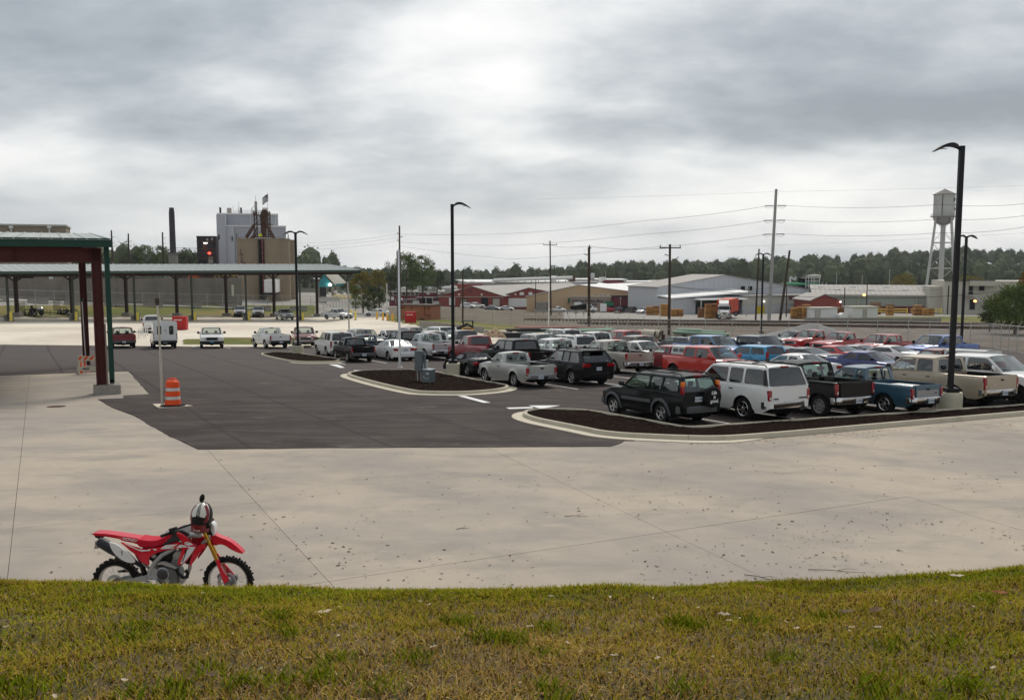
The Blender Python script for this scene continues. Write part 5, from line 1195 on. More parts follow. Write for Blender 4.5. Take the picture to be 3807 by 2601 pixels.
# ---- long canopy on the gravel
def long_canopy():
 NP = [(33, 124), (275, 129.5), (503, 135), (716, 140), (917, 145), (1117, 149.5), (1297, 154)]
 BP = [(64, 131), (270, 137), (472, 144), (659, 149), (843, 154.5), (1020, 159), (1180, 163)]
 L0 = on_ground(33, 124); L1 = on_ground(1297, 154); hz = z_row(1013, 140)
 t = thing('carport', 'long open carport across the gravel with a pale ribbed roof and many dark columns', 'carport', T(((L0+L1)/2)))
 inv = t.matrix_world.inverted()
 a = Vector((x_px(-260, 117, hz), 117, 0)); b = Vector((x_px(1310, 154.3, hz), 154.3, 0)); d = (b-a); L = d.length; d.normalize(); q = Vector((-d.y, d.x, 0))
 MDK = mat('dark_brown_steel', (.030, .016, .013), .6, var=.2)
 for (px, Y) in NP:
  p = on_ground(px, Y); mb = MB(); mb.box(p.x-.13, p.x+.13, p.y-.13, p.y+.13, p.z+.2, hz-.1, M=inv); mb.obj('column', mat('grey_green_steel', (.060, .072, .060), .55, var=.15), t)
  mb = MB(); mb.box(p.x-.55, p.x-.30, p.y-.35, p.y+.35, p.z-.2, p.z+.85, M=inv); mb.box(p.x+.30, p.x+.55, p.y-.35, p.y+.35, p.z-.2, p.z+.85, M=inv); mb.box(p.x-.3, p.x+.3, p.y-.1, p.y+.3, p.z-.2, p.z+.7, M=inv); mb.obj('plinth', M_CONG, t)
 for (px, Y) in BP:
  p = on_ground(px, Y); mb = MB(); mb.box(p.x-.22, p.x+.22, p.y-.22, p.y+.22, p.z+.3, hz-.2, M=inv); mb.obj('column', MDK, t)
  mb = MB(); mb.box(p.x-.6, p.x+.6, p.y-.6, p.y+.6, p.z-.3, p.z+.55, M=inv); mb.obj('plinth', M_CONG, t)
  mb = MB(); c0 = Vector((p.x, p.y, hz-1.3)); mb.tube(inv @ c0, inv @ Vector((p.x-d.x*1.3, p.y-d.y*1.3, hz-.3)), .12, n=6); mb.tube(inv @ c0, inv @ Vector((p.x+d.x*1.3, p.y+d.y*1.3, hz-.3)), .12, n=6); mb.obj('brace', MDK, t)
 for k in (0, 8.2):
  s = a+q*k; mb = MB(); f = lambda u, v, w: inv @ Vector((s.x+d.x*u+q.x*v, s.y+d.y*u+q.y*v, hz+w))
  mb.loft([[f(0, -.15, -.45), f(0, .15, -.45), f(0, .15, .0), f(0, -.15, .0)], [f(L, -.15, -.45), f(L, .15, -.45), f(L, .15, .0), f(L, -.15, .0)]]); mb.obj('beam', MDK, t)
 rise = .95; D0, D1 = -2.2, 11.0
 f = lambda u, v, w: inv @ Vector((a.x+d.x*u+q.x*v, a.y+d.y*u+q.y*v, hz+w))
 g = MB(); g.loft([[f(0, D0-.12, .0), f(0, D0, .0), f(0, D0, .34), f(0, D0-.12, .34)], [f(L, D0-.12, .0), f(L, D0, .0), f(L, D0, .34), f(L, D0-.12, .34)]]); g.obj('fascia', mat('grey_green_trim', (.05, .085, .07), .5), t)
 w = 1.15; n = int(L/w)
 zr = lambda v: .36+rise*(v-D0)/(D1-D0)
 for k in range(n+1):
  u0, u1 = k*w, min((k+1)*w, L+.3); mb = MB()
  pr = [(u0+.01, 0), (u0+.5, 0), (u0+.53, .05), (u0+.60, .05), (u0+.63, 0), (u1-.12, 0), (u1-.08, .10), (u1, .10), (u1, -.02), (u0+.01, -.02)]
  mb.loft([[f(x, D0-.15, zr(D0)+z) for x, z in pr], [f(x, D1, zr(D1)+z) for x, z in pr]]); mb.obj('roof_panel', M_ROOFG, t)
 mb = MB(); mb.loft([[f(L+.3, D0, -.3), f(L+.4, D0, -.3), f(L+.4, D0, .5), f(L+.3, D0, .5)], [f(L+.3, D1, -.2), f(L+.4, D1, -.2), f(L+.4, D1, zr(D1)+.1), f(L+.3, D1, zr(D1)+.1)]]); mb.obj('gable_trim', M_DGREEN, t)
 GB = 'yellow bollards in front of the long carport columns'
 labs = ['yellow bollard before the leftmost column of the long carport', 'yellow bollard left of the thin dark post, by the small trailer', 'yellow bollard above the maroon pickup, behind the marker post', 'yellow bollard right of the red box by the service truck', 'yellow bollard between the parked canopy pickups', 'yellow bollard behind the far twin-arm lamp post', 'yellow bollard at the right end of the long carport']
 for (px, Y), lb in zip(NP, labs):
  p = on_ground(px+9, Y-1.4); t2 = thing('bollard', lb, 'bollard', upright(p, 90), GB); mb = MB(); mb.lathe([(.19, -.3), (.19, 1.25), (.14, 1.36), (0, 1.40)], 14); mb.obj('post', M_YEL, t2, 40)
  mb = MB(); mb.lathe([(.26, -.1), (.26, .06), (.19, .09)], 14); mb.obj('footing', M_CONG, t2, 40)
 for (px, row, h, lb) in ((1322, 1188, 1.5, 'yellow bollard right of the white pickup at the carport end'), (1402, 1186, 1.3, 'orange-yellow bollard first in front of the white sedan'), (1424, 1190, 1.3, 'orange-yellow bollard second in front of the white sedan'), (1440, 1192, 1.2, 'orange-yellow bollard third in front of the white sedan'), (1460, 1196, 1.3, 'orange-yellow bollard nearest the brick hut')):
  p = ground_at(px, row); t2 = thing('bollard', lb, 'bollard', upright(p, 90), GB); mb = MB(); mb.lathe([(.16, -.3), (.16, h-.1), (.1, h), (0, h+.02)], 12); mb.obj('post', M_YEL if px < 1330 else mat('bollard_orange', (.75, .40, .05), .5), t2, 40)
  mb = MB(); mb.lathe([(.22, -.1), (.22, .05), (.16, .08)], 12); mb.obj('footing', M_CONG, t2, 40)
long_canopy()
def red_box(px, row, w, h, lb):
 p = ground_at(px, row) if row < 1280 else lot(px, row); t = thing('hose_cabinet', lb, 'red cabinet', upright(p, 84), 'red steel cabinets with small white lettering')
 mb = MB(); mb.box(-w/2, w/2, -.5, .5, .0, h, b=.02); mb.obj('box', M_REDBOX, t); mb = MB(); mb.box(-w/2+.05, w/2-.05, -.53, -.5, .05, h-.06, b=.01); d = mb.obj('door', M_REDBOX, t)
 text_obj('lettering', 'FIRE HOSE', .20, M_WHITEINK, d, face_frame((-.15, -.535, h*.74), (1, 0, 0), (0, 0, 1)), .004, bold=.008)
red_box(671, 1225, 1.62, 1.62, 'red steel cabinet behind the white service truck'); red_box(1527, 1199, 1.66, 1.66, 'red steel cabinet in front of the brick hut')

# ---- brick hut
def brick_hut():
 A = ground_at(1480, 1187); B = ground_at(1603, 1189); B.z = A.z = min(A.z, B.z)-.1; d = (B-A); L = d.length; M = upright(A, math.degrees(atan2(d.x, d.y)))
 t = thing('brick_hut', 'small flat-roofed orange brick hut behind a red cabinet', 'hut', M); MBR = mat('hut_brick', (.34, .135, .075), .85, var=.18, vscale=2.5); MMO = mat('hut_mortar', (.30, .20, .15), .95)
 Hh = 2.45; Dp = 3.6
 mb = MB(); mb.box(0, L, .02, Dp, 0, Hh); mb.obj('wall', MMO, t)
 mb = MB(); bh, bw = .16, .42; r_ = 0; z = 0
 while z < Hh-.05:
  x = -(.21 if r_ % 2 else 0)
  while x < L:
   a, b_ = max(x, 0), min(x+bw-.02, L)
   if b_-a > .05: mb.box(a, b_, random.uniform(-.006, .004), .03, z, z+bh-.02)
   x += bw
  y = -(.21 if r_ % 2 else 0)
  while y < Dp: mb.box(L-.02, L+random.uniform(0, .008), max(y, .02), min(y+bw-.02, Dp), z, z+bh-.02); y += bw
  z += bh; r_ += 1
 stuff(mb.obj('bricks', MBR, t))
 mb = MB(); mb.box(-.2, L+.2, -.25, Dp+.2, Hh, Hh+.16); mb.obj('roof', mat('hut_roof', (.09, .07, .06), .8), t)
 for x in (.55, 1.0, 2.4, L-1.3, L-.6): mb = MB(); mb.box(x, x+.28, -.02, .05, 1.95, 2.2); mb.obj('vent', M_UNDER, t)
 mb = MB(); mb.path([(L-1.2, -.10, 2.1), (L-1.2, -.10, 1.0), (L-.5, -.10, .9), (L-.1, -.1, .9)], .05, 6); mb.path([(L-1.9, -.3, .3), (L-1.2, -.4, .25), (L-.9, -.5, .1)], .10, 6); mb.obj('pipe', M_WOODP, t)
brick_hut()

# ---- trailers by the grass bank
def trailer(px, Y, az, lb, load, Lb=3.2):
 p = on_ground(px, Y); t = thing('utility_trailer', lb, 'trailer', upright(p, az), 'utility trailers on the grass edge'); MD = mat('trailer_steel', (.016, .014, .013), .7, var=.3)
 mb = MB(); mb.box(-Lb/2, Lb/2, -.85, .85, .48, .56); mb.obj('deck', MD, t)
 mb = MB()
 for s in (-.85, .85):
  mb.tube((-Lb/2, s, .95), (Lb/2, s, .95), .035, n=6)
  for k in range(5): x = -Lb/2+Lb*k/4; mb.tube((x, s, .5), (x, s, .95), .03, n=6)
 mb.obj('side_rail', MD, t)
 mb = MB()
 for k in range(7): y = -.85+1.7*k/6; mb.tube((-Lb/2, y, .5), (-Lb/2-.12, y, 1.95), .03, n=6)
 for k in range(3): z = .55+k*.68; x = -Lb/2-.12*(z-.5)/1.4; mb.tube((x, -.85, z), (x, .85, z), .03, n=6)
 mb.tube((-Lb/2-.12, .85, 1.9), (-Lb/2+.9, .85, .95), .025, n=6); mb.obj('ramp_gate', MD, t)
 ty, rm = wheel_meshes(.34, .2, 'steel')
 for x in ((-Lb/2+.7, Lb/2-.9) if load else (-.1, .75)):
  for s in (1, -1): w = link('wheel', ty, t, T((x, s*.95, .34)) @ (Matrix.Identity(4) if s > 0 else RZ(pi))); link('rim', rm, w)
 mb = MB(); mb.tube((Lb/2, .6, .5), (Lb/2+1.2, 0, .5), .05, n=6); mb.tube((Lb/2, -.6, .5), (Lb/2+1.2, 0, .5), .05, n=6); mb.tube((Lb/2+.9, 0, .9), (Lb/2+.9, 0, 0), .04, n=6); mb.obj('drawbar', MD, t)
 if load:
  M2 = upright(p, az) @ T((.5, 0, .56)); t2 = thing('lawn_mower', 'dark ride-on mower with a silver engine cover loaded on the larger trailer', 'mower', M2)
  mb = MB(); mb.box(-.9, .3, -.5, .5, .15, .5, b=.08); mb.obj('deck', M_DARK, t2); mb = MB(); mb.box(.25, 1.0, -.4, .4, .2, .75, b=.14); mb.obj('engine_cover', M_ALLOY, t2, 40)
  mb = MB(); mb.box(-.6, -.2, -.3, .3, .5, .62, b=.04); mb.box(-.75, -.62, -.3, .3, .55, 1.0, b=.04); mb.obj('seat', M_SEAT, t2, 40)
  mb = MB(); mb.tube((.1, 0, .5), (-.1, 0, 1.0), .03, n=6); mb.lathe([(.2, 1.0), (.22, 1.02), (.2, 1.04)], 14, M=T((-.1, 0, 0))); mb.obj('steering_wheel', M_DARK, t2)
  for x in (-.6, .7):
   for s in (.45, -.45): w = link('wheel', ty, t2, T((x, s, .22)) @ Matrix.Scale(.62, 4)); link('rim', rm, w)
trailer(124, 133.5, 90, 'larger black utility trailer carrying a mower, beside the leftmost carport columns', True, 3.3)
trailer(238, 139, 95, 'smaller empty brown utility trailer with its ramp gate up, right of the loaded trailer', False, 2.2)

# ---- grass bank: concrete barriers, white kerb lines, chain-link fence, retaining wall
def bank():
 k = 0
 names = ['first from the left', 'second from the left', 'third from the left', 'fourth from the left', 'fifth from the left', 'sixth from the left', 'seventh from the left', 'eighth from the left', 'last on the right']
 for (px, row) in ((-10, 1113), (142, 1124), (278, 1130), (425, 1133), (570, 1137), (715, 1139), (850, 1143), (975, 1149), (1110, 1150)):
  p = ground_at(px, row+4); t = thing('road_barrier', 'concrete road barrier along the top of the grass bank, %s' % names[k], 'barrier', upright(p, 78), 'concrete barriers along the grass bank'); k += 1
  mb = MB(); pr = [(-.35, -.2), (.35, -.2), (.35, .08), (.14, .35), (.10, .85), (-.10, .85), (-.14, .35), (-.35, .08)]; mb.loft([[(x, y, z) for y, z in pr] for x in (-1.65, 1.65)]); mb.obj('body', M_CONG, t)
  mb = MB(); mb.box(-.5, -.2, -.37, .37, -.2, .05); mb.box(.2, .5, -.37, .37, -.2, .05); mb.obj('forklift_slot', M_UNDER, t)
 M_WPIPE = mat('white_kerb', (.62, .60, .52), .7, var=.15)
 A = ground_at(-200, 1112); B = ground_at(560, 1137); t = thing('white_pipe', 'long white pipe lying along the top of the grass bank', 'pipe', T((A+B)/2)); inv = t.matrix_world.inverted()
 pts = [ground_at(px, 1112+(px+200)*.034)+Vector((0, 0, .15)) for px in range(-200, 1001, 60)]
 mb = MB(); mb.path([inv @ p for p in pts], .16, 8); mb.obj('upper_run', M_WPIPE, t, 40); mb = MB(); mb.path([inv @ (p+Vector((0, -1.6, -.45))) for p in pts], .07, 6); mb.obj('lower_run', M_WPIPE, t, 40)
bank()
def chain_fence(label, pts, h, step, barb=False, midrail=False, name='chain_link_fence'):
 """pts: ground points along the fence"""
 c = pts[0].copy(); t = thing(name, label, 'fence', T(c)); inv = t.matrix_world.inverted()
 seg = []; acc = [0]
 for i in range(1, len(pts)): acc.append(acc[-1]+(pts[i]-pts[i-1]).length)
 def P(s):
  s = min(max(s, 0), acc[-1]); i = max(j for j in range(len(acc)) if acc[j] <= s+1e-6); i = min(i, len(pts)-2); f = (s-acc[i])/(acc[i+1]-acc[i]); return pts[i].lerp(pts[i+1], f)
 n = int(acc[-1]/step)
 pm_ = MB(); pm_.tube((0, 0, -.3), (0, 0, h), .038, n=7)
 if barb: pm_.tube((0, 0, h), (.22, -.15, h+.38), .022, n=5)
 me = pm_.mesh('post', [M_FENCE], 40)
 for k in range(n+1): link('post', me, t, T(inv @ P(k*step)))
 for z, r_ in ([(h, .03), (.08, .02)]+([(h*.5, .022)] if midrail else [])):
  mb = MB(); mb.path([inv @ (P(k*step)+Vector((0, 0, z))) for k in range(n+1)], r_, 5); mb.obj('rail', M_FENCE, t)
 # woven mesh as real diagonal wires
 me2 = wire_mesh(step, h); d = (P(step)-P(0)).normalized()
 for k in range(n):
  a, b_ = inv @ P(k*step), inv @ P((k+1)*step); x = (b_-a); l = x.length; m = Matrix(((x.x/step, 0, 0, a.x), (x.y/step, 1, 0, a.y), (x.z/step, 0, 1, a.z), (0, 0, 0, 1))); link('wire_mesh', me2, t, m)
 return t
_wm = {}
def wire_mesh(step, h):
 if (step, h) in _wm: return _wm[(step, h)]
 m = MB(); g = .30; r_ = .0042; L_ = step
 def wire(x0, z0, x1, z1):
  d = Vector((x1-x0, z1-z0)).normalized(); nx, nz = -d.y*r_, d.x*r_; m.add([(x0-nx, 0, z0-nz), (x1-nx, 0, z1-nz), (x1+nx, 0, z1+nz), (x0+nx, 0, z0+nz)], [(0, 1, 2, 3)])
 s = -h
 while s < L_:
  x0, z0 = (s, .05) if s >= 0 else (0, .05-s); x1, z1 = s+h-.05, h
  if x1 > L_: z1 -= (x1-L_); x1 = L_
  if z1 > z0: wire(x0, z0, x1, z1); wire(L_-x0, z0, L_-x1, z1)
  s += g
 me = m.mesh('wire_mesh', [M_FENCE], flip=False); _wm[(step, h)] = me; return me
pts = [ground_at(px, r_) for px, r_ in ((-150, 1126), (100, 1131), (300, 1137), (520, 1139), (760, 1141), (1000, 1143), (1200, 1145), (1400, 1150))]
chain_fence('chain-link fence running above the grass bank behind the long carport', pts, 2.4, 3.0, midrail=True)
pts = [ground_at(px, r_) for px, r_ in ((1500, 1172), (1620, 1184), (1760, 1197), (1900, 1212), (2040, 1223), (2180, 1236))]+[lot(px, r_) for px, r_ in ((2330, 1250), (2480, 1258), (2700, 1262), (2900, 1264), (3150, 1267), (3400, 1272), (3693, 1292), (3807, 1317), (4000, 1365))]
chain_fence('chain-link fence with angled barbed-wire arms along the railway side of the yard', pts, 2.15, 3.0, barb=True, midrail=True)

# ---- retaining wall with pilasters on the left
def ret_wall():
 A = on_ground(-300, 153); B = on_ground(901, 176); zt = z_row(1034, 170); d = B-A; d.z = 0; L = d.length; zb = min(A.z, B.z)-1.0; M = upright(Vector((A.x, A.y, zb)), math.degrees(atan2(d.x, d.y))); t = thing('retaining_wall', 'tall stained grey concrete wall behind the long carport', 'wall', M)
 mw = mat('stained_wall', (.20, .18, .155), .9, var=.25, vscale=.35, dirt=.75, dcol=(.085, .07, .06), bump=.3); h = zt-zb; n = 10; w = L/n
 for k in range(n):
  mb = MB(); mb.box(k*w+.01, (k+1)*w-.01, 0, .5, 0, h+random.uniform(-.03, .03)); mb.obj('wall_panel', mw, t)
  if k: mb = MB(); mb.box(k*w-.16, k*w+.16, -.18, .0, 0, h-.6); mb.obj('pilaster', mw, t)
 mb = MB(); mb.box(L-2.0, L-1.55, -.12, 0, h-3.6, h-1.4); mb.obj('white_sign', MW, t)
ret_wall()
# ------------------------------------------------------------------ trail motorcycle on the drive
import bmesh
def bevel_prism(pts, a, b, bev=.008, seg=2, M=None, taper=0.0):
 bm = bmesh.new(); c = Vector((sum(p[0] for p in pts)/len(pts), sum(p[1] for p in pts)/len(pts)))
 v0 = [bm.verts.new((p[0], a, p[1])) for p in pts]; v1 = [bm.verts.new((c.x+(p[0]-c.x)*(1-taper), b, c.y+(p[1]-c.y)*(1-taper))) for p in pts]
 n = len(pts)
 for i in range(n): bm.faces.new((v0[i], v0[(i+1) % n], v1[(i+1) % n], v1[i]))
 f0 = bm.faces.new(v0[::-1]); f1 = bm.faces.new(v1); bmesh.ops.recalc_face_normals(bm, faces=bm.faces)
 if bev > 0: bmesh.ops.bevel(bm, geom=[e for e in bm.edges if (e.verts[0].co.y == e.verts[1].co.y)], offset=bev, segments=seg, affect='EDGES', clamp_overlap=True)
 bmesh.ops.triangulate(bm, faces=[f for f in bm.faces if len(f.verts) > 4])
 bm.verts.ensure_lookup_table(); vs = [v.co.copy() for v in bm.verts]; fs = [[v.index for v in f.verts] for f in bm.faces]; bm.free()
 return vs, fs
def cr(pts, closed=True, k=3):
 """smooth a traced outline"""
 out = []; n = len(pts)
 for i in range(n if closed else n-1):
  p0, p1, p2, p3 = [Vector(pts[(i+q) % n] if closed else pts[min(max(i+q, 0), n-1)]) for q in (-1, 0, 1, 2)]
  for j in range(k):
   t = j/k; out.append(tuple(.5*((2*p1)+(-p0+p2)*t+(2*p0-5*p1+4*p2-p3)*t*t+(-p0+3*p1-3*p2+p3)*t**3)))
 return out
def motorcycle():
 S = 1015.0; zp = lambda x, y: ((x-1140)/S, (1622-y)/S)
 Z = lambda l: [zp(x, y) for x, y in l]
 M = upright(pt(330+1140/3.575, 2246, 11.6), 90)
 # local x to the right of the photo, y away from the camera
 t = thing('motorcycle', 'red and white trail motorcycle with knobbly tyres parked behind the grass bank', 'motorcycle', M)
 RED = mat('bike_red', (.62, .006, .028), .30, coat=.7, var=.04); WH = mat('bike_white', (.72, .72, .72), .35, coat=.5, var=.03); BK = mat('bike_black', (.012, .012, .013), .4, var=.1); SEATR = mat('bike_seat_red', (.50, .008, .03), .6, var=.05)
 GREY = mat('bike_grey_plastic', (.045, .047, .05), .55, var=.1); SIL = mat('bike_silver', (.40, .41, .42), .38, .6, var=.08); ENG = mat('engine_grey', (.16, .165, .165), .5, .5, var=.2, vscale=14); GOLD = mat('fork_gold', (.55, .30, .04), .25, .9, var=.05); RIM = mat('bike_rim', (.50, .50, .48), .35, .6, var=.05); MUF = mat('muffler_black', (.03, .03, .04), .4, var=.1)
 def part(nm, pts, a, b, m, bev=.008, smooth=True, parent=t, both=False, taper=0.0):
  P = Z(pts); P = cr(P) if smooth else P; vs, fs = bevel_prism(P, a, b, bev, taper=taper); mb = MB(); mb.add(vs, fs)
  if both: vs2, fs2 = bevel_prism(P, -a, -b, bev, taper=taper); mb2 = MB(); mb2.add(vs2, fs2); mb2.obj(nm, m, parent, 40)
  return mb.obj(nm, m, parent, 40)
 # wheels
 for nm, cx, cy, Rz, rimr, w in (('rear', 385, 1300, 312, 236, .055), ('front', 1871, 1291, 334, 268, .040)):
  c = Vector((zp(cx, cy)[0], 0, zp(cx, cy)[1])); Rm = Rz/S; rr_ = rimr/S; Mw = T(c)
  mb = MB(); mb.lathe([(rr_-.006, -w*.75), (rr_+.02, -w*.95), (Rm-.030, -w), (Rm-.016, -w*.75), (Rm-.012, 0), (Rm-.016, w*.75), (Rm-.030, w), (rr_+.02, w*.95), (rr_-.006, w*.75)], 48, axis='Y')
  n = 46
  for k in range(n):      # tread blocks
   a = 2*pi*k/n
   for y0, y1 in ((-.4, .4),) if k % 2 else ((-1.12, -.5), (.5, 1.12)):
    m4 = RY(-a); mb.box(Rm-.026, Rm, w*y0, w*y1, -.013, .013, M=m4, b=.003)
  wh = mb.obj('wheel', M_TYRE, t, 40, M=Mw)
  mb = MB(); mb.lathe([(rr_-.022, -w*.55), (rr_+.002, -w*.72), (rr_+.004, -w*.6), (rr_-.010, 0), (rr_+.004, w*.6), (rr_+.002, w*.72), (rr_-.022, w*.55), (rr_-.022, -w*.55)], 48, axis='Y'); mb.obj('rim', RIM, wh, 40)
  mb = MB()
  for k in range(36):
   a = 2*pi*k/36; s = 1 if k % 2 else -1; a2 = a+.35*(1 if (k//2) % 2 else -1); mb.tube((.035*cos(a2), s*.03, .035*sin(a2)), ((rr_-.012)*cos(a), 0, (rr_-.012)*sin(a)), .0016, n=4)
  stuff(mb.obj('spokes', SIL, wh))
  mb = MB(); mb.lathe([(.0, -.06), (.022, -.06), (.022, -.04), (.042, -.035), (.042, .035), (.022, .04), (.022, .06), (0, .06)], 16, axis='Y'); mb.obj('hub', ENG, wh, 40)
  mb = MB(); rd = .125 if nm == 'front' else .11
  mb.lathe([(rd*.62, -.062), (rd, -.062), (rd, -.058), (rd*.62, -.058), (rd*.62, -.062)], 30, axis='Y')
  for k in range(6): a = k*pi/3; mb.tube((.03*cos(a), -.06, .03*sin(a)), (rd*.66*cos(a+.3), -.06, rd*.66*sin(a+.3)), .006, n=5)
  mb.obj('brake_disc', SIL, wh, 40)
 # fork
 for s in (-1, 1):
  y = s*.10; ox = 0 if s < 0 else -.075; oz = 0 if s < 0 else -.0
  a = zp(1590, 560); b = zp(1765, 985); mb = MB(); mb.tube((a[0]+ox, y, a[1]), (b[0]+ox, y, b[1]), .026, .026, 14); mb.tube((b[0]+ox, y, b[1]), zp(1890, 1280)[:1]+(y,)+zp(1890, 1280)[1:], .022, .02, 12); mb.obj('fork_tube', GOLD, t, 40)
  part('fork_guard', [(1762+ox*900, 950), (1790+ox*900, 975), (1822+ox*700, 1060), (1908, 1225), (1900, 1262), (1852, 1278), (1800+ox*600, 1130), (1768+ox*900, 1030)], y-.035 if s < 0 else y-.02, y+.01, RED, .01)
  part('axle_clamp', [(1850, 1265), (1935, 1245), (1960, 1290), (1950, 1330), (1870, 1325)], y-.03, y+.03, ENG, .006)
 for y0 in (690, 560): part('fork_bridge', [(1570 if y0 == 690 else 1520, y0+40), (1660 if y0 == 690 else 1600, y0-10), (1672 if y0 == 690 else 1612, y0+15), (1585 if y0 == 690 else 1530, y0+72)], -.125, .125, SIL, .008)
 part('front_fender', [(1672, 640), (1720, 650), (1800, 690), (1900, 728), (1985, 790), (2060, 860), (2088, 900), (2070, 907), (1990, 880), (1915, 838), (1860, 800), (1800, 782), (1700, 792), (1675, 760)], -.055, .055, RED, .022)
 part('headlight', [(1640, 470), (1690, 490), (1722, 530), (1728, 620), (1712, 665), (1660, 610), (1640, 560)], -.065, .065, WH, .02); part('headlight_shroud', [(1580, 500), (1660, 455), (1690, 510), (1680, 590), (1705, 650), (1650, 640), (1600, 600)], -.085, .085, BK, .02)
 part('indicator', [(1655, 480), (1700, 462), (1722, 472), (1718, 505), (1680, 520)], -.22, -.13, BK, .012)
 # bodywork
 part('seat', [(728, 700), (860, 714), (990, 708), (1090, 660), (1170, 612), (1250, 575), (1262, 600), (1180, 668), (1100, 742), (1040, 778), (930, 800), (810, 806), (735, 780)], -.115, .115, SEATR, .035)
 part('rear_fender', [(135, 624), (300, 630), (480, 655), (640, 680), (745, 705), (742, 775), (650, 752), (520, 725), (470, 700), (300, 668), (150, 655)], -.085, .085, RED, .012)
 part('tank', [(1235, 580), (1330, 568), (1400, 605), (1425, 630), (1380, 660), (1310, 700), (1150, 742), (1050, 768), (1110, 720), (1180, 650)], -.125, .125, GREY, .03)
 part('side_panel', [(525, 722), (620, 755), (740, 792), (830, 812), (1040, 782), (1180, 745), (1290, 715), (1335, 760), (1325, 800), (1200, 812), (1080, 835), (960, 880), (895, 925), (882, 990), (880, 1032), (840, 1015), (775, 975), (715, 890), (640, 830), (590, 780)], -.155, -.125, RED, .014, both=True)
 part('shroud', [(1268, 590), (1325, 597), (1400, 650), (1470, 720), (1522, 772), (1470, 860), (1400, 955), (1335, 1008), (1272, 1012), (1290, 930), (1320, 850), (1335, 780), (1350, 730), (1320, 680)], -.185, -.150, RED, .014, both=True)
 part('lower_shroud', [(1560, 752), (1622, 742), (1628, 785), (1565, 850), (1500, 950), (1450, 1012), (1422, 1040), (1432, 960), (1470, 870), (1515, 790)], -.165, -.135, RED, .012, both=True)
 # graphics stand a millimetre proud of the panels
 def decal(nm, pts, y, m, th=.002): part(nm, pts, y-th, y, m, 0, False)
 decal('white_graphic', [(1042, 808), (1075, 780), (1118, 752), (1275, 745), (1240, 765), (1160, 790), (1240, 783), (1215, 800)], -.156, WH); decal('white_graphic', [(1260, 778), (1320, 738), (1400, 752), (1390, 775), (1345, 772), (1330, 782)], -.187, WH)
 decal('white_graphic', [(1385, 762), (1518, 770), (1478, 832), (1425, 905), (1345, 992), (1312, 992), (1352, 905), (1375, 850), (1388, 815), (1440, 790)], -.187, WH); decal('white_graphic', [(1370, 722), (1455, 712), (1488, 742), (1420, 752)], -.187, WH); decal('white_graphic', [(1375, 705), (1430, 700), (1442, 708), (1380, 715)], -.187, WH)
 decal('black_graphic', [(1385, 800), (1410, 800), (1390, 860), (1345, 975), (1335, 975), (1370, 880)], -.1895, BK); decal('white_graphic', [(575, 733), (640, 758), (760, 812), (860, 822), (920, 805), (908, 832), (800, 842), (745, 820), (640, 772)], -.157, WH); decal('white_graphic', [(945, 805), (1000, 808), (1002, 820), (965, 826)], -.157, WH)
 text_obj('lettering', 'HONDA', .052, WH, t, face_frame((zp(625, 706)[0], -.0875, zp(625, 706)[1]), (1, 0, -.20), (.2, 0, 1)), .001, bold=.0012, shear=.2)
 # exhaust, white number panel, lamp, plate
 mb = MB(); a = zp(270, 722); b = zp(660, 965);
 d = (Vector((b[0], -.12, b[1]))-Vector((a[0], -.15, a[1])));
 mb.path([(a[0]-.035, -.15, a[1]+.02), (a[0], -.15, a[1]), (a[0]+d.x*.35, -.148, a[1]+d.z*.35), (a[0]+d.x*.8, -.135, a[1]+d.z*.8), (b[0]+.03, -.12, b[1]-.03), (zp(760, 1060)[0], -.10, zp(760, 1060)[1])], [.052, .066, .070, .062, .030, .022], 18); mb.obj('muffler', MUF, t, 40)
 part('number_panel', [(408, 700), (440, 705), (500, 725), (600, 800), (690, 885), (732, 948), (712, 972), (640, 968), (560, 930), (480, 862), (432, 785)], -.225, -.195, WH, .012)
 decal('black_graphic', [(565, 805), (578, 815), (576, 868), (570, 868)], -.226, BK)
 mb = MB(); mb.lathe([(.0, -.03), (.03, -.03), (.045, 0), (.045, .03), (0, .03)], 14, M=T((zp(175, 675)[0], 0, zp(175, 675)[1])) @ RY(pi/2)); mb.obj('tail_lamp', BK, t, 40)
 part('rear_light_bracket', [(140, 655), (250, 662), (245, 690), (200, 720), (170, 705), (138, 690)], -.04, .04, BK, .008)
 part('number_plate', [(140, 830), (172, 738), (214, 742), (212, 768), (200, 825)], -.09, .09, mat('bike_plate', (.35, .33, .26), .5), .002, False); part('exhaust_tip', [(205, 700), (262, 705), (262, 775), (215, 790)], -.19, -.12, SIL, .01)
 # frame, swingarm, engine
 mb = MB()
 for s in (-1, 1):
  P = [zp(1560, 640), zp(1430, 640), zp(1300, 735), zp(1170, 835), zp(1050, 900), zp(960, 990), zp(905, 1080), zp(870, 1190)]
  mb = MB(); mb.path([(x, s*(.09+.02*(i > 1)), z) for i, (x, z) in enumerate(P)], [.036, .036, .032, .031, .031, .031, .031, .034], 10); mb.obj('frame_beam', SIL, t, 40)
 part('pivot_plate', [(862, 1085), (905, 1072), (965, 1082), (1008, 1140), (990, 1215), (925, 1235), (865, 1225), (850, 1150)], -.135, -.10, SIL, .008, both=True)
 for s in (-1, 1): part('swingarm', [(360, 1290), (430, 1272), (640, 1222), (800, 1184), (845, 1192), (845, 1245), (700, 1280), (520, 1315), (370, 1330)], s*.105-.018, s*.105+.018, SIL, .008)
 part('crankcase', [(975, 1090), (1080, 1060), (1180, 1080), (1250, 1150), (1245, 1260), (1200, 1310), (1050, 1318), (960, 1260), (950, 1160)], -.11, .11, ENG, .02)
 part('cylinder', [(1120, 1075), (1165, 950), (1200, 890), (1295, 885), (1300, 950), (1260, 1080), (1200, 1110)], -.075, .075, ENG, .012)
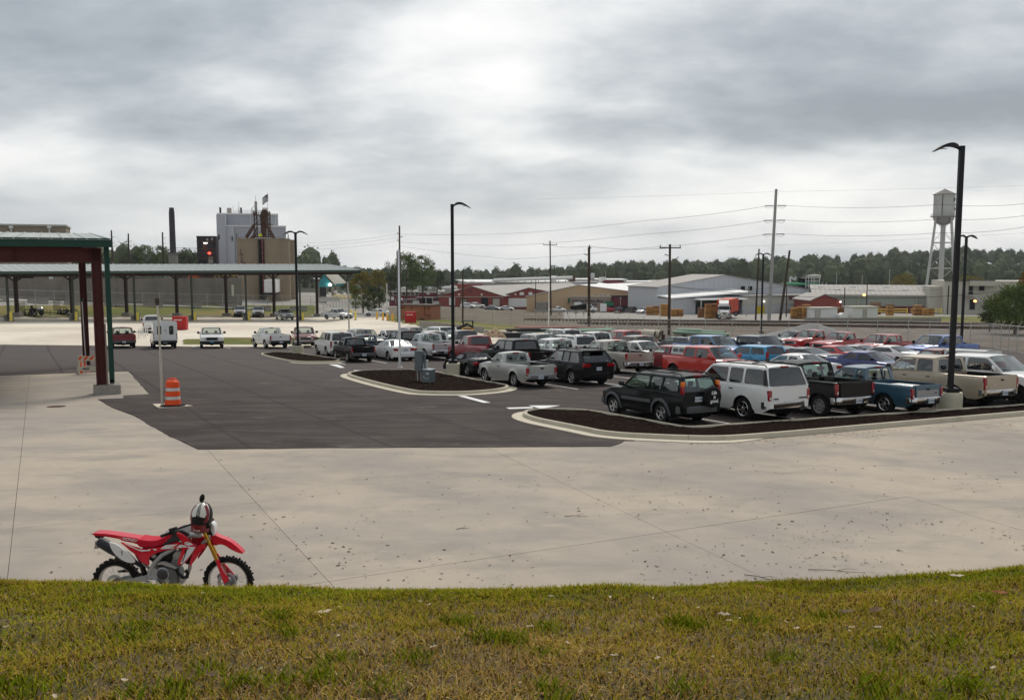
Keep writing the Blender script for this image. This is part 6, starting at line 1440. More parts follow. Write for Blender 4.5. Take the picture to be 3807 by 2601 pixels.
 for k in range(5): part('cooling_fin', [(1135+k*15, 1048-k*30), (1262+k*8, 1068-k*30), (1260+k*8, 1080-k*30), (1130+k*15, 1060-k*30)], -.088, .088, SIL, .002, False)
 part('cylinder_head', [(1180, 905), (1230, 858), (1300, 870), (1312, 930), (1270, 960), (1180, 950)], -.09, .09, SIL, .012)
 mb = MB(); c = zp(1045, 1160); mb.lathe([(.0, -.150), (.045, -.150), (.062, -.142), (.072, -.13), (.076, -.10)], 26, axis='Y', M=T((c[0], 0, c[1]))); mb.obj('clutch_cover', mat('clutch_dark', (.07, .072, .075), .4, .5), t, 40)
 mb = MB(); c = zp(1045, 1160); mb.lathe([(.072, -.128), (.088, -.122), (.092, -.10)], 26, axis='Y', M=T((c[0], 0, c[1]))); mb.obj('cover_ring', SIL, t, 40)
 mb = MB(); c = zp(1105, 1255); mb.lathe([(.0, -.13), (.030, -.13), (.036, -.11)], 16, axis='Y', M=T((c[0], 0, c[1]))); mb.obj('oil_cap', SIL, t, 40)
 part('engine_bracket', [(975, 1015), (1050, 990), (1130, 1008), (1230, 1062), (1222, 1090), (1120, 1062), (1040, 1035), (985, 1040)], -.12, -.09, SIL, .006)
 mb = MB(); mb.path([(zp(1300, 900)[0], -.05, zp(1300, 900)[1])]+[(zp(x, y)[0], -.06, zp(x, y)[1]) for x, y in ((1370, 930), (1395, 1000), (1385, 1100), (1340, 1210), (1280, 1290), (1180, 1325), (1000, 1330))], .024, 12); mb.obj('exhaust_header', SIL, t, 40)
 mb = MB(); mb.path([(zp(x, y)[0], -.13, zp(x, y)[1]) for x, y in ((1240, 1090), (1260, 1150), (1320, 1200), (1375, 1195), (1385, 1140), (1350, 1100))], .022, 10); mb.obj('hose', BK, t, 40)
 part('radiator', [(1385, 800), (1470, 820), (1445, 900), (1420, 1010), (1350, 1000)], -.14, -.02, BK, .008); part('skid_guard', [(960, 1290), (1180, 1340), (1200, 1318), (980, 1275)], -.10, .10, BK, .01)  # radiator, and a solid black plate under the crankcase
 mb = MB(); mb.path([(zp(x, y)[0], -.05, zp(x, y)[1]) for x, y in ((715, 1000), (790, 1060), (855, 1115))], .018, 8); mb.obj('linkage_rod', SIL, t, 40)
 mb = MB(); mb.path([(zp(x, y)[0], -.14, zp(x, y)[1]) for x, y in ((865, 1200), (930, 1205), (980, 1250), (1010, 1290))], .009, 6); mb.box(zp(830, 0)[0], zp(885, 0)[0], -.26, -.13, zp(0, 1262)[1], zp(0, 1240)[1], b=.004); mb.obj('foot_peg', SIL, t, 40)
 mb = MB(); mb.path([(zp(x, y)[0], -.03, zp(x, y)[1]) for x, y in ((700, 900), (740, 1010), (750, 1120), (780, 1200))], [.05, .04, .035, .03], 10); mb.obj('rear_shock', BK, t, 40)
 mb = MB(); mb.box(zp(905, 0)[0], zp(965, 0)[0], -.12, -.06, zp(0, 945)[1], zp(0, 895)[1], b=.008); mb.obj('brake_reservoir', SIL, t, 40)
 part('air_box', [(760, 830), (960, 870), (1130, 850), (1180, 900), (1130, 1060), (960, 1080), (880, 1010), (790, 930)], -.07, .07, BK, .02)
 part('chain_guard', [(380, 1180), (560, 1150), (620, 1180), (560, 1195), (400, 1200)], .05, .08, BK, .004)
 part('brake_caliper', [(340, 1275), (400, 1235), (450, 1250), (440, 1290), (380, 1300)], -.085, -.05, ENG, .008); part('brake_caliper', [(1700, 1250), (1745, 1215), (1790, 1235), (1780, 1290), (1720, 1300)], .05, .09, ENG, .008)
 # kickstand and bars
 mb = MB(); mb.tube((zp(930, 1240)[0], .12, zp(930, 1240)[1]), (zp(840, 1600)[0], .34, .0), .012, n=6); mb.obj('kickstand', BK, t)
 mb = MB(); bz = zp(0, 520)[1]; mb.path([(zp(1225, 0)[0], -.34, zp(0, 545)[1]), (zp(1330, 0)[0], -.24, zp(0, 505)[1]), (zp(1450, 0)[0], -.10, zp(0, 490)[1]), (zp(1480, 0)[0], 0, zp(0, 490)[1]), (zp(1450, 0)[0], .10, zp(0, 490)[1]), (zp(1390, 0)[0], .30, zp(0, 470)[1])], .012, 8); mb.obj('handlebar', BK, t, 40)
 mb = MB(); mb.tube((zp(1155, 0)[0], -.40, zp(0, 562)[1]), (zp(1240, 0)[0], -.345, zp(0, 540)[1]), .019, n=10); mb.obj('grip', BK, t, 40)
 mb = MB(); mb.box(zp(1240, 0)[0], zp(1320, 0)[0], -.36, -.27, zp(0, 560)[1], zp(0, 495)[1], b=.015); mb.tube((zp(1250, 0)[0], -.36, zp(0, 490)[1]), (zp(1330, 0)[0], -.30, zp(0, 478)[1]), .018, n=8); mb.obj('throttle_housing', BK, t, 40)
 mb = MB(); mb.path([(zp(1210, 0)[0], -.38, zp(0, 510)[1]), (zp(1260, 0)[0], -.36, zp(0, 500)[1])], .007, 6); mb.obj('brake_lever', SIL, t, 40)
 # mirror
 mb = MB(); c = zp(1575, 160); mb.lathe([(.0, -.012), (.8, -.010), (1, .0), (.85, .012), (0, .018)], 24, axis='Y', M=T((c[0], -.05, c[1])) @ RY(.28) @ Matrix.Diagonal((.034, 1, .058, 1))); mb.obj('mirror', BK, t, 40)
 mb = MB(); mb.path([(zp(1545, 225)[0], -.05, zp(1545, 225)[1]), (zp(1540, 350)[0], -.02, zp(1540, 350)[1]), (zp(1470, 480)[0], -.03, zp(1470, 480)[1])], .006, 6); mb.obj('mirror_stem', BK, t, 40)
 # helmet hung over the bars: shell seen from behind
 hm = M @ T((zp(1535, 395)[0]+.05, -.12, zp(1535, 395)[1])) @ RY(.08) @ RX(-.15) @ Matrix.Diagonal((1, 1, 1.12, 1)); h = thing('helmet', 'red white and black striped full-face helmet hung over the motorcycle handlebars', 'helmet', hm)
 WHH = mat('helmet_white', (.62, .60, .55), .3, coat=.6, var=.04); MAR = mat('helmet_red', (.16, .008, .015), .3, coat=.6, var=.1)
 def hp(u, v, o=0): # u: angle around (0 faces the camera), v: from top (0) to bottom (1)
  th = v*2.55; r_ = sin(min(th, 1.75) if th > 1.75 else th)**.9 if th < 1.75 else (.985-.26*(th-1.75)); z = .168*cos(th) if th < 1.57 else -.175*((th-1.57)/.98)
  return ((.135+o)*r_*sin(u), -(.155+o)*r_*cos(u), z+.012)
 mb = MB(); mb.grid([[hp(2*pi*j/32, i/16) for j in range(33)] for i in range(17)]); mb.obj('shell', BK, h, 60)
 mb = MB()
 def strip(nm, m, l, o=.003):
  g = MB(); n = 9
  P = []
  for i in range(n):
   f = i/(n-1); row = []
   for (u0, v0), (u1, v1) in zip(l[0], l[1]):
    u, v = u0+(u1-u0)*f, v0+(v1-v0)*f; row.append(hp(u, v, o))
   P.append(row)
  g.grid(P); g.obj(nm, m, h, 60, flip=False)
 vv = [k/10*.48+.10 for k in range(11)]
 for s in (-1, 1):
  strip('white_stripe', WHH, ([(s*.16, v) for v in vv], [(s*(.62+.30*sin((v-.1)/.48*pi)), v+.03) for v in vv])); strip('white_stripe', WHH, ([(s*(.95-.25*(v-.1)), v+.06) for v in vv], [(s*(1.22-.35*(v-.1)), v+.08) for v in vv]))
  strip('red_panel', MAR, ([(s*(.55+.2*sin((v-.1)/.48*pi)), v+.16) for v in vv], [(s*(.98+.1*sin((v-.1)/.48*pi)), v+.13) for v in vv]), .005)
  strip('pinstripe', WHH, ([(s*.035, .06+.5*k/10) for k in range(11)], [(s*.075, .06+.5*k/10) for k in range(11)]))
 strip('red_band', MAR, ([(-1.5+.3*k, .80) for k in range(11)], [(-1.5+.3*k, .99) for k in range(11)])); text_obj('lettering', 'CYBER', .032, WHH, h, face_frame((0, -.148, -.135), (1, 0, 0), (0, 0, 1)), .001)
motorcycle()
# ------------------------------------------------------------------ buildings, silos, towers and poles beyond the yard
M_BRK = mat('far_brick', (.235, .055, .042), .85, var=.12, vscale=.5, dirt=.25, dcol=(.14, .05, .04))
M_BRK2 = mat('dark_red_brick', (.16, .035, .045), .85, var=.12, vscale=.5)
M_TANW = mat('tan_siding', (.52, .37, .23), .75, var=.07, vscale=.4, dirt=.15, dcol=(.36, .27, .18))
M_TANB = mat('tan_block', (.30, .235, .185), .85, var=.08)
M_LGREY = mat('pale_siding', (.47, .485, .51), .5, .1, var=.05, vscale=.3, dirt=.15, dcol=(.32, .32, .33))
M_BLGREY = mat('blue_grey_siding', (.44, .45, .49), .5, .1, var=.06, vscale=.2, dirt=.25, dcol=(.20, .21, .24))
M_WROOF = mat('white_roof', (.72, .72, .71), .6, var=.06, vscale=.3)
M_GROOF = mat('weathered_roof', (.33, .31, .29), .7, var=.12, vscale=.4, dirt=.4, dcol=(.2, .18, .17))
M_CREAM = mat('cream_wall', (.46, .44, .38), .8, var=.08, vscale=.3, dirt=.3, dcol=(.3, .28, .24))
M_PGREEN = mat('pale_green_siding', (.30, .33, .29), .6, var=.08, vscale=.4, dirt=.3, dcol=(.2, .2, .18))
M_SHOP = mat('dark_opening', (.012, .012, .014), .9); M_WINB = mat('dark_glass', (.03, .035, .04), .15, coat=.5)
M_WHB = mat('white_paint', (.70, .70, .68), .6, var=.06, dirt=.3, dcol=(.42, .38, .32)); M_SILO = mat('silo_concrete', (.27, .21, .145), .9, var=.14, vscale=.22, dirt=.6, dcol=(.12, .09, .06), bump=.3)
M_RUST = mat('rusty_steel', (.085, .045, .03), .8, var=.35, vscale=1.2); M_GRNAWN = mat('green_awning', (.012, .11, .055), .7); M_LUMB = mat('fresh_lumber', (.50, .26, .07), .8, var=.3, vscale=2.5); M_LUMD = mat('aged_lumber', (.26, .13, .06), .85, var=.3, vscale=2.5); M_YROOM = mat('yellow_wall', (.55, .40, .02), .7)
class Bld:
 """box-shaped building set by its front edge; local x along the front, y backwards, z up"""
 def __init__(s, name, label, cat, px0, px1, row_base, Y0, Y1=None, group=None, base_drop=1.5):
  Y1 = Y0 if Y1 is None else Y1
  z = z_row(row_base, (Y0+Y1)/2); s.A = Vector((x_px(px0, Y0, z), Y0, z)); s.B = Vector((x_px(px1, Y1, z), Y1, z)); d = s.B-s.A; s.L = d.length; s.z = z; s.bd = base_drop
  s.M = upright(s.A, math.degrees(atan2(d.x, d.y))); s.t = thing(name, label, cat, s.M, group); s.Y0 = Y0; s.Y1 = Y1
 def u(s, px):        # local x of a photo column on the front line
  r = (px-CX)/F*cos(PITCH)*1.0
  # intersect the view plane of the column with the front line
  d = s.B-s.A; k = (px-CX)/F; f = lambda P: P.x-k*(P.y*cos(PITCH)+(CAMZ-s.z)*sin(PITCH)); a, b = f(s.A), f(s.B); return s.L*a/(a-b)
 def h(s, row, u=0):  # local height of a photo row at front position u
  Y = s.A.y+(s.B.y-s.A.y)*u/s.L; return z_row(row, Y)-s.z
 def box(s, nm, m, x0, x1, y0, y1, z0, z1, parent=None, b=0): mb = MB(); mb.box(min(x0, x1), max(x0, x1), y0, y1, z0, z1, b=b); return mb.obj(nm, m, parent or s.t)
 def win(s, nm, px0, px1, r0, r1, m=None, fr=M_WHB, y=-.06, frame=.10, parent=None):
  x0, x1 = s.u(px0), s.u(px1); z1, z0 = s.h(r0, x0), s.h(r1, x0); mb = MB(); mb.box(x0, x1, y, .02, z0, z1); o = mb.obj(nm, m or M_WINB, parent or s.t)
  if fr:
   mb = MB(); f = frame; mb.box(x0-f, x1+f, y-.05, y+.01, z0-f, z0); mb.box(x0-f, x1+f, y-.05, y+.01, z1, z1+f); mb.box(x0-f, x0, y-.05, y+.01, z0, z1); mb.box(x1, x1+f, y-.05, y+.01, z0, z1); mb.obj('frame', fr, o)
  return o
def gable(b, wall, roof, x0, x1, xr, he, hr, depth, eave=.4, seam=True, dx=0.0, panels=True):
 """front gable wall between x0 and x1 with its ridge over xr; the roof runs back and sideways by dx"""
 mb = MB(); mb.ext([(x0, -b.bd), (x1, -b.bd), (x1, he[1]), (xr, hr), (x0, he[0])], 0, .25); mb.obj('front_wall', wall, b.t)
 mb = MB(); mb.loft([[(x0, .25, -b.bd), (x0+.25, .25, -b.bd), (x0+.25, .25, he[0]), (x0, .25, he[0])], [(x0+dx, depth, -b.bd), (x0+.25+dx, depth, -b.bd), (x0+.25+dx, depth, he[0]), (x0+dx, depth, he[0])]]); mb.obj('side_wall', wall, b.t); mb = MB()
 mb.loft([[(x1-.25, .25, -b.bd), (x1, .25, -b.bd), (x1, .25, he[1]), (x1-.25, .25, he[1])], [(x1-.25+dx, depth, -b.bd), (x1+dx, depth, -b.bd), (x1+dx, depth, he[1]), (x1-.25+dx, depth, he[1])]]); mb.obj('side_wall', wall, b.t)
 for (xa_, za), sgn in (((x0-eave, he[0]-.0), 1), ((x1+eave, he[1]-.0), -1)):
  n = max(1, int(depth/3.0)) if panels else 1
  for k in range(n):
   y0, y1 = -.3+(depth+.3)*k/n, -.3+(depth+.3)*(k+1)/n-.02; o0, o1 = dx*max(y0, 0)/depth, dx*y1/depth
   mb = MB(); mb.loft([[(xa_+o0, y0, za+.02), (xr+o0, y0, hr+.05), (xr+o0, y0, hr+.22), (xa_+o0, y0, za+.19)], [(xa_+o1, y1, za+.02), (xr+o1, y1, hr+.05), (xr+o1, y1, hr+.22), (xa_+o1, y1, za+.19)]]); mb.obj('roof_panel', roof, b.t)
def seams(b, m, x0, x1, z0, z1f, step, y=-.03):
 n = int((x1-x0)/step)
 for k in range(n): x = x0+(k+.5)*step; mb = MB(); mb.box(x-.04, x+.04, y-.02, .0, z0, z1f(x)); mb.obj('siding_rib', m, b.t)

# --- left: grey roofless block behind the near canopy, stack, coal tower, mill and silos
b = Bld('concrete_building', 'stained flat-topped concrete building rising behind the near carport', 'building', -300, 256, 1080, 200, 212)
b.box('wall', mat('stained_block', (.26, .215, .16), .9, var=.15, vscale=.3, dirt=.6, dcol=(.14, .09, .05)), 0, b.L, 0, 16, -2, b.h(842, b.L)); b.box('parapet', M_CREAM, -.2, b.L+.2, -.25, 16.2, b.h(842, b.L), b.h(838, b.L)+.15)
for px in (54, 195): x = b.u(px); mb = MB(); mb.tube((x, -.3, b.h(900, x)), (x, -.3, b.h(848, x)), .16, n=8); mb.tube((x-.4, -.3, b.h(846, x)), (x+.4, -.3, b.h(846, x)), .35, n=8); mb.obj('vent_pipe', M_WHB, b.t)
for px0, px1, r0, r1 in ((48, 62, 1017, 1035), (184, 200, 1017, 1037)): b.win('window', px0, px1, r0, r1, M_WHB, None)
b.win('opening', 66, 128, 1021, 1034, M_SHOP, None); x = b.u(262); mb = MB(); mb.lathe([(.0, 0), (.45, 0), (.5, .1)], 14, M=T((x, -.2, b.h(1027, x))) @ RX(pi/2)); mb.obj('yard_light', M_WHB, b.t)
b2 = Bld('plant_shed', 'low dark process sheds behind the retaining wall', 'building', 270, 1010, 1070, 210, 225); m_ = mat('dark_sheds', (.085, .07, .062), .9, var=.4, vscale=.5)
for px0, px1, r in ((270, 365, 990), (372, 420, 972), (470, 545, 1031), (640, 700, 1022), (700, 752, 1008), (752, 860, 1016), (860, 905, 1026)): b2.box('shed', m_ if px0 != 700 else mat('orange_steel', (.42, .10, .03), .7, var=.3), b2.u(px0), b2.u(px1), 0, 5, -2, b2.h(r, 0))
mb = MB(); x0, x1 = b2.u(800), b2.u(905); zz = b2.h(1034, 0)
for k in range(7): x = x0+(x1-x0)*k/6; mb.tube((x, -1, zz), (x, -1, zz+1.1), .05, n=5)
mb.tube((x0, -1, zz+1.1), (x1, -1, zz+1.1), .05, n=5); mb.tube((x0, -1, zz+.5), (x1, -1, zz+.5), .05, n=5); mb.obj('handrail', M_YEL, b2.t)
p = spot(648, 1060, 300); t = thing('chimney', 'tall dark ribbed smokestack left of the mill', 'smokestack', upright(p, 90)); zt = z_row(772, 300)-p.z
mb = MB(); mb.lathe([(1.15, -2), (.98, zt*.55), (.90, zt-1.2), (.78, zt-.9), (.74, zt), (.62, zt)], 20); mb.obj('stack', mat('stack_dark', (.045, .04, .05), .8, var=.3, vscale=.3), t, 40)
for k in range(1, 9): mb = MB(); z = zt*.40+(zt*.6-1.2)*k/9; mb.lathe([(.98, z-.1), (1.03, z), (.98, z+.1)], 20); mb.obj('ring', M_RUST, t)
zc = z_row(943, 300)-p.z; mb = MB(); mb.lathe([(.9, zc), (2.1, zc), (2.1, zc+.2), (.9, zc+.2)], 16); mb.lathe([(2.05, zc+1.1), (2.1, zc+1.1)], 16)
for k in range(12): a = k*pi/6; mb.tube((2.05*cos(a), 2.05*sin(a), zc), (2.05*cos(a), 2.05*sin(a), zc+1.1), .05, n=4)
mb.obj('platform', M_CONG, t); mb = MB(); mb.lathe([(1.6, -3), (1.5, zc)], 16); mb.obj('lower_stack', M_CONG, t, 40)
b = Bld('coal_tower', 'square blackened elevator tower with a white lamp and a red lamp', 'tower', 737, 808, 1060, 215, 216); H_ = b.h(877, 0)
b.box('wall', mat('blackened_steel', (.028, .026, .032), .85, var=.5, vscale=.7), 0, b.L, 0, 4.6, b.h(985, 0), H_);
for x in (.1, b.L/2-.15, b.L-.4): b.box('leg', M_RUST, x, x+.3, .1, .4, -2, b.h(985, 0)); b.box('leg', M_RUST, x, x+.3, 4, 4.3, -2, b.h(985, 0))
for r in (879, 898, 925, 940, 961, 985): b.box('beam', M_RUST, -.1, b.L+.1, -.12, -.01, b.h(r, 0)-.12, b.h(r, 0)+.12)
for px0, px1, r0, r1, m in ((772, 780, 886, 895, M_CONG), (790, 798, 884, 893, M_CONG), (778, 795, 955, 978, M_CONG), (760, 775, 905, 932, M_RUST)): b.win('panel', px0, px1, r0, r1, m, None)
M_LW = lamp_mat('lit_white', (1, .95, .9), 3.0); M_LR = lamp_mat('lit_red', (1, .06, .03), 2.5); M_LO = lamp_mat('lit_orange', (1, .42, .12), 2.5)
b.box('white_lamp', M_LW, b.u(763), b.u(776), -.35, -.13, b.h(905, 0), b.h(902, 0)); mb = MB(); mb.lathe([(.0, -.3), (.3, -.2), (.36, 0), (.3, .2), (0, .3)], 12, M=T((b.u(783), -.4, b.h(941, 0)))); mb.obj('red_lamp', M_LR, b.t)
mb = MB()
for k in range(8): z = b.h(985, 0)+(H_-b.h(985, 0))*k/8; mb.tube((b.L+.3, 1, z), (b.L+.3, 3, z), .06, n=4); mb.tube((b.L+.05, 1, z), (b.L+.3, 1, z), .06, n=4)
for y in (1, 3): mb.tube((b.L+.3, y, b.h(985, 0)), (b.L+.3, y, H_), .06, n=4)
mb.obj('ladder', M_RUST, b.t)
b = Bld('mill_building', 'tall blue-grey metal mill building with rooftop stacks, behind the silos', 'building', 813, 1041, 1090, 232, 236)
u = b.u; h = b.h
b.box('wall', M_BLGREY, 0, b.L, 6, 22, -2, h(792, 4)); b.box('wall', M_BLGREY, 0, u(846), 0, 22, -2, h(792, 0)-.3)
b.box('wall', M_BLGREY, u(843), u(1068), 1.0, 20, -2, h(841, 8)); b.box('roof_edge', M_WHB, u(836), u(1070), .7, 1.1, h(841, 8)-.1, h(838, 8)+.05); b.box('roof_edge', M_WHB, -.1, b.L+.1, 5.7, 6, h(792, 4)-.1, h(789, 4)+.1)
for px0, px1, r0, r1 in ((846, 864, 842, 1085), (864, 878, 841, 1085)): b.box('wall_bay', M_LGREY if px0 > 850 else M_BLGREY, u(px0), u(px1), .4, 1.0, -2, h(r0, 3)-.1)
for k in range(26): x = u(845)+(u(1068)-u(845))*k/25; b.box('siding_rib', M_BLGREY, x-.05, x+.05, .88, 1.0, 0, h(843, 8))
for k in range(22): x = u(820)+(b.L-u(820))*k/22; b.box('siding_rib', M_BLGREY, x-.05, x+.05, 5.88, 6.0, h(841, 4)-1, h(793, 4))
for px in (842, 937, 1031): b.box('downpipe', M_WHB, u(px)-.06, u(px)+.06, 5.75, 5.88, h(838, 4), h(794, 4))
for px0, px1, r0, r1 in ((819, 823, 871, 890), (868, 871, 878, 895)): b.win('slot_window', px0, px1, r0, r1, M_SHOP, None, y=-.05 if px0 < 850 else .3)
for px, r, w in ((822, 764, .25), (901, 765, .25)): mb = MB(); x = u(px); mb.tube((x, 8, h(792, x)), (x, 8, h(r, x)), w, n=10); mb.obj('stack_pipe', M_UNDER, b.t)
mb = MB(); x = u(856); mb.lathe([(.62, h(790, x)), (.62, h(768, x)), (.55, h(766, x)), (0, h(766, x))], 16, M=T((x, 8, 0))); mb.obj('roof_drum', mat('rusty_white_drum', (.42, .38, .34), .7, var=.2, dirt=.6, dcol=(.2, .08, .04)), b.t, 40)
for px, r in ((870, 757), (893, 742), (891, 764)): mb = MB(); x = u(px); mb.tube((x, 9, h(790, x)), (x, 9, h(r, x)), .06, n=5); mb.obj('antenna', M_GALV, b.t)
mb = MB(); x0, x1 = u(875), u(1000)
for k in range(13): x = x0+(x1-x0)*k/12; mb.tube((x, 7, h(790, x)), (x, 7, h(776, x)), .05, n=4)
for r in (776, 783): mb.tube((x0, 7, h(r, x0)), (x1, 7, h(r, x1)), .05, n=4)
mb.obj('roof_railing', M_GALV, b.t)
mb = MB(); x = u(959); mb.tube((x, 4, h(800, x)), (x, 4, h(745, x)), .38, .34, 12); mb.tube((x, 4, h(745, x)), (x, 4, h(722, x)), .05, n=5); mb.tube((u(944), 4, h(800, x)), (u(944), 4, h(770, x)), .12, n=5); mb.tube((u(944), 4, h(770, x)), (x, 4, h(758, x)), .06, n=4); mb.obj('process_stack', M_GROOF, b.t, 40)
# silos
def silos():
 z = z_row(1089, 208); A = Vector((x_px(887, 208, z), 208, z)); Bp = Vector((x_px(1081, 208, z), 208, z)); t = thing('silos', 'pair of tall brown concrete silos with a rusty conveyor head on top', 'silos', upright((A+Bp)/2, 90)); W2 = (Bp-A).length; r_ = W2/4; H = z_row(886, 205)-z
 for s in (-1, 1):
  mb = MB(); mb.lathe([(r_, -2), (r_, H-.25), (r_+.12, H-.22), (r_+.12, H), (0, H)], 40, M=T((s*r_, 0, 0))); mb.obj('silo_shell', M_SILO, t, 40)
  for k in range(1, 8): mb = MB(); zz = H*k/8; mb.lathe([(r_+.0, zz-.03), (r_+.022, zz), (r_+.0, zz+.03)], 40, M=T((s*r_, 0, 0))); mb.obj('pour_line', M_SILO, t, 40)
  mb = MB(); mb.lathe([(r_*.98, -2), (r_*.98, H-.1)], 30, M=T((s*r_, 2*r_, 0))); mb.obj('rear_silo_shell', M_SILO, t, 40)
  mb = MB(); mb.path([(s*r_*1.95, -.5, H), (s*r_*1.98, -.6, H+.9), (s*(r_*1.98-.35), -.7, H+1.1)], .09, 6); mb.obj('goose_neck', M_RUST, t)
 mb = MB(); mb.box(-.42, .42, -r_*.75, -r_*.3, -1, H-.3); mb.obj('drop_chute', M_UNDER, t)
 for k in range(10): mb = MB(); mb.box(.25, .55, -r_*.78, -r_*.72, k*H/10, (k+.85)*H/10); mb.obj('chute_section', mat('faded_red', (.22, .07, .06), .8, var=.3), t)
 S2 = 194/2; X = lambda px: (px-984)/S2*2*r_; ZZ = lambda row: z_row(row, 206)-z
 # conveyor head: body, platforms, braces
 mb = MB(); mb.loft([[(X(a), -1+q, ZZ(r0)) for a, q in ((X0, 0), (X1, 0), (X1, 1.3), (X0, 1.3))] for X0, X1, r0 in ((981, 996, 880), (980, 998, 830), (978, 1000, 805), (984, 1004, 785), (988, 998, 778))]); mb.obj('elevator_head', M_RUST, t, 30)
 mb = MB(); mb.lathe([(.55, ZZ(778)), (.62, ZZ(774)), (.62, ZZ(771)), (0, ZZ(771))], 14, M=T((X(995), -.4, 0))); mb.obj('head_cap', M_WHB, t, 40)
 for px0, px1, row in ((962, 1018, 833), (956, 1012, 799), (955, 1018, 880)):
  mb = MB(); mb.box(X(px0), X(px1), -1.6, .8, ZZ(row)-.08, ZZ(row)+.08); mb.obj('platform', M_RUST, t); mb = MB(); n = 8
  for k in range(n+1): x = X(px0)+(X(px1)-X(px0))*k/n; mb.tube((x, -1.55, ZZ(row)), (x, -1.55, ZZ(row)+1.05), .045, n=4)
  for q in (.55, 1.05): mb.tube((X(px0), -1.55, ZZ(row)+q), (X(px1), -1.55, ZZ(row)+q), .045, n=4)
  mb.obj('guard_rail', M_RUST, t)
 mb = MB()
 for px in (958, 968, 1008, 1016): mb.tube((X(px), -1.2, ZZ(882)), (X(px), -1.2, ZZ(785)), .15, n=5)
 for k in range(5): r0 = 880-19*k; mb.tube((X(958), -1.2, ZZ(r0)), (X(968), -1.2, ZZ(r0-19)), .09, n=4); mb.tube((X(1008), -1.2, ZZ(r0)), (X(1016), -1.2, ZZ(r0-19)), .09, n=4)
 mb.obj('lattice', M_RUST, t)
 for (a, r0, b_, r1, w) in ((960, 835, 930, 883, .40), (1005, 835, 1032, 884, .36), (962, 872, 918, 926, .38), (970, 840, 957, 882, .12), (1000, 815, 1014, 840, .10)): mb = MB(); mb.tube((X(a), -1.6, ZZ(r0)), (X(b_), -1.9, ZZ(r1)), w, n=8); mb.obj('spout', M_RUST, t, 40)
 mb = MB(); mb.tube((X(917), -r_-.5, ZZ(926)), (X(917), -r_-.3, ZZ(1000)), .08, n=5); mb.tube((X(910), -r_-.5, ZZ(946)), (X(927), -r_-.5, ZZ(946)), .08, n=5); mb.tube((X(915), -r_-.3, ZZ(972)), (X(933), -r_-.3, ZZ(980)), .09, n=5); mb.obj('side_piping', M_RUST, t)
 mb = MB(); mb.box(X(976), X(988), -1.72, -1.66, ZZ(879), ZZ(869)); mb.obj('yellow_sign', mat('sign_yellow', (.75, .70, .02), .5), t)
 mb = MB(); mb.path([(X(984)+q, -1.75, z_) for q, z_ in ((-.2, ZZ(872)), (0, ZZ(876)), (.2, ZZ(872)))], .04, 4); mb.obj('sign_mark', M_DGREEN, t)
 mb = MB()
 for px in np.linspace(894, 1076, 26): x = X(px); mb.tube((x, -.3, H), (x, -.3, H+.55), .04, n=4)
 mb.obj('top_studs', M_RUST, t)
 # flag
 pf = t.matrix_world @ Vector((X(1006), -.5, ZZ(785))); tf = thing('flag', 'small flag with a dark canton and pale stripes flying over the silos', 'flag', T(pf)); hf = z_row(713, 206)-pf.z
 mb = MB(); mb.tube((0, 0, 0), (0, 0, hf), .05, n=6); mb.obj('flag_pole', M_GALV, tf)
 for k in range(9):
  P = []
  for i in range(9):
   f = i/8; x = -1.25*f; z = hf-.4-.95*f**1.3-.02; P.append([(x+.25*q, .12*sin(f*6), z-k*.17-q*.17) for q in (0, .97)])
  mb = MB(); mb.grid(P); mb.obj('stripe', M_WHITEINK if k % 2 else mat('flag_dark', (.10, .07, .08), .8), tf)
 mb = MB(); P = [[(-1.25*i/8*.55-.0, .12*sin(i/8*.55*6)-.03, hf-.4-.95*(i/8*.55)**1.3-k*.2) for k in range(5)] for i in range(9)]; mb.grid(P); mb.obj('canton', mat('flag_navy', (.02, .025, .05), .8), tf)
silos()
# white box trailer at the silos
b = Bld('box_trailer', 'white box trailer backed up against the silos, rear doors showing', 'trailer', 983, 1027, 1106, 196, 196.4); b.box('box', M_WHB, 0, b.L, 0, 13, 1.1, b.h(1040, 0))
for k in (0, 1): b.box('rear_door', M_WHB, .06+k*b.L/2, b.L/2-.04+k*b.L/2, -.06, 0, 1.2, b.h(1043, 0))
b.box('underride_bar', M_DARK, .1, b.L-.1, -.1, .1, .45, 1.1); ty, rm = wheel_meshes(.5, .28, 'steel')
for x in (.3, .75, b.L-.75, b.L-.3): w = link('wheel', ty, b.t, T((x, 1.2, .5)) @ RZ(pi/2)); link('rim', rm, w)
# teal open shelter
b = Bld('shelter', 'open shelter with a teal gable and pale grey roof, right of the silos', 'shelter', 1182, 1242, 1085, 200, 204)
u, h = b.u, b.h; mb = MB(); mb.ext([(0, h(1067, 0)), (b.L, h(1067, 0)), (b.L*.42, h(1020, 0))], 0, .2); mb.obj('gable_panel', mat('teal_siding', (.03, .24, .26), .6, var=.08), b.t)
x1 = u(1298); mb = MB(); mb.loft([[(b.L*.42, -.3, h(1019, 0)), (b.L+.2, -.3, h(1060, 0)), (b.L+.2, -.3, h(1064, 0)), (b.L*.42, -.3, h(1022, 0))], [(u(1290), 3, h(1021, 0)), (x1+2, 3, h(1053, 0)), (x1+2, 3, h(1056, 0)), (u(1290), 3, h(1024, 0))]]); mb.obj('roof', M_CREAM, b.t)
b.box('trim', mat('teal_siding', 0), u(1240), u(1275), -.1, .1, h(1064, 0), h(1056, 0))
for px in (1183, 1238): b.box('post', M_CONG, u(px)-.15, u(px)+.35, -.1, .4, -1, h(1066, 0))
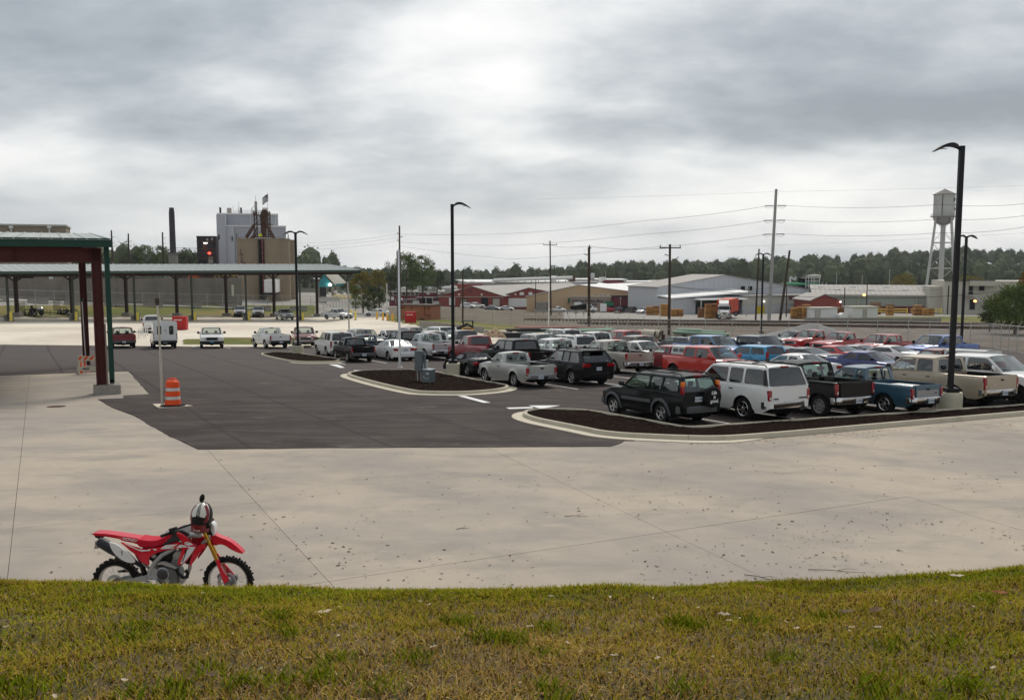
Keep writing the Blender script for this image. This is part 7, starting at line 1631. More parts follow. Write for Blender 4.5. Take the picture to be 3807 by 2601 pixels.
b.box('back_wall', M_WINB, u(1243), u(1268), 5, 5.3, -5, h(1064, 0)); b.box('sign', M_WHB, u(1238), u(1251), -.3, -.25, h(1092, 0), h(1081, 0)); mb = MB(); mb.lathe([(0, -.35), (.35, -.2), (.42, 0), (.35, .2), (0, .35)], 12, M=T((u(1222), -.5, h(1059, 0)))); mb.obj('lamp', M_LW, b.t)
mb = MB(); x0, x1 = u(1219), u(1282)
for r in (1098, 1106): mb.tube((x0, -2, h(r, 0)), (x1, -2, h(r, 0)-.3), .12, n=6)
for k in range(6): x = x0+(x1-x0)*k/5; mb.tube((x, -2, h(1115, 0)), (x, -2, h(1097, 0)-.06*k), .12, n=6)
rl_ = mb.obj('yellow_railing', M_YEL, None, M=b.M); tag(rl_, 'yellow safety railing in front of the teal shelter', 'railing')
p = spot(1220, 1121, 178); t = thing('road_barrier', 'single pale concrete barrier right of the silos', 'barrier', upright(p, 80)); mb = MB(); mb.loft([[(x, y, z) for y, z in [(-.35, 0), (.35, 0), (.14, .35), (.10, .9), (-.10, .9), (-.14, .35)]] for x in (-2.3, 2.3)]); mb.obj('body', M_CREAM, t)

# --- factory row
b = Bld('factory_building', 'long dark red factory wing with a row of high windows and a white roof duct', 'building', 1447, 1640, 1136, 330, 322); u, h = b.u, b.h
b.box('wall', M_BRK2, 0, u(1700), 0, 30, -2, h(1084, 0)); b.box('cornice', M_CREAM, -.3, u(1700), -.3, .0, h(1086, 0), h(1082, 0)); b.box('roof', M_GROOF, 0, u(1700), .01, 30, h(1084, 0), h(1081, 0))
for k in range(7): px = 1447+16.2*k; b.win('window', px+1, px+13, 1087, 1096, M_SHOP, M_CREAM, frame=.15)
for px0, px1, r0, r1 in ((1448, 1465, 1103, 1115), (1587, 1598, 1084, 1094), (1626, 1638, 1084, 1094), (1489, 1498, 1107, 1116)): b.win('sign_board', px0, px1, r0, r1, M_WHB, None, y=-.15)
for px0 in (1472, 1503, 1529): b.win('window', px0, px0+8, 1113, 1124, M_WINB, M_WHB)
mb = MB(); y = 2; mb.path([(u(1467), y, h(1082, 0)), (u(1467), y, h(1076, 0)), (u(1471), y, h(1073, 0)), (u(1690), y, h(1070, u(1690)))], .62, 10); mb.obj('roof_duct', M_WHB, b.t, 40)
for px0, px1 in ((1552, 1577), (1590, 1608), (1650, 1664)): b.box('roof_unit', M_GROOF, u(px0), u(px1), 1, 4, h(1082, 0), h(1075, 0))
b.box('canopy_roof', M_GROOF, u(1563), u(1632), -4, 0, h(1103, 0), h(1101, 0)); b.box('canopy_roof', M_GROOF, u(1523), u(1566), -3, 0, h(1111, 0), h(1108, 0)); b.box('dark_bay', M_SHOP, u(1572), u(1612), -.1, 0, -1, h(1104, 0))
for px in (1601, 1625): b.box('canopy_post', M_CREAM, u(px)-.1, u(px)+.15, -3.8, -3.6, -1, h(1103, 0))
b.box('notice', M_WHB, u(1619), u(1648), -2.2, -2.1, h(1135, 0), h(1115, 0)); b.box('notice', M_WHB, u(1546), u(1569), -2.2, -2.1, h(1129, 0), h(1114, 0))
b = Bld('factory_building', 'red brick factory hall with a wide low gable and pale grey roof', 'building', 1632, 1870, 1139, 300, 296); u, h = b.u, b.h
gable(b, M_BRK, M_GROOF, 0, b.L, u(1755), (h(1102, 0), h(1102, b.L)), h(1065, u(1755)), 60, dx=26); b.box('string_course', M_CREAM, -.1, b.L, -.15, 0, h(1103.5, 0), h(1101.5, 0))
for px0, px1, r0, r1, m in ((1743, 1756, 1075, 1089, M_BRK2), (1712, 1736, 1112, 1131, M_CONG), (1791, 1812, 1108, 1133, M_SHOP), (1832, 1858, 1110, 1138, M_CREAM)): b.win('door' if r1 > 1120 else 'vent', px0, px1, r0, r1, m, M_SHOP if r1 > 1120 else None, frame=.2)
b.win('sign_board', 1670, 1692, 1107, 1134, M_WHB, None, y=-.2)
for px in (1708, 1792): mb = MB(); mb.lathe([(0, -.2), (.35, 0), (0, .2)], 12, M=T((u(px), -.3, h(1094, 0))) @ RX(pi/2)); mb.obj('wall_lamp', M_WHB, b.t)
b = Bld('factory_building', 'second smaller red brick gable with a white roller door, right of the first', 'building', 1872, 1990, 1139, 299, 300); u, h = b.u, b.h
gable(b, M_BRK, M_GROOF, 0, b.L+6, u(1966), (h(1098, 0), h(1089, 0)), h(1071, 0), 50, dx=20)
for px0, px1, r0, r1 in ((1891, 1958, 1109, 1140),): b.win('roller_door', px0, px1, r0, r1, M_WHB, M_CREAM, y=-.3)
for px0, px1, r0, r1 in ((1932, 1947, 1086, 1097), (1965, 1979, 1086, 1096)): b.win('sign_board', px0, px1, r0, r1, M_WHB, None, y=-.2)
for px in (1866, 1874, 1885): b.box('downpipe', M_WHB if px != 1885 else M_YEL, u(px)-.15, u(px)+.2, -.4, -.1, -1, h(1101, 0))
mb = MB(); mb.lathe([(0, -.2), (.35, 0), (0, .2)], 12, M=T((u(1916), -.3, h(1094, 0))) @ RX(pi/2)); mb.obj('wall_lamp', M_WHB, b.t)
b = Bld('factory_building', 'upper factory hall with a pale window band and white pipe along its roof', 'building', 1640, 2240, 1095, 380, 392); u, h = b.u, b.h
b.box('wall', M_GROOF, u(1740), b.L, 0, 40, -4, h(1050, 0)); b.box('wall', M_BRK, u(1690), u(1790), -3, 0, -4, h(1056, 0)); b.box('roof', M_WROOF, u(1745), b.L, 0, 60, h(1050, 0), h(1048, 0))
for k in range(15):
 px = 1975+12.2*k
 if k in (3, 7): b.win('window', px, px+9, 1053, 1066, M_SHOP, M_WHB)
 else: b.win('window', px, px+10.5, 1053, 1066, M_GROOF, M_WHB, frame=.18)
mb = MB(); mb.path([(u(1832), -1, h(1054, 0)), (u(1832), -1, h(1047, 0)), (u(1836), -1, h(1042, 0)), (u(2125), -1, h(1032, u(2125)))], .75, 10); mb.obj('roof_pipe', M_WHB, b.t, 40)
for k in range(12): x = u(1850+25*k); b.box('pipe_stand', M_RUST, x-.1, x+.1, -1.1, -.9, h(1050, 0), h(1040-k*.8, 0))
mb = MB(); mb.lathe([(1.4, h(1056, 0)), (1.4, h(1048, 0)), (1.1, h(1045, 0)), (0, h(1044, 0))], 14, M=T((u(1758), 2, 0))); mb.obj('roof_tank', M_WHB, b.t, 40); b.box('roof_unit', M_GROOF, u(1768), u(1784), 1, 4, h(1056, 0), h(1050, 0))
for k, (px0, px1, r) in enumerate(((2125, 2145, 1026), (2060, 2074, 1026), (2240, 2260, 1032))): b.box('roof_unit', M_RUST if k == 0 else M_WHB, u(px0), u(px1), 3, 6, h(1048, 0), h(r, 0))
b = Bld('tan_building', 'wide tan metal building with a white roof and street address on its entrance block', 'building', 1958, 2335, 1144, 262, 255); u, h = b.u, b.h
gable(b, M_TANW, M_WROOF, 0, b.L+16, u(2152), (h(1103, 0), h(1108, b.L)), h(1060, u(2152)), 70, dx=34); seams(b, M_TANW, 1, u(2270), 0, lambda x: h(1100, 0)-.3-abs(x-u(2152))*.0, 1.2)
b.box('entrance_block', M_TANB, u(2126), u(2276), -3, 0, -1.5, h(1100, 0)); b.box('coping', M_CREAM, u(2126)-.15, u(2276)+.15, -3.15, 0, h(1100, 0), h(1098, 0))
text_obj('lettering', '2203 Joe Perkins Blvd.', 1.02, M_INK, b.t, face_frame((u(2189.5), -3.06, h(1115, 0)), (1, 0, 0), (0, 0, 1)), .03, bold=.03)
for px in (2202, 2207, 2219): mb = MB(); x = u(px); z = h(1127, 0); mb.ext([(x-.45, z+.12), (x-.1, z+.12), (x-.1, z+.38), (x+.45, z), (x-.1, z-.38), (x-.1, z-.12), (x-.45, z-.12)] if px != 2219 else [(x-.5, z+.1), (x-.12, z+.1), (x, z+.45), (x+.12, z+.1), (x+.5, z+.1), (x+.5, z-.1), (x+.12, z-.1), (x, z-.45), (x-.12, z-.1), (x-.5, z-.1)], -3.12, -3.04); mb.obj('logo_mark', M_INK, b.t)
b.box('notice', M_WHB, u(2142), u(2168), -3.2, -3.05, h(1135, 0), h(1119, 0))
for px0, px1, r0, r1 in ((2113, 2126, 1106, 1121), (2253, 2289, 1115, 1131)):
 x0, x1, z1, z0 = u(px0), u(px1), h(r0, 0), h(r1, 0); y0 = 0 if px0 < 2200 else -3
 mb = MB(); mb.loft([[(x, y0-1.6*sin(a), z0+(z1-z0)*cos(a)) for a in np.linspace(0, pi/2, 7)]+[(x, y0, z0)] for x in (x0, x1)]); mb.obj('awning', M_GRNAWN, b.t)
for px in (1994, 2018): pass
b.win('grey_annex', 1998, 2040, 1122, 1150, M_CONG, None, y=-3)
for px0, px1, r0, r1 in ((2230, 2237, 1090, 1098), (2242, 2251, 1089, 1098), (2260, 2268, 1090, 1098)): b.box('rooftop_unit', M_CREAM, u(px0), u(px1), -2.6, -1.2, h(r1, 0), h(r0, 0))
b = Bld('brick_annex', 'dark red brick annex with a blue-black eave, right of the tan entrance', 'building', 2277, 2442, 1140, 252, 252); u, h = b.u, b.h
b.box('wall', M_BRK2, 0, b.L, 0, 20, -1.5, h(1101, 0)); b.box('eave', mat('blue_black_eave', (.02, .022, .035), .6), -.2, b.L+.2, -.4, 0, h(1103, 0), h(1098, 0)); b.box('retaining_screen', M_SHOP, u(2290), b.L, -1.0, -.8, -1.5, h(1136, 0))
for px in (2306, 2337, 2358): b.box('light_pole', M_CREAM, u(px)-.1, u(px)+.1, -.5, -.3, 0, h(1107 if px != 2358 else 1112, 0)); b.box('pole_lamp', M_CREAM, u(px)-.25, u(px)+.3, -.6, -.2, h(1108 if px != 2358 else 1113, 0), h(1105 if px != 2358 else 1110, 0))
b.win('door', 2382, 2392, 1107, 1135, M_CREAM, M_CONG)
# middle distance roofs
for k, (px0, px1, rb, rt, Y, m, lb) in enumerate(((2120, 2235, 1075, 1037, 400, M_TANB, 'far pale-roofed works building above the tan gable'), (2228, 2330, 1060, 1038, 420, M_BRK2, 'far maroon factory block with a flat pale roof'), (2330, 2440, 1075, 1046, 410, M_GROOF, 'far low factory sheds with pale roofs left of the pale grey hall'), (2440, 2560, 1060, 1044, 420, M_GROOF, 'far low shed roof peeping over the pale grey hall'))):
 b = Bld('works_building', lb, 'building', px0, px1, rb, Y, Y, group='far factory roofs'); b.box('wall', m, 0, b.L, 0, 25, -3, b.h(rt+3, 0)); b.box('roof', M_WROOF if k != 3 else M_CREAM, -.5, b.L+.5, -.6, 25, b.h(rt+3, 0), b.h(rt, 0))
b = Bld('sawtooth_roof', 'long maroon-faced sloping roof running down behind the tan building', 'building', 2240, 2450, 1096, 330, 300); u, h = b.u, b.h
mb = MB(); mb.ext([(u(2236), h(1047, 0)), (u(2250), h(1040, 0)), (b.L, h(1070, b.L)), (b.L, h(1082, b.L)), (u(2300), h(1062, 0))], 0, .4); mb.obj('roof_edge', M_BRK2, b.t)
mb = MB(); mb.add([(u(2236), -1, h(1050, 0)), (u(2300), -14, h(1066, 0)), (b.L, -12, h(1090, b.L)), (b.L, -.1, h(1081, b.L))], [(0, 1, 2, 3)]); mb.obj('white_slope', M_WROOF, b.t)
for px, r in ((2300, 1058), (2350, 1056)): b.box('roof_curb', M_RUST, u(px)-.8, u(px)+.8, -3.5, -2, h(r+14, u(px)), h(r+3, u(px))); b.box('roof_fan', M_CREAM, u(px)-.9, u(px)+.9, -3.7, -1.8, h(r+4, u(px)), h(r, u(px)))
# pale grey hall with lean-to, dark bay and pallets
b = Bld('metal_hall', 'large pale grey metal hall with a low gable and an open dark loading bay', 'building', 2444, 3005, 1180, 232, 250); u, h = b.u, b.h
gable(b, M_LGREY, M_GROOF, 0, b.L, u(2690), (h(1069, 0), h(1077, b.L)), h(1024, u(2690)), 16, eave=.5);
seams(b, M_LGREY, .5, b.L-.5, 0, lambda x: (h(1071, 0)+(h(1026, u(2690))-h(1071, 0))*x/u(2690)) if x < u(2690) else (h(1026, u(2690))+(h(1078, b.L)-h(1026, u(2690)))*(x-u(2690))/(b.L-u(2690))), 1.6)
for px0 in (2750, 2777): b.win('window', px0, px0+17, 1063, 1080, M_SHOP, M_WHB)
b.box('lean_to', M_LGREY, 0, u(2530), -7, 0, -1.5, h(1107, 0));
mb = MB(); mb.loft([[(0-.4, -7.6, h(1107, 0)), (0-.4, -7.4, h(1107, 0)+.3), (0-.4, .0, h(1104, 0)+.6), (0-.4, 0, h(1104, 0)+.3)], [(u(2720), -7.6, h(1088, 0)), (u(2720), -7.4, h(1088, 0)+.3), (u(2720), 0, h(1088, 0)+.9), (u(2720), 0, h(1088, 0)+.6)]]); mb.obj('lean_to_roof', M_WROOF, b.t)
b.box('awning', M_WHB, u(2518), u(2690), -11, -7, h(1112, 0), h(1108, 0)); b.box('bay_interior', M_SHOP, u(2540), u(2612), -7.1, -7.0, -1, h(1113, 0)); b.box('bay_wall', M_LGREY, u(2530), u(2700), -7, -6.8, h(1112, 0), h(1103, 0)); b.box('bay_wall', M_BRK2, u(2612), u(2690), -7, -6.8, -1, h(1113, 0))
for px in (2520, 2613, 2690): b.box('awning_post', M_CREAM, u(px)-.1, u(px)+.12, -10.9, -10.7, -1, h(1112, 0))
b.box('annex_wall', M_LGREY, u(2700), u(2995), -7, -1, -1.5, h(1118, u(2850))); b.box('annex_wall', M_CREAM, u(2700), u(2985), -7.1, -7.0, h(1135, 0), h(1098, u(2850))); b.box('annex_roof', M_GROOF, u(2695), u(2995), -7.5, 0, h(1098, u(2850)), h(1093, u(2850))); b.box('yellow_wall', M_YROOM, u(2752), u(2781), -7.25, -7.1, h(1178, 0), h(1140, 0)); b.box('block_wall', M_CONG, u(2860), u(2935), -7.3, -7.1, -1, h(1144, u(2880))); b.box('red_band', M_BRK2, u(2868), u(2990), -7.2, -7.12, h(1110, u(2900)), h(1097, u(2900)))
b.box('wall_lamp', M_LW, u(2774), u(2778), -7.5, -7.3, h(1124, 0), h(1120, 0))
# stacks of pallets and lumber
def pallets(px0, px1, rb, rt, lab, m=M_LUMB, Y=None, dep=1.2):
 p0 = ground_at((px0+px1)/2, rb) if Y is None else spot((px0+px1)/2, rb, Y); w = (px1-px0)/F*p0.y*1.0; H = z_row(rt, p0.y)-p0.z; t = thing('pallet_stack', lab, 'pallet stack', upright(p0, 92), 'stacked wooden pallets and lumber'); n = max(3, int(H/.17)); z = 0
 cols = max(1, int(w/1.3))
 for k in range(n):
  for c in range(cols):
   x0 = -w/2+w*c/cols+random.uniform(0, .10); x1 = -w/2+w*(c+1)/cols-random.uniform(.03, .12); hh = H/n
   if k > n*.75 and random.random() < .35: continue
   mb = MB(); mb.box(x0, x1, -dep/2+random.uniform(-.08, .08), dep/2, z, z+hh*.35); mb.box(x0, x1, -dep/2, dep/2, z+hh*.62, z+hh*.95)
   for q in (0, .45, .9): mb.box(x0+(x1-x0)*q, x0+(x1-x0)*(q+.1), -dep/2, dep/2, z+hh*.35, z+hh*.62)
   mb.obj('pallet', m if random.random() > .25 else M_LUMD, t)
  z += H/n
for a in ((2402, 2451, 1171, 1137, 'honey-coloured pallets, leftmost block beside the white crossover'), (2455, 2492, 1174, 1130, 'tall pallet block second from the white crossover', M_LUMB), (2494, 2540, 1176, 1146, 'low row of pallets left of the dark loading bay'), (2594, 2618, 1180, 1144, 'grey-brown pallets standing inside the dark bay edge', M_LUMD), (2620, 2672, 1183, 1128, 'tallest pallet stack left of the orange trailer'),
          (2940, 2985, 1185, 1140, 'orange lumber rack left of the red brick cottage'), (2982, 3010, 1186, 1132, 'tall yellow lumber stack just left of the first white shed'), (3108, 3166, 1184, 1140, 'mixed lumber between the two white sheds', M_LUMD), (3235, 3272, 1168, 1123, 'lumber stack by the pale green shed wall, leftmost of four', M_LUMD), (3295, 3320, 1172, 1130, 'narrow yellow lumber stack by the pale green shed'), (3395, 3425, 1172, 1131, 'tall thin lumber stack with a pale cap by the pale green shed'), (3430, 3470, 1173, 1146, 'yellow lumber block near the cream building')): pallets(*a)
# trailer truck
b = Bld('semi_truck', 'white tractor with an orange-red box trailer parked beside the pallets', 'truck', 2668, 2718, 1187, 188, 187.5); u, h = b.u, b.h; L_ = b.L
mb = MB(); mb.loft([[(x, y, z) for x, z in ((.15, .9), (L_-.15, .9), (L_-.15, 2.7), (L_-.35, 2.95), (.35, 2.95), (.15, 2.7))] for y in (1.6, 3.6)]); cabo = mb.obj('cab', M_WHB, b.t)
mb = MB(); mb.loft([[(.55, -.2, .9), (L_-.55, -.2, .9), (L_-.6, -.15, 1.65), (.6, -.15, 1.65)], [(.35, 1.6, .9), (L_-.35, 1.6, .9), (L_-.4, 1.6, 2.0), (.4, 1.6, 2.0)]]); mb.obj('bonnet', M_WHB, b.t)
b.box('windscreen', M_WINB, .32, L_-.32, 1.5, 1.58, 2.05, 2.72); b.box('grille', M_CHROME, L_/2-.42, L_/2+.42, -.26, -.18, .95, 1.6, b=.03); b.box('bumper', M_CHROME, .2, L_-.2, -.35, -.1, .45, .85, b=.05)
mb = MB(); mb.loft([[(.45, 1.7, 2.9), (L_-.45, 1.7, 2.9), (L_-.45, 1.75, 3.3), (.45, 1.75, 3.3)], [(.35, 3.4, 2.9), (L_-.35, 3.4, 2.9), (L_-.35, 3.4, 3.95), (.35, 3.4, 3.95)]]); mb.obj('roof_fairing', M_WHB, b.t)
for s in (.1, L_-.1): b.box('mirror', M_DARK, s-.12, s+.12, 1.3, 1.4, 2.0, 2.7); b.box('headlight', M_CLEAR, min(abs(s-.0)+.25, L_-.6) if s < 1 else L_-.65, (min(abs(s)+.25, L_-.6) if s < 1 else L_-.65)+.3, -.24, -.14, 1.0, 1.3)
ty, rm = wheel_meshes(.5, .28, 'steel')
for x, y in ((.35, .6), (L_-.35, .6), (.35, 4.4), (L_-.35, 4.4), (.35, 5.6), (L_-.35, 5.6), (.35+2.2, 13), (L_-.35+2.2, 13)): w = link('wheel', ty, b.t, T((x, y, .5))); link('rim', rm, w)
OR = mat('orange_trailer', (.50, .055, .02), .5, var=.08); mb = MB(); mb.loft([[(0, 4.2, 1.15), (L_, 4.2, 1.15), (L_, 4.2, 4.05), (0, 4.2, 4.05)], [(2.6, 16, 1.15), (L_+2.6, 16, 1.15), (L_+2.6, 16, 4.05), (2.6, 16, 4.05)]]); mb.obj('box_trailer_body', OR, b.t)
for k in range(6): x = L_+2.6*k/6; mb = MB(); mb.box(x-.02, x+.06, 4.2+11.8*k/6, 4.3+11.8*k/6, 1.2, 4.0); mb.obj('trailer_rib', OR, b.t)
# red brick cottage, green shed, cream building, small sheds
b = Bld('brick_cottage', 'small red brick building with a low gable roof behind the lumber', 'building', 3014, 3128, 1165, 222, 226); u, h = b.u, b.h; gable(b, M_BRK, M_GROOF, 0, b.L, u(3062), (h(1119, 0), h(1120, b.L)), h(1095, u(3062)), 12, eave=.7, dx=5, panels=False); b.box('lamp', M_LW, u(3117), u(3121), -.5, -.3, h(1126, 0), h(1122, 0))
b = Bld('long_shed', 'long pale green shed with a brown ribbed roof and pale skylights', 'building', 3015, 3505, 1172, 245, 236); u, h = b.u, b.h; L_ = b.L
b.box('wall', M_PGREEN, 0, L_, 0, 12, -1.5, h(1102, L_/2)); b.box('gutter', M_CREAM, -.3, L_+.3, -.5, -.2, h(1101, L_/2), h(1097, L_/2)); b.box('brick_band', M_BRK2, u(3230), u(3470), -.2, 0, 0, h(1140, L_))
n = 26
for k in range(n):
 x0, x1 = L_*k/n, L_*(k+1)/n-.05; mb = MB(); mb.loft([[(x0, -.5, h(1098, L_/2)+.1), (x1, -.5, h(1098, L_/2)+.1), (x1, -.5, h(1098, L_/2)+.2), (x0, -.5, h(1098, L_/2)+.2)], [(x0, 12, h(1069, L_/2)+.4), (x1, 12, h(1069, L_/2)+.4), (x1, 12, h(1069, L_/2)+.5), (x0, 12, h(1069, L_/2)+.5)]]); mb.obj('roof_panel', M_GROOF, b.t)
b.box('back_wall', M_PGREEN, 0, L_, 11.8, 12.2, 0, h(1069, L_/2)+.4)
for k in range(7): x = 2+k*(L_-5)/6.5; zz = h(1098, L_/2)+.22+(h(1069, L_/2)-h(1098, L_/2)+.3)*(5.5 if k % 2 else 9)/12.5; mb = MB(); mb.box(x, x+1.6, 4.9 if k % 2 else 8.4, 5.7 if k % 2 else 9.2, zz-.05, zz+.22); mb.obj('skylight', M_WROOF, b.t)
for px in (3110, 3190, 3310, 3404, 3483): b.box('downpipe', M_CREAM, u(px)-.1, u(px)+.1, -.3, -.05, 0, h(1101, L_/2))
b = Bld('cream_building', 'cream two-storey block with a dark roof edge and an outside steel stair', 'building', 3507, 3870, 1172, 228, 222); u, h = b.u, b.h
b.box('wall', M_CREAM, 0, b.L, 0, 18, -1.5, h(1044, 0)); b.box('roof_edge', mat('dark_coping', (.06, .055, .05), .7), -.2, u(3693), -.3, 0, h(1044, 0), h(1040, 0)); b.box('entry_block', M_CREAM, u(3597), u(3693), -2.2, 0, h(1061, 0), h(1044, 0)); b.box('low_wing', M_CREAM, u(3462), 0, 3, 14, -1.5, h(1066, 0))
for px0, px1, r0, r1, nm in ((3597, 3612, 1064, 1095, 'door'), (3635, 3654, 1062, 1080, 'window'), (3603, 3622, 1114, 1150, 'door'), (3520, 3524, 1062, 1168, 'corner_shadow_strip')): b.win(nm, px0, px1, r0, r1, M_SHOP, M_CONG if nm != 'corner_shadow_strip' else None)  # the narrow full-height dark strip draws the corner's shadow on the wall
mb = MB(); x0, x1 = u(3612), u(3700); z1, z0 = h(1096, 0), h(1172, 0)
for yy in (-2.0, -1.1): mb.loft([[(x0, yy, z1-.15), (x0, yy+.06, z1-.15), (x0, yy+.06, z1+.15), (x0, yy, z1+.15)], [(x1, yy, z0), (x1, yy+.06, z0), (x1, yy+.06, z0+.3), (x1, yy, z0+.3)]])
for k in range(18): f = (k+.5)/18; x = x0+(x1-x0)*f; z = z1+(z0-z1)*f; mb.box(x-.14, x+.14, -2, -1.1, z-.02, z+.03)
mb.tube((x0, -2, z1+1), (x1, -2, z0+1.1), .05, n=5)
for k in range(7): f = k/6; mb.tube((x0+(x1-x0)*f, -2, z1+(z0-z1)*f), (x0+(x1-x0)*f, -2, z1+1+(z0-z1)*f), .04, n=5)
mb.box(u(3570), x0, -2.1, 0, z1-.1, z1+.05); mb.tube((u(3570), -2, z1+1), (x0, -2, z1+1), .05, n=5); mb.obj('outside_stair', M_GALV, b.t)
for k, (px0, px1, rb, rt, lb) in enumerate(((3014, 3112, 1186, 1146, 'small white flat-roofed shed, left of the pair'), (3170, 3262, 1183, 1142, 'small white flat-roofed shed, right of the pair'))):
 b = Bld('white_shed', lb, 'shed', px0, px1, rb, 190, 191, 'small white sheds'); b.box('wall', M_WHB, 0, b.L, 0, 3.5, -1, b.h(rt, 0)); b.box('roof', M_CREAM, -.3, b.L+.3, -.3, 3.8, b.h(rt, 0), b.h(rt, 0)+.15); b.win('door', px0+(16 if k == 0 else 38), px0+(34 if k == 0 else 50), rt+8, rb-2, M_CREAM, M_CONG, frame=.05)
b = Bld('white_tank', 'low white box tank between the two white sheds', 'tank', 3122, 3153, 1184, 189, 189); mb = MB(); mb.ext([(0, 0), (b.L, 0), (b.L, b.h(1165, 0)), (b.L*.45, b.h(1163, 0)), (0, b.h(1172, 0))], 0, 2); mb.obj('body', M_WHB, b.t)
p = spot(3310, 1168, 225); t = thing('yellow_fence', 'yellow guard railing in front of the pale green shed', 'railing', upright(p, 92));
for r_ in (0, 1):
 for q in range(2): mb = MB(); mb.tube((-3.5+8.6*r_, 0, .7+.6*q), (4.2+8.6*r_, 0, .7+.6*q), .12, n=6); mb.obj('rail', M_YEL, t)
for x in (-3.5, .3, 4.2, 8.5, 12.8): mb = MB(); mb.tube((x, 0, 0), (x, 0, 1.6), .14, n=6); mb.obj('post', M_YEL, t)
b = Bld('process_plant', 'dark rooftop process plant with tanks, a green deck and ladders', 'plant', 2930, 3070, 1095, 300, 300); u, h = b.u, b.h
b.box('lower_block', M_UNDER, u(2985), u(3040), 0, 6, -2, h(1058, 0)); b.box('green_deck', mat('green_deck', (.06, .28, .16), .7), u(2925), u(3035), -1, 6, h(1059, 0), h(1051, 0)); b.box('upper_block', M_UNDER, u(2982), u(3020), 1, 5, h(1051, 0), h(1033, 0)); b.box('deck', M_CONG, u(2985), u(3048), -.5, 5, h(1035, 0), h(1032, 0))
mb = MB(); mb.lathe([(2.2, h(1032, 0)), (2.2, h(1022, 0)), (0, h(1020, 0))], 14, M=T((u(3032), 2, 0))); mb.obj('tank', M_CREAM, b.t, 40); b.box('side_block', M_BRK2, u(2905), u(2935), 0, 5, -2, h(1056, 0))
mb = MB()
for px in (2990, 3000, 3010, 3020, 3040, 3052, 3066): mb.tube((u(px), -1.2, h(1075, 0)), (u(px), -1.2, h(1024 if px < 3045 else 1050, 0)), .14, n=4)
for r_ in (1024, 1045, 1062): mb.tube((u(2990), -1.2, h(r_, 0)), (u(3040), -1.2, h(r_, 0)), .12, n=4)
mb.tube((u(2932), -1.2, h(1030, 0)), (u(2932), -1.2, h(1050, 0)), .3, n=5); mb.tube((u(2932), -1.2, h(1028, 0)), (u(2948), -1.2, h(1040, 0)), .3, n=5); mb.tube((u(2951), -1.2, h(1028, 0)), (u(2951), -1.2, h(1042, 0)), .3, n=5); mb.obj('steelwork', M_GALV, b.t)
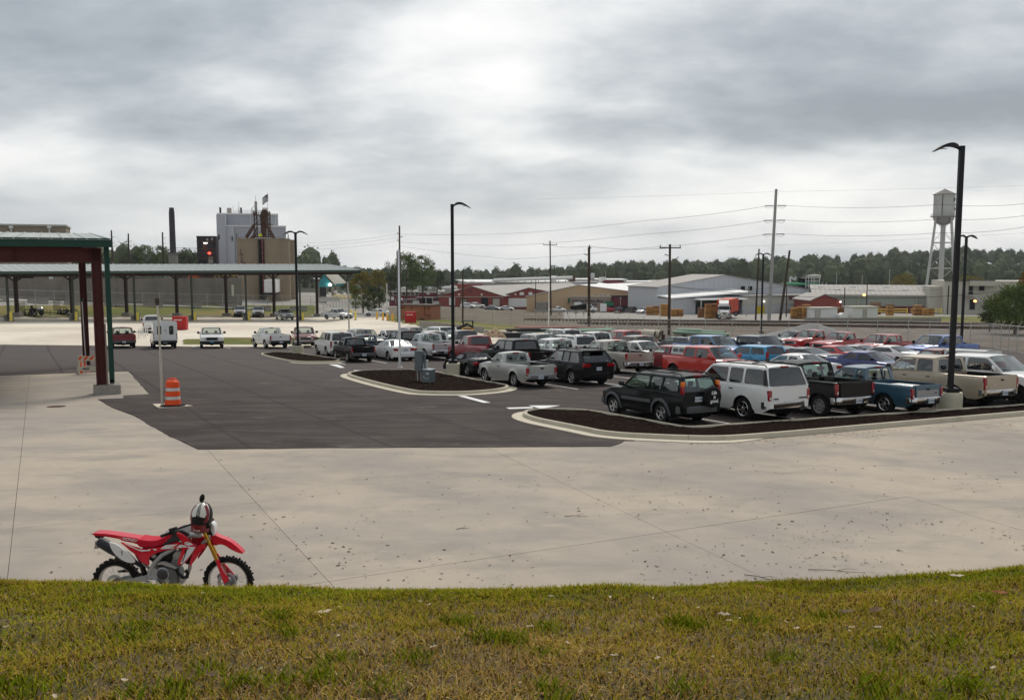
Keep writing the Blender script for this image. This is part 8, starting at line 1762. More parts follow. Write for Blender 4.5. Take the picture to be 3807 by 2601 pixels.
# water tower
def water_tower():
 Y = 290.0; c = spot(3496, 1070, Y); t = thing('water_tower', 'old white water tower with a conical roof, balcony and four splayed legs', 'water tower', upright(c, 90)); s = Y/F*1.0; z = lambda r: z_row(r, Y)-c.z; WT = mat('tower_white', (.44, .44, .42), .75, var=.12, vscale=.25, dirt=.5, dcol=(.22, .20, .18))
 R_ = 36.5*s
 mb = MB(); mb.lathe([(R_, z(805)), (R_, z(722))], 32); mb.obj('tank', WT, t, 40); mb = MB(); mb.lathe([(R_*1.13, z(724)), (R_*1.13, z(723)), (0.05, z(702)), (0, z(700))], 12); mb.obj('roof', mat('tower_roof', (.18, .165, .15), .8, var=.15), t, 20)
 mb = MB(); mb.lathe([(R_*.99, z(805))]+[(R_*.97*cos(a), z(808)-(z(808)-z(838))*sin(a)) for a in np.linspace(0, pi/2, 9)], 32); mb.obj('bowl', mat('tower_bowl', (.25, .24, .24), .75, var=.2, vscale=.3), t, 40)
 mb = MB(); mb.lathe([(R_, z(807)), (R_*1.22, z(807)), (R_*1.22, z(804)), (R_, z(804))], 32); mb.obj('balcony', M_CONG, t)
 mb = MB();
 for k in range(20): a = k*pi/10; mb.tube((R_*1.2*cos(a), R_*1.2*sin(a), z(804)), (R_*1.2*cos(a), R_*1.2*sin(a), z(796)), .05, n=4)
 for k in range(20): a, b_ = k*pi/10, (k+1)*pi/10; mb.tube((R_*1.2*cos(a), R_*1.2*sin(a), z(796)), (R_*1.2*cos(b_), R_*1.2*sin(b_), z(796)), .05, n=4)
 mb.obj('guard_rail', WT, t)
 mb = MB(); x = -R_*.60; y = -sqrt(R_**2-x*x); mb.tube((x, y-.2, z(805)), (x, y-.2, z(722)), .10, n=4); mb.tube((x+.4, y-.1, z(805)), (x+.4, y-.1, z(722)), .10, n=4); mb.obj('ladder', M_DARK, t)
 mb = MB(); mb.tube((0, 0, -4), (0, 0, z(836)), .75, n=14); mb.obj('riser', WT, t, 40)
 tops = []; bots = []
 for (a, top, bot) in ((200, 0, 0), (290, 0, 0), (20, 0, 0), (110, 0, 0)):
  ca_, sa = cos(R(a)), sin(R(a)); tp = Vector((R_*.98*ca_, R_*.98*sa, z(806))); bt = Vector((R_*1.95*ca_, R_*1.95*sa, -3)); tops.append(tp); bots.append(bt)
  mb = MB(); mb.tube(bt, tp, .42, .36, 8); mb.obj('leg', WT, t, 40)
 for f in (.08, .36, .68):
  for k in range(4): a = bots[k].lerp(tops[k], f); b_ = bots[(k+1) % 4].lerp(tops[(k+1) % 4], f); mb = MB(); mb.tube(a, b_, .16, n=5); mb.obj('strut', WT, t)
 for f0, f1 in ((.08, .36), (.36, .68), (.68, .96)):
  for k in range(4):
   mb = MB(); mb.tube(bots[k].lerp(tops[k], f0), bots[(k+1) % 4].lerp(tops[(k+1) % 4], f1), .045, n=4); mb.tube(bots[(k+1) % 4].lerp(tops[(k+1) % 4], f0), bots[k].lerp(tops[k], f1), .045, n=4); mb.obj('tie_rod', WT, t)
 def around(txt, a0, zz, sz):
  a = a0
  for ch in txt:
   nx, ny = sin(a), -cos(a); text_obj('lettering', ch, sz, M_INK, t, face_frame((R_*1.02*nx, R_*1.02*ny, zz), (cos(a), sin(a), 0), (0, 0, 1)), .02, bold=.05); a += sz*.95/R_
 around('AU', .62, z(743.5), 1.5); around('B', 1.22, z(761.5), 1.2); around('BO', .86, z(778.5), 1.35)
water_tower()
# poles and wires
def pole(label, px, row, Y, ptx, prow, r0=.16, m=M_WOODP, arms=(), group='utility poles around the railway yard', extra=None):
 p = spot(px, row, Y); t = thing('utility_pole', label, 'utility pole', T(p), group); q = spot(ptx, prow, Y)-p
 mb = MB(); mb.tube((0, 0, -.5), q, r0, r0*.72, 10); mb.obj('shaft', m, t, 40)
 for (rw, half, kind) in arms:
  f = (row-rw)/(row-prow); c = q*f
  if kind == 'cross':
   mb = MB(); mb.box(c.x-half, c.x+half, c.y-.22, c.y-.1, c.z-.07, c.z+.07); mb.obj('crossarm', m, t)
   for x in (-half+.1, half-.1): mb = MB(); mb.lathe([(.03, 0), (.08, .08), (.03, .14), (.08, .2), (.03, .3)], 8, M=T((c.x+x, c.y-.16, c.z+.07))); mb.obj('insulator', M_DARK, t)
  elif kind == 'strain':
   for s in (-1, 1):
    mb = MB(); mb.tube((c.x+s*r0, c.y, c.z+.02), (c.x+s*half, c.y, c.z+(.12 if s < 0 else -.05)*(-1)), .06, n=6)
    for k in range(9): x = c.x+s*(r0+.2+(half-r0-.3)*k/9); mb.lathe([(.05, -.03), (.16, 0), (.05, .03)], 8, M=T((x, c.y, c.z)) @ RY(pi/2))
    mb.path([(c.x+s*half, c.y, c.z), (c.x+s*half*.7, c.y, c.z-.55), (c.x+s*.1, c.y, c.z-.2)], .035, 4); mb.obj('insulator_string', M_DARK, t)
  else:
   mb = MB(); s = 1 if half > 0 else -1; mb.tube((c.x, c.y, c.z), (c.x+half, c.y, c.z+.1), .05, n=5); mb.lathe([(.03, 0), (.10, .06), (.03, .12)], 8, M=T((c.x+half, c.y, c.z+.1))); mb.obj('side_arm', m, t)
 if extra: extra(t, q)
 return t, p
def xf(side):
 def f(t, q):
  c = q*.62; mb = MB(); mb.lathe([(0, 0), (.28, 0), (.30, .1), (.30, .8), (.22, .95), (0, .95)], 12, M=T((c.x+side*.5, c.y, c.z))); mb.obj('transformer', M_GALV, t, 40)
 return f
pole('tall pale transmission pole with three pairs of strain insulators', 2858, 1196, 178, 2886, 703, .36, M_GREYPOLE, ((764, 2.2, 'strain'), (818, 2.2, 'strain'), (869, 2.2, 'strain')))
pole('brown pole just left of the tall pale transmission pole', 2809, 1190, 182, 2822, 925, .20); pole('dark pole leaning right of the tall pale transmission pole', 2898, 1196, 180, 2936, 931, .28); pole('thin grey pole by the windows of the pale grey hall', 2774, 1178, 215, 2788, 1035, .12, M_GREYPOLE)
pole('wooden pole with a crossarm and hanging transformer, centre of the view', 2048, 1168, 215, 2045, 895, .22, arms=((910, 1.7, 'cross'),), extra=xf(1)); pole('paired wooden pole tangled with equipment left of the concrete pipes', 2189, 1238, 122, 2189, 918, .20, arms=((948, -.6, 'side'), (925, .3, 'side')), extra=xf(1))
pole('slim pole close behind the tangled paired pole', 2192, 1232, 125, 2192, 911, .13); pole('wooden pole with a wide crossarm in front of the pale grey hall', 2487, 1254, 112, 2491, 908, .20, arms=((921, 1.35, 'cross'), (950, -.6, 'side')))
pole('plain dark pole left of the rubble pile', 1720, 1202, 135, 1721, 1005, .15); pole('dark pole behind the thin white pole with short side arms', 1487, 1185, 135, 1485, 839, .17, arms=((870, -.3, 'side'), (882, .4, 'side'), (895, -.3, 'side'), (940, .5, 'side')))
pole('stub pole beside the dark pole behind the thin white pole', 1479, 1185, 136, 1476, 932, .12); pole('dark utility pole nearest the grey building, far left', 420, 1000, 260, 414, 856, .28, arms=((876, -.5, 'side'), (882, .9, 'side'), (903, .9, 'side'), (918, .9, 'side')))
pole('dark utility pole second from the left behind the carports', 479, 1000, 262, 477, 868, .28, arms=((891, -.7, 'side'), (897, .9, 'side'), (915, .7, 'side'))); pole('dark utility pole just left of the smokestack', 607, 1000, 262, 604, 863, .28, arms=((886, .8, 'side'), (906, .9, 'side')))
pole('white pole in front of the tan building carrying a floodlight', 2039, 1222, 128, 2041, 1078, .09, M_WHB); pole('white flood-light pole left of the brick hut', 1439, 1165, 165, 1438, 1053, .11, M_WHB); pole('grey pole with a meter box at the right end of the long carport', 1298, 1217, 108, 1293, 1047, .10, M_GREYPOLE)
for k, (px, r0, r1, Y) in enumerate(((3109, 1075, 1013, 330), (3204, 1075, 1022, 330), (3306, 1075, 1002, 320), (3222, 1150, 1058, 215), (3139, 1150, 1068, 212), (2923, 1170, 1060, 200), (1990, 1140, 1040, 250), (2250, 1060, 1005, 420))): pole(['thin pale pole, left of three above the long shed', 'thin pale pole, middle of three above the long shed', 'thin pale pole, right of three above the long shed', 'dark pole with an orange lamp at the long shed', 'dark pole by the brick cottage', 'rusty pole behind the leaning pole', 'thin dark pole by the second red gable', 'pale mast far off above the factory roofs'][k], px, r0, Y, px+2, r1, .14, M_GREYPOLE if k in (0, 1, 2, 7) else M_WOODP)
def bulb(px, row, Y, m, lb): p = spot(px, row, Y); t = thing('yard_light', lb, 'light', T(p)); mb = MB(); mb.lathe([(0, -.3), (.3, -.18), (.38, 0), (.3, .18), (0, .3)], 12); mb.obj('bulb', m, t, 40); mb = MB(); mb.tube((0, .1, .2), (.5, .1, .3), .05, n=5); mb.obj('bracket', M_DARK, t)
bulb(3213, 1096, 213, M_LO, 'glowing orange lamp on a pole in front of the long shed'); bulb(3625, 1119, 220, M_LO, 'small orange lamp before the cream building')
def wire(label, pts, sag=0.0, r=.030):
 """pts: (px, row, Y)"""
 P = [spot(*q) for q in pts]; t = thing('power_line', label, 'power line', T(P[0])); mb = MB(); out = []
 for a, b_ in zip(P, P[1:]):
  for k in range(12): f = k/12; q = a.lerp(b_, f); q.z -= sag*4*f*(1-f); out.append(q-P[0])
 out.append(P[-1]-P[0]); mb.path(out, r, 4); mb.obj('cable', M_WIRE, t)
wl = (('top', 764, 775, 748, 870), ('middle', 818, 832, 790, 900), ('lower', 869, 884, 830, 914))
for nm, r, rl_, rr_, r0 in wl: wire('power line, %s of the three conductors running left from the pale transmission pole' % nm, [(2846, r+3, 178), (2400, r+56-(0 if nm == 'top' else 4), 200), (1900, r+104-(0 if nm == 'top' else 10), 240), (1486, r0+0, 280)], .3); wire('power line, %s of the three conductors running right from the pale transmission pole' % nm, [(2924, r, 178), (3500, r-4, 150), (3900, rr_-2, 130)], .5)
for k, (r0, r1) in enumerate(((870, 905), (882, 915), (895, 930))): wire('power line, %s of three crossing left past the mill' % ('highest', 'middle', 'lowest')[k], [(1484, r0, 280), (1100, r1, 270), (607, r1+15-k*10, 262), (420, 880+k*14, 260)], .6)
wire('thin high wire above the water tower', [(2000, 740, 260), (2900, 712, 240), (3900, 686, 220)], .2, .02); wire('slack cable low across the right side in front of the cream building', [(2500, 1067, 150), (3260, 1110, 140), (3900, 1062, 120)], .4, .045); wire('double wire behind the water tower', [(2700, 917, 330), (3900, 860, 300)], .5, .03); wire('service wire between the two crossarm poles', [(2045, 912, 215), (2189, 915, 122), (2491, 922, 112)], .3, .025)
wire('low wire running past the pale grey hall windows', [(2491, 1063, 112), (2900, 1066, 150), (3505, 1075, 200)], .5, .03)
# ------------------------------------------------------------------ stored material behind the parking rows
M_PGRN = mat('green_pipe', (.30, .42, .32), .6, var=.12, dirt=.3, dcol=(.25, .24, .16)); M_PINK = mat('faded_pink_pipe', (.42, .22, .19), .6, var=.12, dirt=.3); M_CP = mat('concrete_pipe', (.46, .42, .34), .85, var=.1, bump=.2, dirt=.3)
def pipe(lab, a, b_, r_, m, grp='stored pipes'):
 a, b_ = Vector(a), Vector(b_); t = thing('stored_pipe', lab, 'pipe', T(a), grp); d = b_-a; mb = MB(); q = d.to_track_quat('Z', 'Y'); M_ = q.to_matrix().to_4x4(); L_ = d.length
 mb.lathe([(r_*.84, 0), (r_, 0), (r_, L_), (r_*.84, L_), (r_*.84, 0)], 18, M=M_); mb.obj('tube', m, t, 40)
 mb = MB(); mb.lathe([(r_*.83, .06), (0.01, .06)], 18, M=M_); mb.lathe([(r_*.83, L_-.06), (0.01, L_-.06)], 18, M=M_); mb.obj('inside', M_SHOP, t)
def rack(lab, xs, row, Y, top_row):
 t = thing('pipe_rack', lab, 'rack', T(spot(xs[0], row, Y))); o_ = t.location.copy()
 for px in xs:
  p = spot(px, row, Y)-o_; h = z_row(top_row, Y)-o_.z
  for dy in (0, 1.0): mb = MB(); mb.box(p.x-.10, p.x+.10, dy-.1, dy+.1, -.4, h+(.35 if dy else 0)); mb.obj('post', M_WOODP, t)
  mb = MB(); mb.box(p.x-.07, p.x+.07, -.15, 1.2, h-.12, h); mb.obj('crossbar', M_WOODP, t)
rack('left pipe rack on dark posts, behind the grey-silver pickup', (1900, 1935, 2043, 2180, 2246), 1264, 96, 1236); rack('right pipe rack on dark posts, behind the mid blue pickup', (2468, 2545, 2617, 2702), 1262, 96, 1243)
for k, (px0, px1, r0, r1, dy, r_, m) in enumerate(((1922, 2272, 1232, 1227, .1, .14, M_PGRN), (1915, 2280, 1228, 1223, .4, .14, M_PGRN), (1925, 2262, 1226, 1220, .75, .12, M_PGRN), (1942, 2290, 1234, 1226, -.05, .10, M_PGRN), (1911, 2160, 1217, 1215, .9, .11, M_PINK), (1930, 2255, 1220, 1217, .6, .10, M_PINK), (1880, 2010, 1226, 1224, .2, .11, M_DARK), (1885, 2040, 1229, 1227, .05, .10, M_DARK), (2517, 2609, 1226, 1229, .3, .17, M_PGRN), (2500, 2703, 1233, 1244, .0, .17, M_PGRN), (2600, 2700, 1231, 1236, .5, .14, M_PGRN), (2508, 2716, 1240, 1245, .55, .16, M_PGRN))):
 a, b_ = spot(px0, r0, 96), spot(px1, r1, 95.5); a.y += dy; b_.y += dy
 pipe(('lowest green pipe of the left rack|green pipe second from the bottom of the left rack|upper green pipe of the left rack|thin pale green pipe at the front of the left rack|upper pink pipe of the left rack|lower long pink pipe of the left rack|short dark pipe at the left end of the left rack|second short dark pipe at the left end of the left rack|short green pipe on top of the right rack|long green pipe at the front of the right rack|green pipe at the back right of the right rack|long green pipe behind, sticking out right of the right rack'.split('|'))[k], a, b_, r_, m)
for lab, px, row, Y in (('big concrete pipe lying in front, behind the brown pickup', 2372, 1241, 97), ('big concrete pipe lying just behind the front one', 2392, 1239, 98.5)): a = spot(px, row, Y); pipe(lab, a, a+Vector((1.75, -.75, -.07)), .50, M_CP, 'big concrete pipes')
def heap(name, lab, px, row, Y, w, dp, h, m, seed, n=26):
 p = spot(px, row, Y); t = thing(name, lab, 'pile', T(p)); P = []
 for i in range(n+1):
  rw = []
  for j in range(n+1):
   u, v = -1+2*i/n, -1+2*j/n; d = max(0, 1-sqrt(u*u+v*v)); z = h*d**.85*(1+.25*noise.noise((u*2, v*2, seed)))+.10*noise.noise((u*9, v*9, seed))*h*(d > 0)-.15*(d == 0); rw.append((u*w/2, v*dp/2, z))
  P.append(rw)
 mb = MB(); mb.grid(P); mb.obj('heap', m, t, 60); return t
heap('gravel_pile', 'wide pale grey gravel pile behind the fence on the right', 3010, 1254, 101, 11.5, 6, 1.65, mat('gravel_grey', (.24, .235, .23), .95, var=.35, vscale=14, bump=.8, bscale=10), 3);
t = heap('rubble_pile', 'pile of broken tan concrete rubble below the low wall', 1838, 1264, 98, 3.6, 2.6, 1.1, mat('rubble_dust', (.34, .24, .16), .95, var=.3, vscale=6), 5); MR = mat('rubble_chunks', (.52, .39, .27), .9, var=.22, vscale=3)
for k in range(110):
 u, v = random.gauss(0, .42), random.gauss(0, .4); d = max(0, 1-sqrt(u*u+v*v)); s = random.uniform(.10, .26)
 if d <= 0: continue
 mb = MB(); mb.box(-s, s, -s*random.uniform(.5, .9), s*.6, -s*.4, s*random.uniform(.2, .45), b=s*.12); mb.obj('rubble_chunk', MR, t, M=T((u*1.8, v*1.3, 1.15*d**.85+.05)) @ Matrix.Rotation(random.uniform(0, 6), 4, Vector((random.random(), random.random(), random.random()+.1)).normalized()))
p = spot(1728, 1262, 99); t = thing('skid_loader', 'black and yellow skid loader with a caged cab, left of the rubble pile', 'loader', upright(p, 85)); YL = mat('loader_yellow', (.70, .36, .02), .45)
mb = MB(); mb.box(-.9, .9, -.7, .7, .5, 1.25, b=.08); mb.obj('chassis', M_DARK, t, 40); mb = MB(); mb.box(-.35, .95, -.78, -.70, 1.12, 1.42, b=.02); sd = mb.obj('side_cover', YL, t); mb = MB(); mb.box(-.15, .75, -.80, -.78, 1.20, 1.32); mb.obj('dark_lettering_strip', M_INK, sd)
mb = MB()
for x in (-.15, .9):
 for y in (-.55, .55): mb.box(x-.05, x+.05, y-.05, y+.05, 1.2, 2.15)
mb.box(-.2, .95, -.6, .6, 2.12, 2.2); mb.obj('cab_cage', M_DARK, t)
for s in (-.78, .78): mb = MB(); mb.path([(.95, s, 1.35), (.3, s, 1.75), (-.8, s, 1.25), (-1.35, s, .75)], .10, 6); mb.obj('lift_arm', M_DARK, t)
mb = MB(); mb.box(-1.9, -1.35, -.85, .85, .35, .9, b=.05); mb.obj('bucket', M_RUST, t); ty, rm = wheel_meshes(.4, .28, 'steel')
for x in (-.55, .55):
 for s in (1, -1): w = link('wheel', ty, t, T((x, s*.85, .4)) @ (Matrix.Identity(4) if s > 0 else RZ(pi))); link('rim', rm, w)
def lowwall(lab, q0, q1, h):
 a, b_ = spot(*q0), spot(*q1); t = thing('low_wall', lab, 'wall', T(a)); d = b_-a; n = max(2, int(d.length/3))
 for k in range(n): p0, p1 = d*(k/n), d*((k+.985)/n); mb = MB(); mb.loft([[(p.x, p.y, p.z-.5), (p.x, p.y+.3, p.z-.5), (p.x, p.y+.3, p.z+h), (p.x, p.y, p.z+h)] for p in (p0, p1)]); mb.obj('wall_section', M_CONG, t)
lowwall('low grey concrete wall behind the skid loader', (1559, 1216, 114), (1800, 1243, 103), .85); lowwall('low block wall right of the rubble pile', (1800, 1243, 103), (1900, 1250, 100), .5); lowwall('low dark retaining kerb below the white sheds', (2990, 1196, 176), (3500, 1196, 172), .8)
p = spot(1930, 1265, 94.5); t = thing('skip_bin', 'low black open steel bin under the left pipe rack', 'bin', upright(p, 88)); mb = MB(); mb.loft([[(-1.2, -.5, .1), (1.2, -.5, .1), (1.2, .5, .1), (-1.2, .5, .1)], [(-1.7, -.6, .85), (1.4, -.6, .85), (1.4, .6, .85), (-1.7, .6, .85)]]); mb.obj('bin_body', M_DARK, t)
for k in range(6): p = ground_at(516+6.5*k, 1256-(k % 3)*5); t = thing('marker_stake', 'short white stake, %s of six between the maroon pickup and service truck' % ('first', 'second', 'third', 'fourth', 'fifth', 'last')[k], 'stake', T(p), 'white marker stakes'); mb = MB(); mb.tube((0, 0, -.1), (0, 0, .95), .045, n=6); mb.obj('stake', M_WHB, t)
p = lot(209, 1511); t = thing('manhole_cover', 'round dark manhole cover in the concrete near the carport column', 'manhole cover', on_lot(p, 90)); mb = MB(); mb.lathe([(.33, -.02), (.33, .012), (.29, .012), (.28, .006), (0, .006)], 28); mb.obj('cover', M_RUST, t)
for k, pr in enumerate((((1950, 1192), (2600, 1196), (3300, 1203), (4200, 1214)), ((2150, 1206), (2700, 1211), (3300, 1218), (4200, 1232)))):
 P = [ground_at(*q) for q in pr]; o = bpy.data.objects.new('railway_track', None); COL.objects.link(o); structure(o)
 for dy in (0, 1.44): mb = MB(); pp = [q+Vector((0, dy, .28)) for q in P]; mb.loft([[q+Vector((0, -.05, -.08)), q+Vector((0, .05, -.08)), q+Vector((0, .05, .08)), q+Vector((0, -.05, .08))] for q in pp]); mb.obj('rail', M_RUST, o)
 mb = MB()
 for a, b_ in zip(P, P[1:]):
  n = int((b_-a).length/.7)
  for i in range(n): c = a.lerp(b_, i/n); mb.box(c.x-.12, c.x+.12, c.y-.5, c.y+1.9, c.z+.02, c.z+.19)
 stuff(mb.obj('sleepers', M_WOODP, o))
P = [ground_at(px, 1168+(px-1990)*.012) for px in range(1990, 2180, 30)]; t = thing('guard_rail', 'low timber guard rail before the dump truck and tan building', 'guard rail', T(P[0]))
for a in P: mb = MB(); q = a-P[0]; mb.box(q.x-.14, q.x+.14, q.y-.1, q.y+.1, q.z-.3, q.z+1.15); mb.obj('post', M_GREYPOLE, t)
mb = MB(); mb.loft([[q-P[0]+Vector((0, -.14, .75)), q-P[0]+Vector((0, -.1, .75)), q-P[0]+Vector((0, -.1, 1.1)), q-P[0]+Vector((0, -.14, 1.1))] for q in P]); mb.obj('rail', M_GREYPOLE, t)
def dump_truck():
 p = ground_at(2172, 1163); t = thing('dump_truck', 'white dump truck with a black tipping bed in front of the tan entrance block', 'dump truck', upright(p, 88)); mb = MB()
 mb.loft([[(x, y, z) for x, z in ((.6, .8), (3.4, .7), (3.45, 1.35), (2.3, 1.6), (1.9, 2.3), (.6, 2.35))] for y in (-1, 1)]); mb.obj('cab', PT['white'], t)
 for s in (-1.01, 1.01): mb = MB(); mb.add([(.85, s, 1.5), (1.95, s, 1.5), (1.75, s, 2.15), (.85, s, 2.15)], [(0, 1, 2, 3)]); mb.obj('side_window', M_WINB, t, flip=False)
 mb = MB(); mb.loft([[(-3.6, -1.1, 1.0), (.45, -1.1, 1.0), (.45, -1.15, 2.5), (-.3, -1.15, 2.35), (-3.8, -1.15, 1.8)], [(-3.6, 1.1, 1.0), (.45, 1.1, 1.0), (.45, 1.15, 2.5), (-.3, 1.15, 2.35), (-3.8, 1.15, 1.8)]]); mb.obj('tipping_bed', M_UNDER, t)
 ty, rm = wheel_meshes(.46, .28, 'steel')
 for x in (-2.3, 2.4):
  for s in (1, -1): w = link('wheel', ty, t, T((x, s*.95, .46)) @ (Matrix.Identity(4) if s > 0 else RZ(pi))); link('rim', rm, w)
dump_truck()
for lab, px0, px1, r0, r1 in (('white notice board on legs right of the tan entrance', 2233, 2254, 1130, 1157),): p = ground_at(2243, 1164); t = thing('notice_board', lab, 'sign', upright(p, 90)); mb = MB(); mb.box(-.85, .85, -.05, .05, .5, 2.6); mb.obj('panel', M_WHB, t); mb = MB(); mb.box(-.7, -.6, .05, .15, 0, 2.4); mb.box(.6, .7, .05, .15, 0, 2.4); mb.obj('legs', M_GREYPOLE, t)

# ------------------------------------------------------------------ trees
def leaf_mat(name, base, var=.5):
 m = bpy.data.materials.new(name); m.use_nodes = True; t = NT(m.node_tree); bs = t.n['Principled BSDF']; bs.inputs['Roughness'].default_value = .8; bs.inputs['Specular IOR Level'].default_value = .05
 a = t.new('ShaderNodeAttribute', attribute_name='tone').outputs['Fac']; w = t.new('ShaderNodeAttribute', attribute_name='warm').outputs['Fac']
 c = t.mix(t.m('MULTIPLY', w, .8), base, (base[0]*2.6+.03, base[1]*1.35, base[2]*.8)); v = t.new('ShaderNodeVectorMath', operation='SCALE'); t.put(v.inputs[0], c); t.put(v.inputs['Scale'], t.m('ADD', t.m('MULTIPLY', a, 2*var), 1-var)); t.put(bs.inputs['Base Color'], v.outputs[0]); return m
LM = {'dark': leaf_mat('foliage_dark', (.055, .080, .034)), 'green': leaf_mat('foliage_green', (.095, .145, .042)), 'olive': leaf_mat('foliage_olive', (.17, .155, .035)), 'gold': leaf_mat('foliage_gold', (.20, .12, .02)), 'far': leaf_mat('foliage_far', (.072, .094, .052), .45)}
rng = np.random.default_rng(5)
def cards(C, size, tone, warm, name, m, parent=None, M=None):
 """leaf-sized quads at the points C"""
 n = len(C); d = rng.normal(size=(n, 3)); d[:, 2] *= .6; d /= np.linalg.norm(d, axis=1)[:, None]; e = rng.normal(size=(n, 3)); e = np.cross(d, e); e /= np.linalg.norm(e, axis=1)[:, None]
 s = (size*rng.uniform(.6, 1.3, n))[:, None]; V = np.stack([C-d*s-e*s*.3, C+e*s*.6, C+d*s-e*s*.1, C-e*s*.7], 1).reshape(-1, 3)
 me = bpy.data.meshes.new(name); me.vertices.add(4*n); me.vertices.foreach_set('co', V.astype(np.float32).ravel()); me.loops.add(4*n); me.loops.foreach_set('vertex_index', np.arange(4*n, dtype=np.int32)); me.polygons.add(n); me.polygons.foreach_set('loop_start', np.arange(0, 4*n, 4, dtype=np.int32)); me.polygons.foreach_set('loop_total', np.full(n, 4, dtype=np.int32))
 for nm, v in (('tone', tone), ('warm', warm)): a = me.attributes.new(nm, 'FLOAT', 'FACE'); a.data.foreach_set('value', np.clip(v, 0, 1).astype(np.float32))
 me.materials.append(m); me.update(calc_edges=True); return link(name, me, parent, M)
def crown_pts(h, w, z0, nclump, per, cl):
 C = []; tn = []; wm = []
 for k in range(nclump):
  f = rng.uniform(0, 1)**.8; z = z0+(h-z0)*f; rad = w/2*sin(pi*min(max(.12+.80*f, 0), 1))**.7; a = rng.uniform(0, 2*pi); r_ = rad*rng.uniform(.45, 1)
  c = np.array([r_*cos(a), r_*sin(a), z]); q = rng.normal(size=(per, 3)); q /= np.linalg.norm(q, axis=1)[:, None]; q *= (cl*rng.uniform(.6, 1.25)*rng.uniform(.35, 1, per)[:, None]); q[:, 2] *= .75
  C.append(c+q); tn.append(np.full(per, rng.uniform(.25, .75))+rng.normal(0, .12, per)); wm.append(np.full(per, rng.uniform(0, .35)**1.5))
 return np.concatenate(C), np.concatenate(tn), np.concatenate(wm)
def tree(label, px, row, Y, top, wpx, kind, name='tree', n=60, per=60, low=.15, group=None, leaf=None):
 p = spot(px, row, Y); H = z_row(top, Y)-p.z; w = wpx/F*Y; t = thing(name, label, 'tree' if name == 'tree' else 'bush', T(p), group); cl = w*.15
 C, tn, wm = crown_pts(H-cl*.5, w-cl, H*low, n, per, cl); cards(C, leaf or w*.022, tn, wm, 'crown', LM[kind], t)
 mb = MB(); mb.tube((0, 0, -1), (0, 0, H*.55), w*.028, w*.014, 8)
 for k in range(7): a = k*2.4; f = .25+.08*k; mb.tube((0, 0, H*f), (w*.33*cos(a), w*.33*sin(a), H*(f+.25)), w*.012, w*.004, 5)
 mb.obj('trunk', M_WOODP, t, 40); return t
tree('tallest green tree behind the brick hut, left of its twin', 1512, 1100, 300, 938, 120, 'green', n=90, per=70); tree('tall green tree right of the tallest one behind the brick hut', 1572, 1100, 305, 946, 110, 'green', n=80, per=70); tree('dark green tree left of the two tallest ones', 1452, 1110, 296, 972, 80, 'dark', n=60); tree('lower green tree right of the two tallest ones', 1625, 1090, 310, 1000, 80, 'dark', n=50)
tree('yellow-green tree right of the open shelter', 1350, 1150, 190, 1003, 110, 'olive', n=90, per=70, low=.05); tree('olive tree with autumn tips, right of the yellow-green tree', 1410, 1150, 200, 1000, 90, 'olive', n=70, per=70, low=.05); tree('dark shrubby tree at the foot of the yellow-green tree', 1392, 1158, 182, 1058, 110, 'dark', n=60, low=.02); tree('small pale-tipped tree by the fence right of the long carport', 1322, 1152, 176, 1060, 60, 'green', n=40, low=.1)
for k, (px, top, w, kd) in enumerate(((425, 955, 90, 'green'), (490, 925, 100, 'dark'), (545, 905, 110, 'green'), (605, 912, 90, 'green'), (690, 935, 90, 'dark'), (740, 928, 90, 'dark'), (800, 940, 80, 'dark'))): tree('tree %s behind the long carport' % ['leftmost of the row', 'second of the row', 'highest of the row', 'right of the highest one', 'just right of the smokestack', 'left of the blackened tower', 'hidden by the mill edge'][k], px, 1060, 330, top, w, kd, n=50, low=.05, group='trees behind the long carport')
for k, (px, top, w) in enumerate(((1100, 972, 90), (1160, 968, 90), (1225, 978, 90), (1290, 985, 80))): tree('dark tree %s of four between the silos and the autumn tree' % ['first', 'second', 'third', 'last'][k], px, 1085, 340, top, w, 'dark', n=45, low=.05, group='trees right of the silos')
tree('large dark green bush at the right edge with leafy gaps', 3775, 1215, 112, 1050, 230, 'green', name='bush', n=190, per=90, low=.02, leaf=.10); tree('autumn-coloured tree top at the right edge above the bush', 3822, 1190, 118, 1000, 100, 'gold', n=60, per=80, leaf=.10); tree('low bushy tree left of the large dark bush', 3680, 1205, 116, 1120, 90, 'dark', name='bush', n=50, per=70, low=.02, leaf=.09)
tree('yellow-green tree behind the long shed', 3355, 1072, 330, 1018, 110, 'olive', n=50, low=.05); tree('grey-pink bare tree left of the water tower', 3600, 1060, 330, 1022, 110, 'olive', n=40, low=.05)
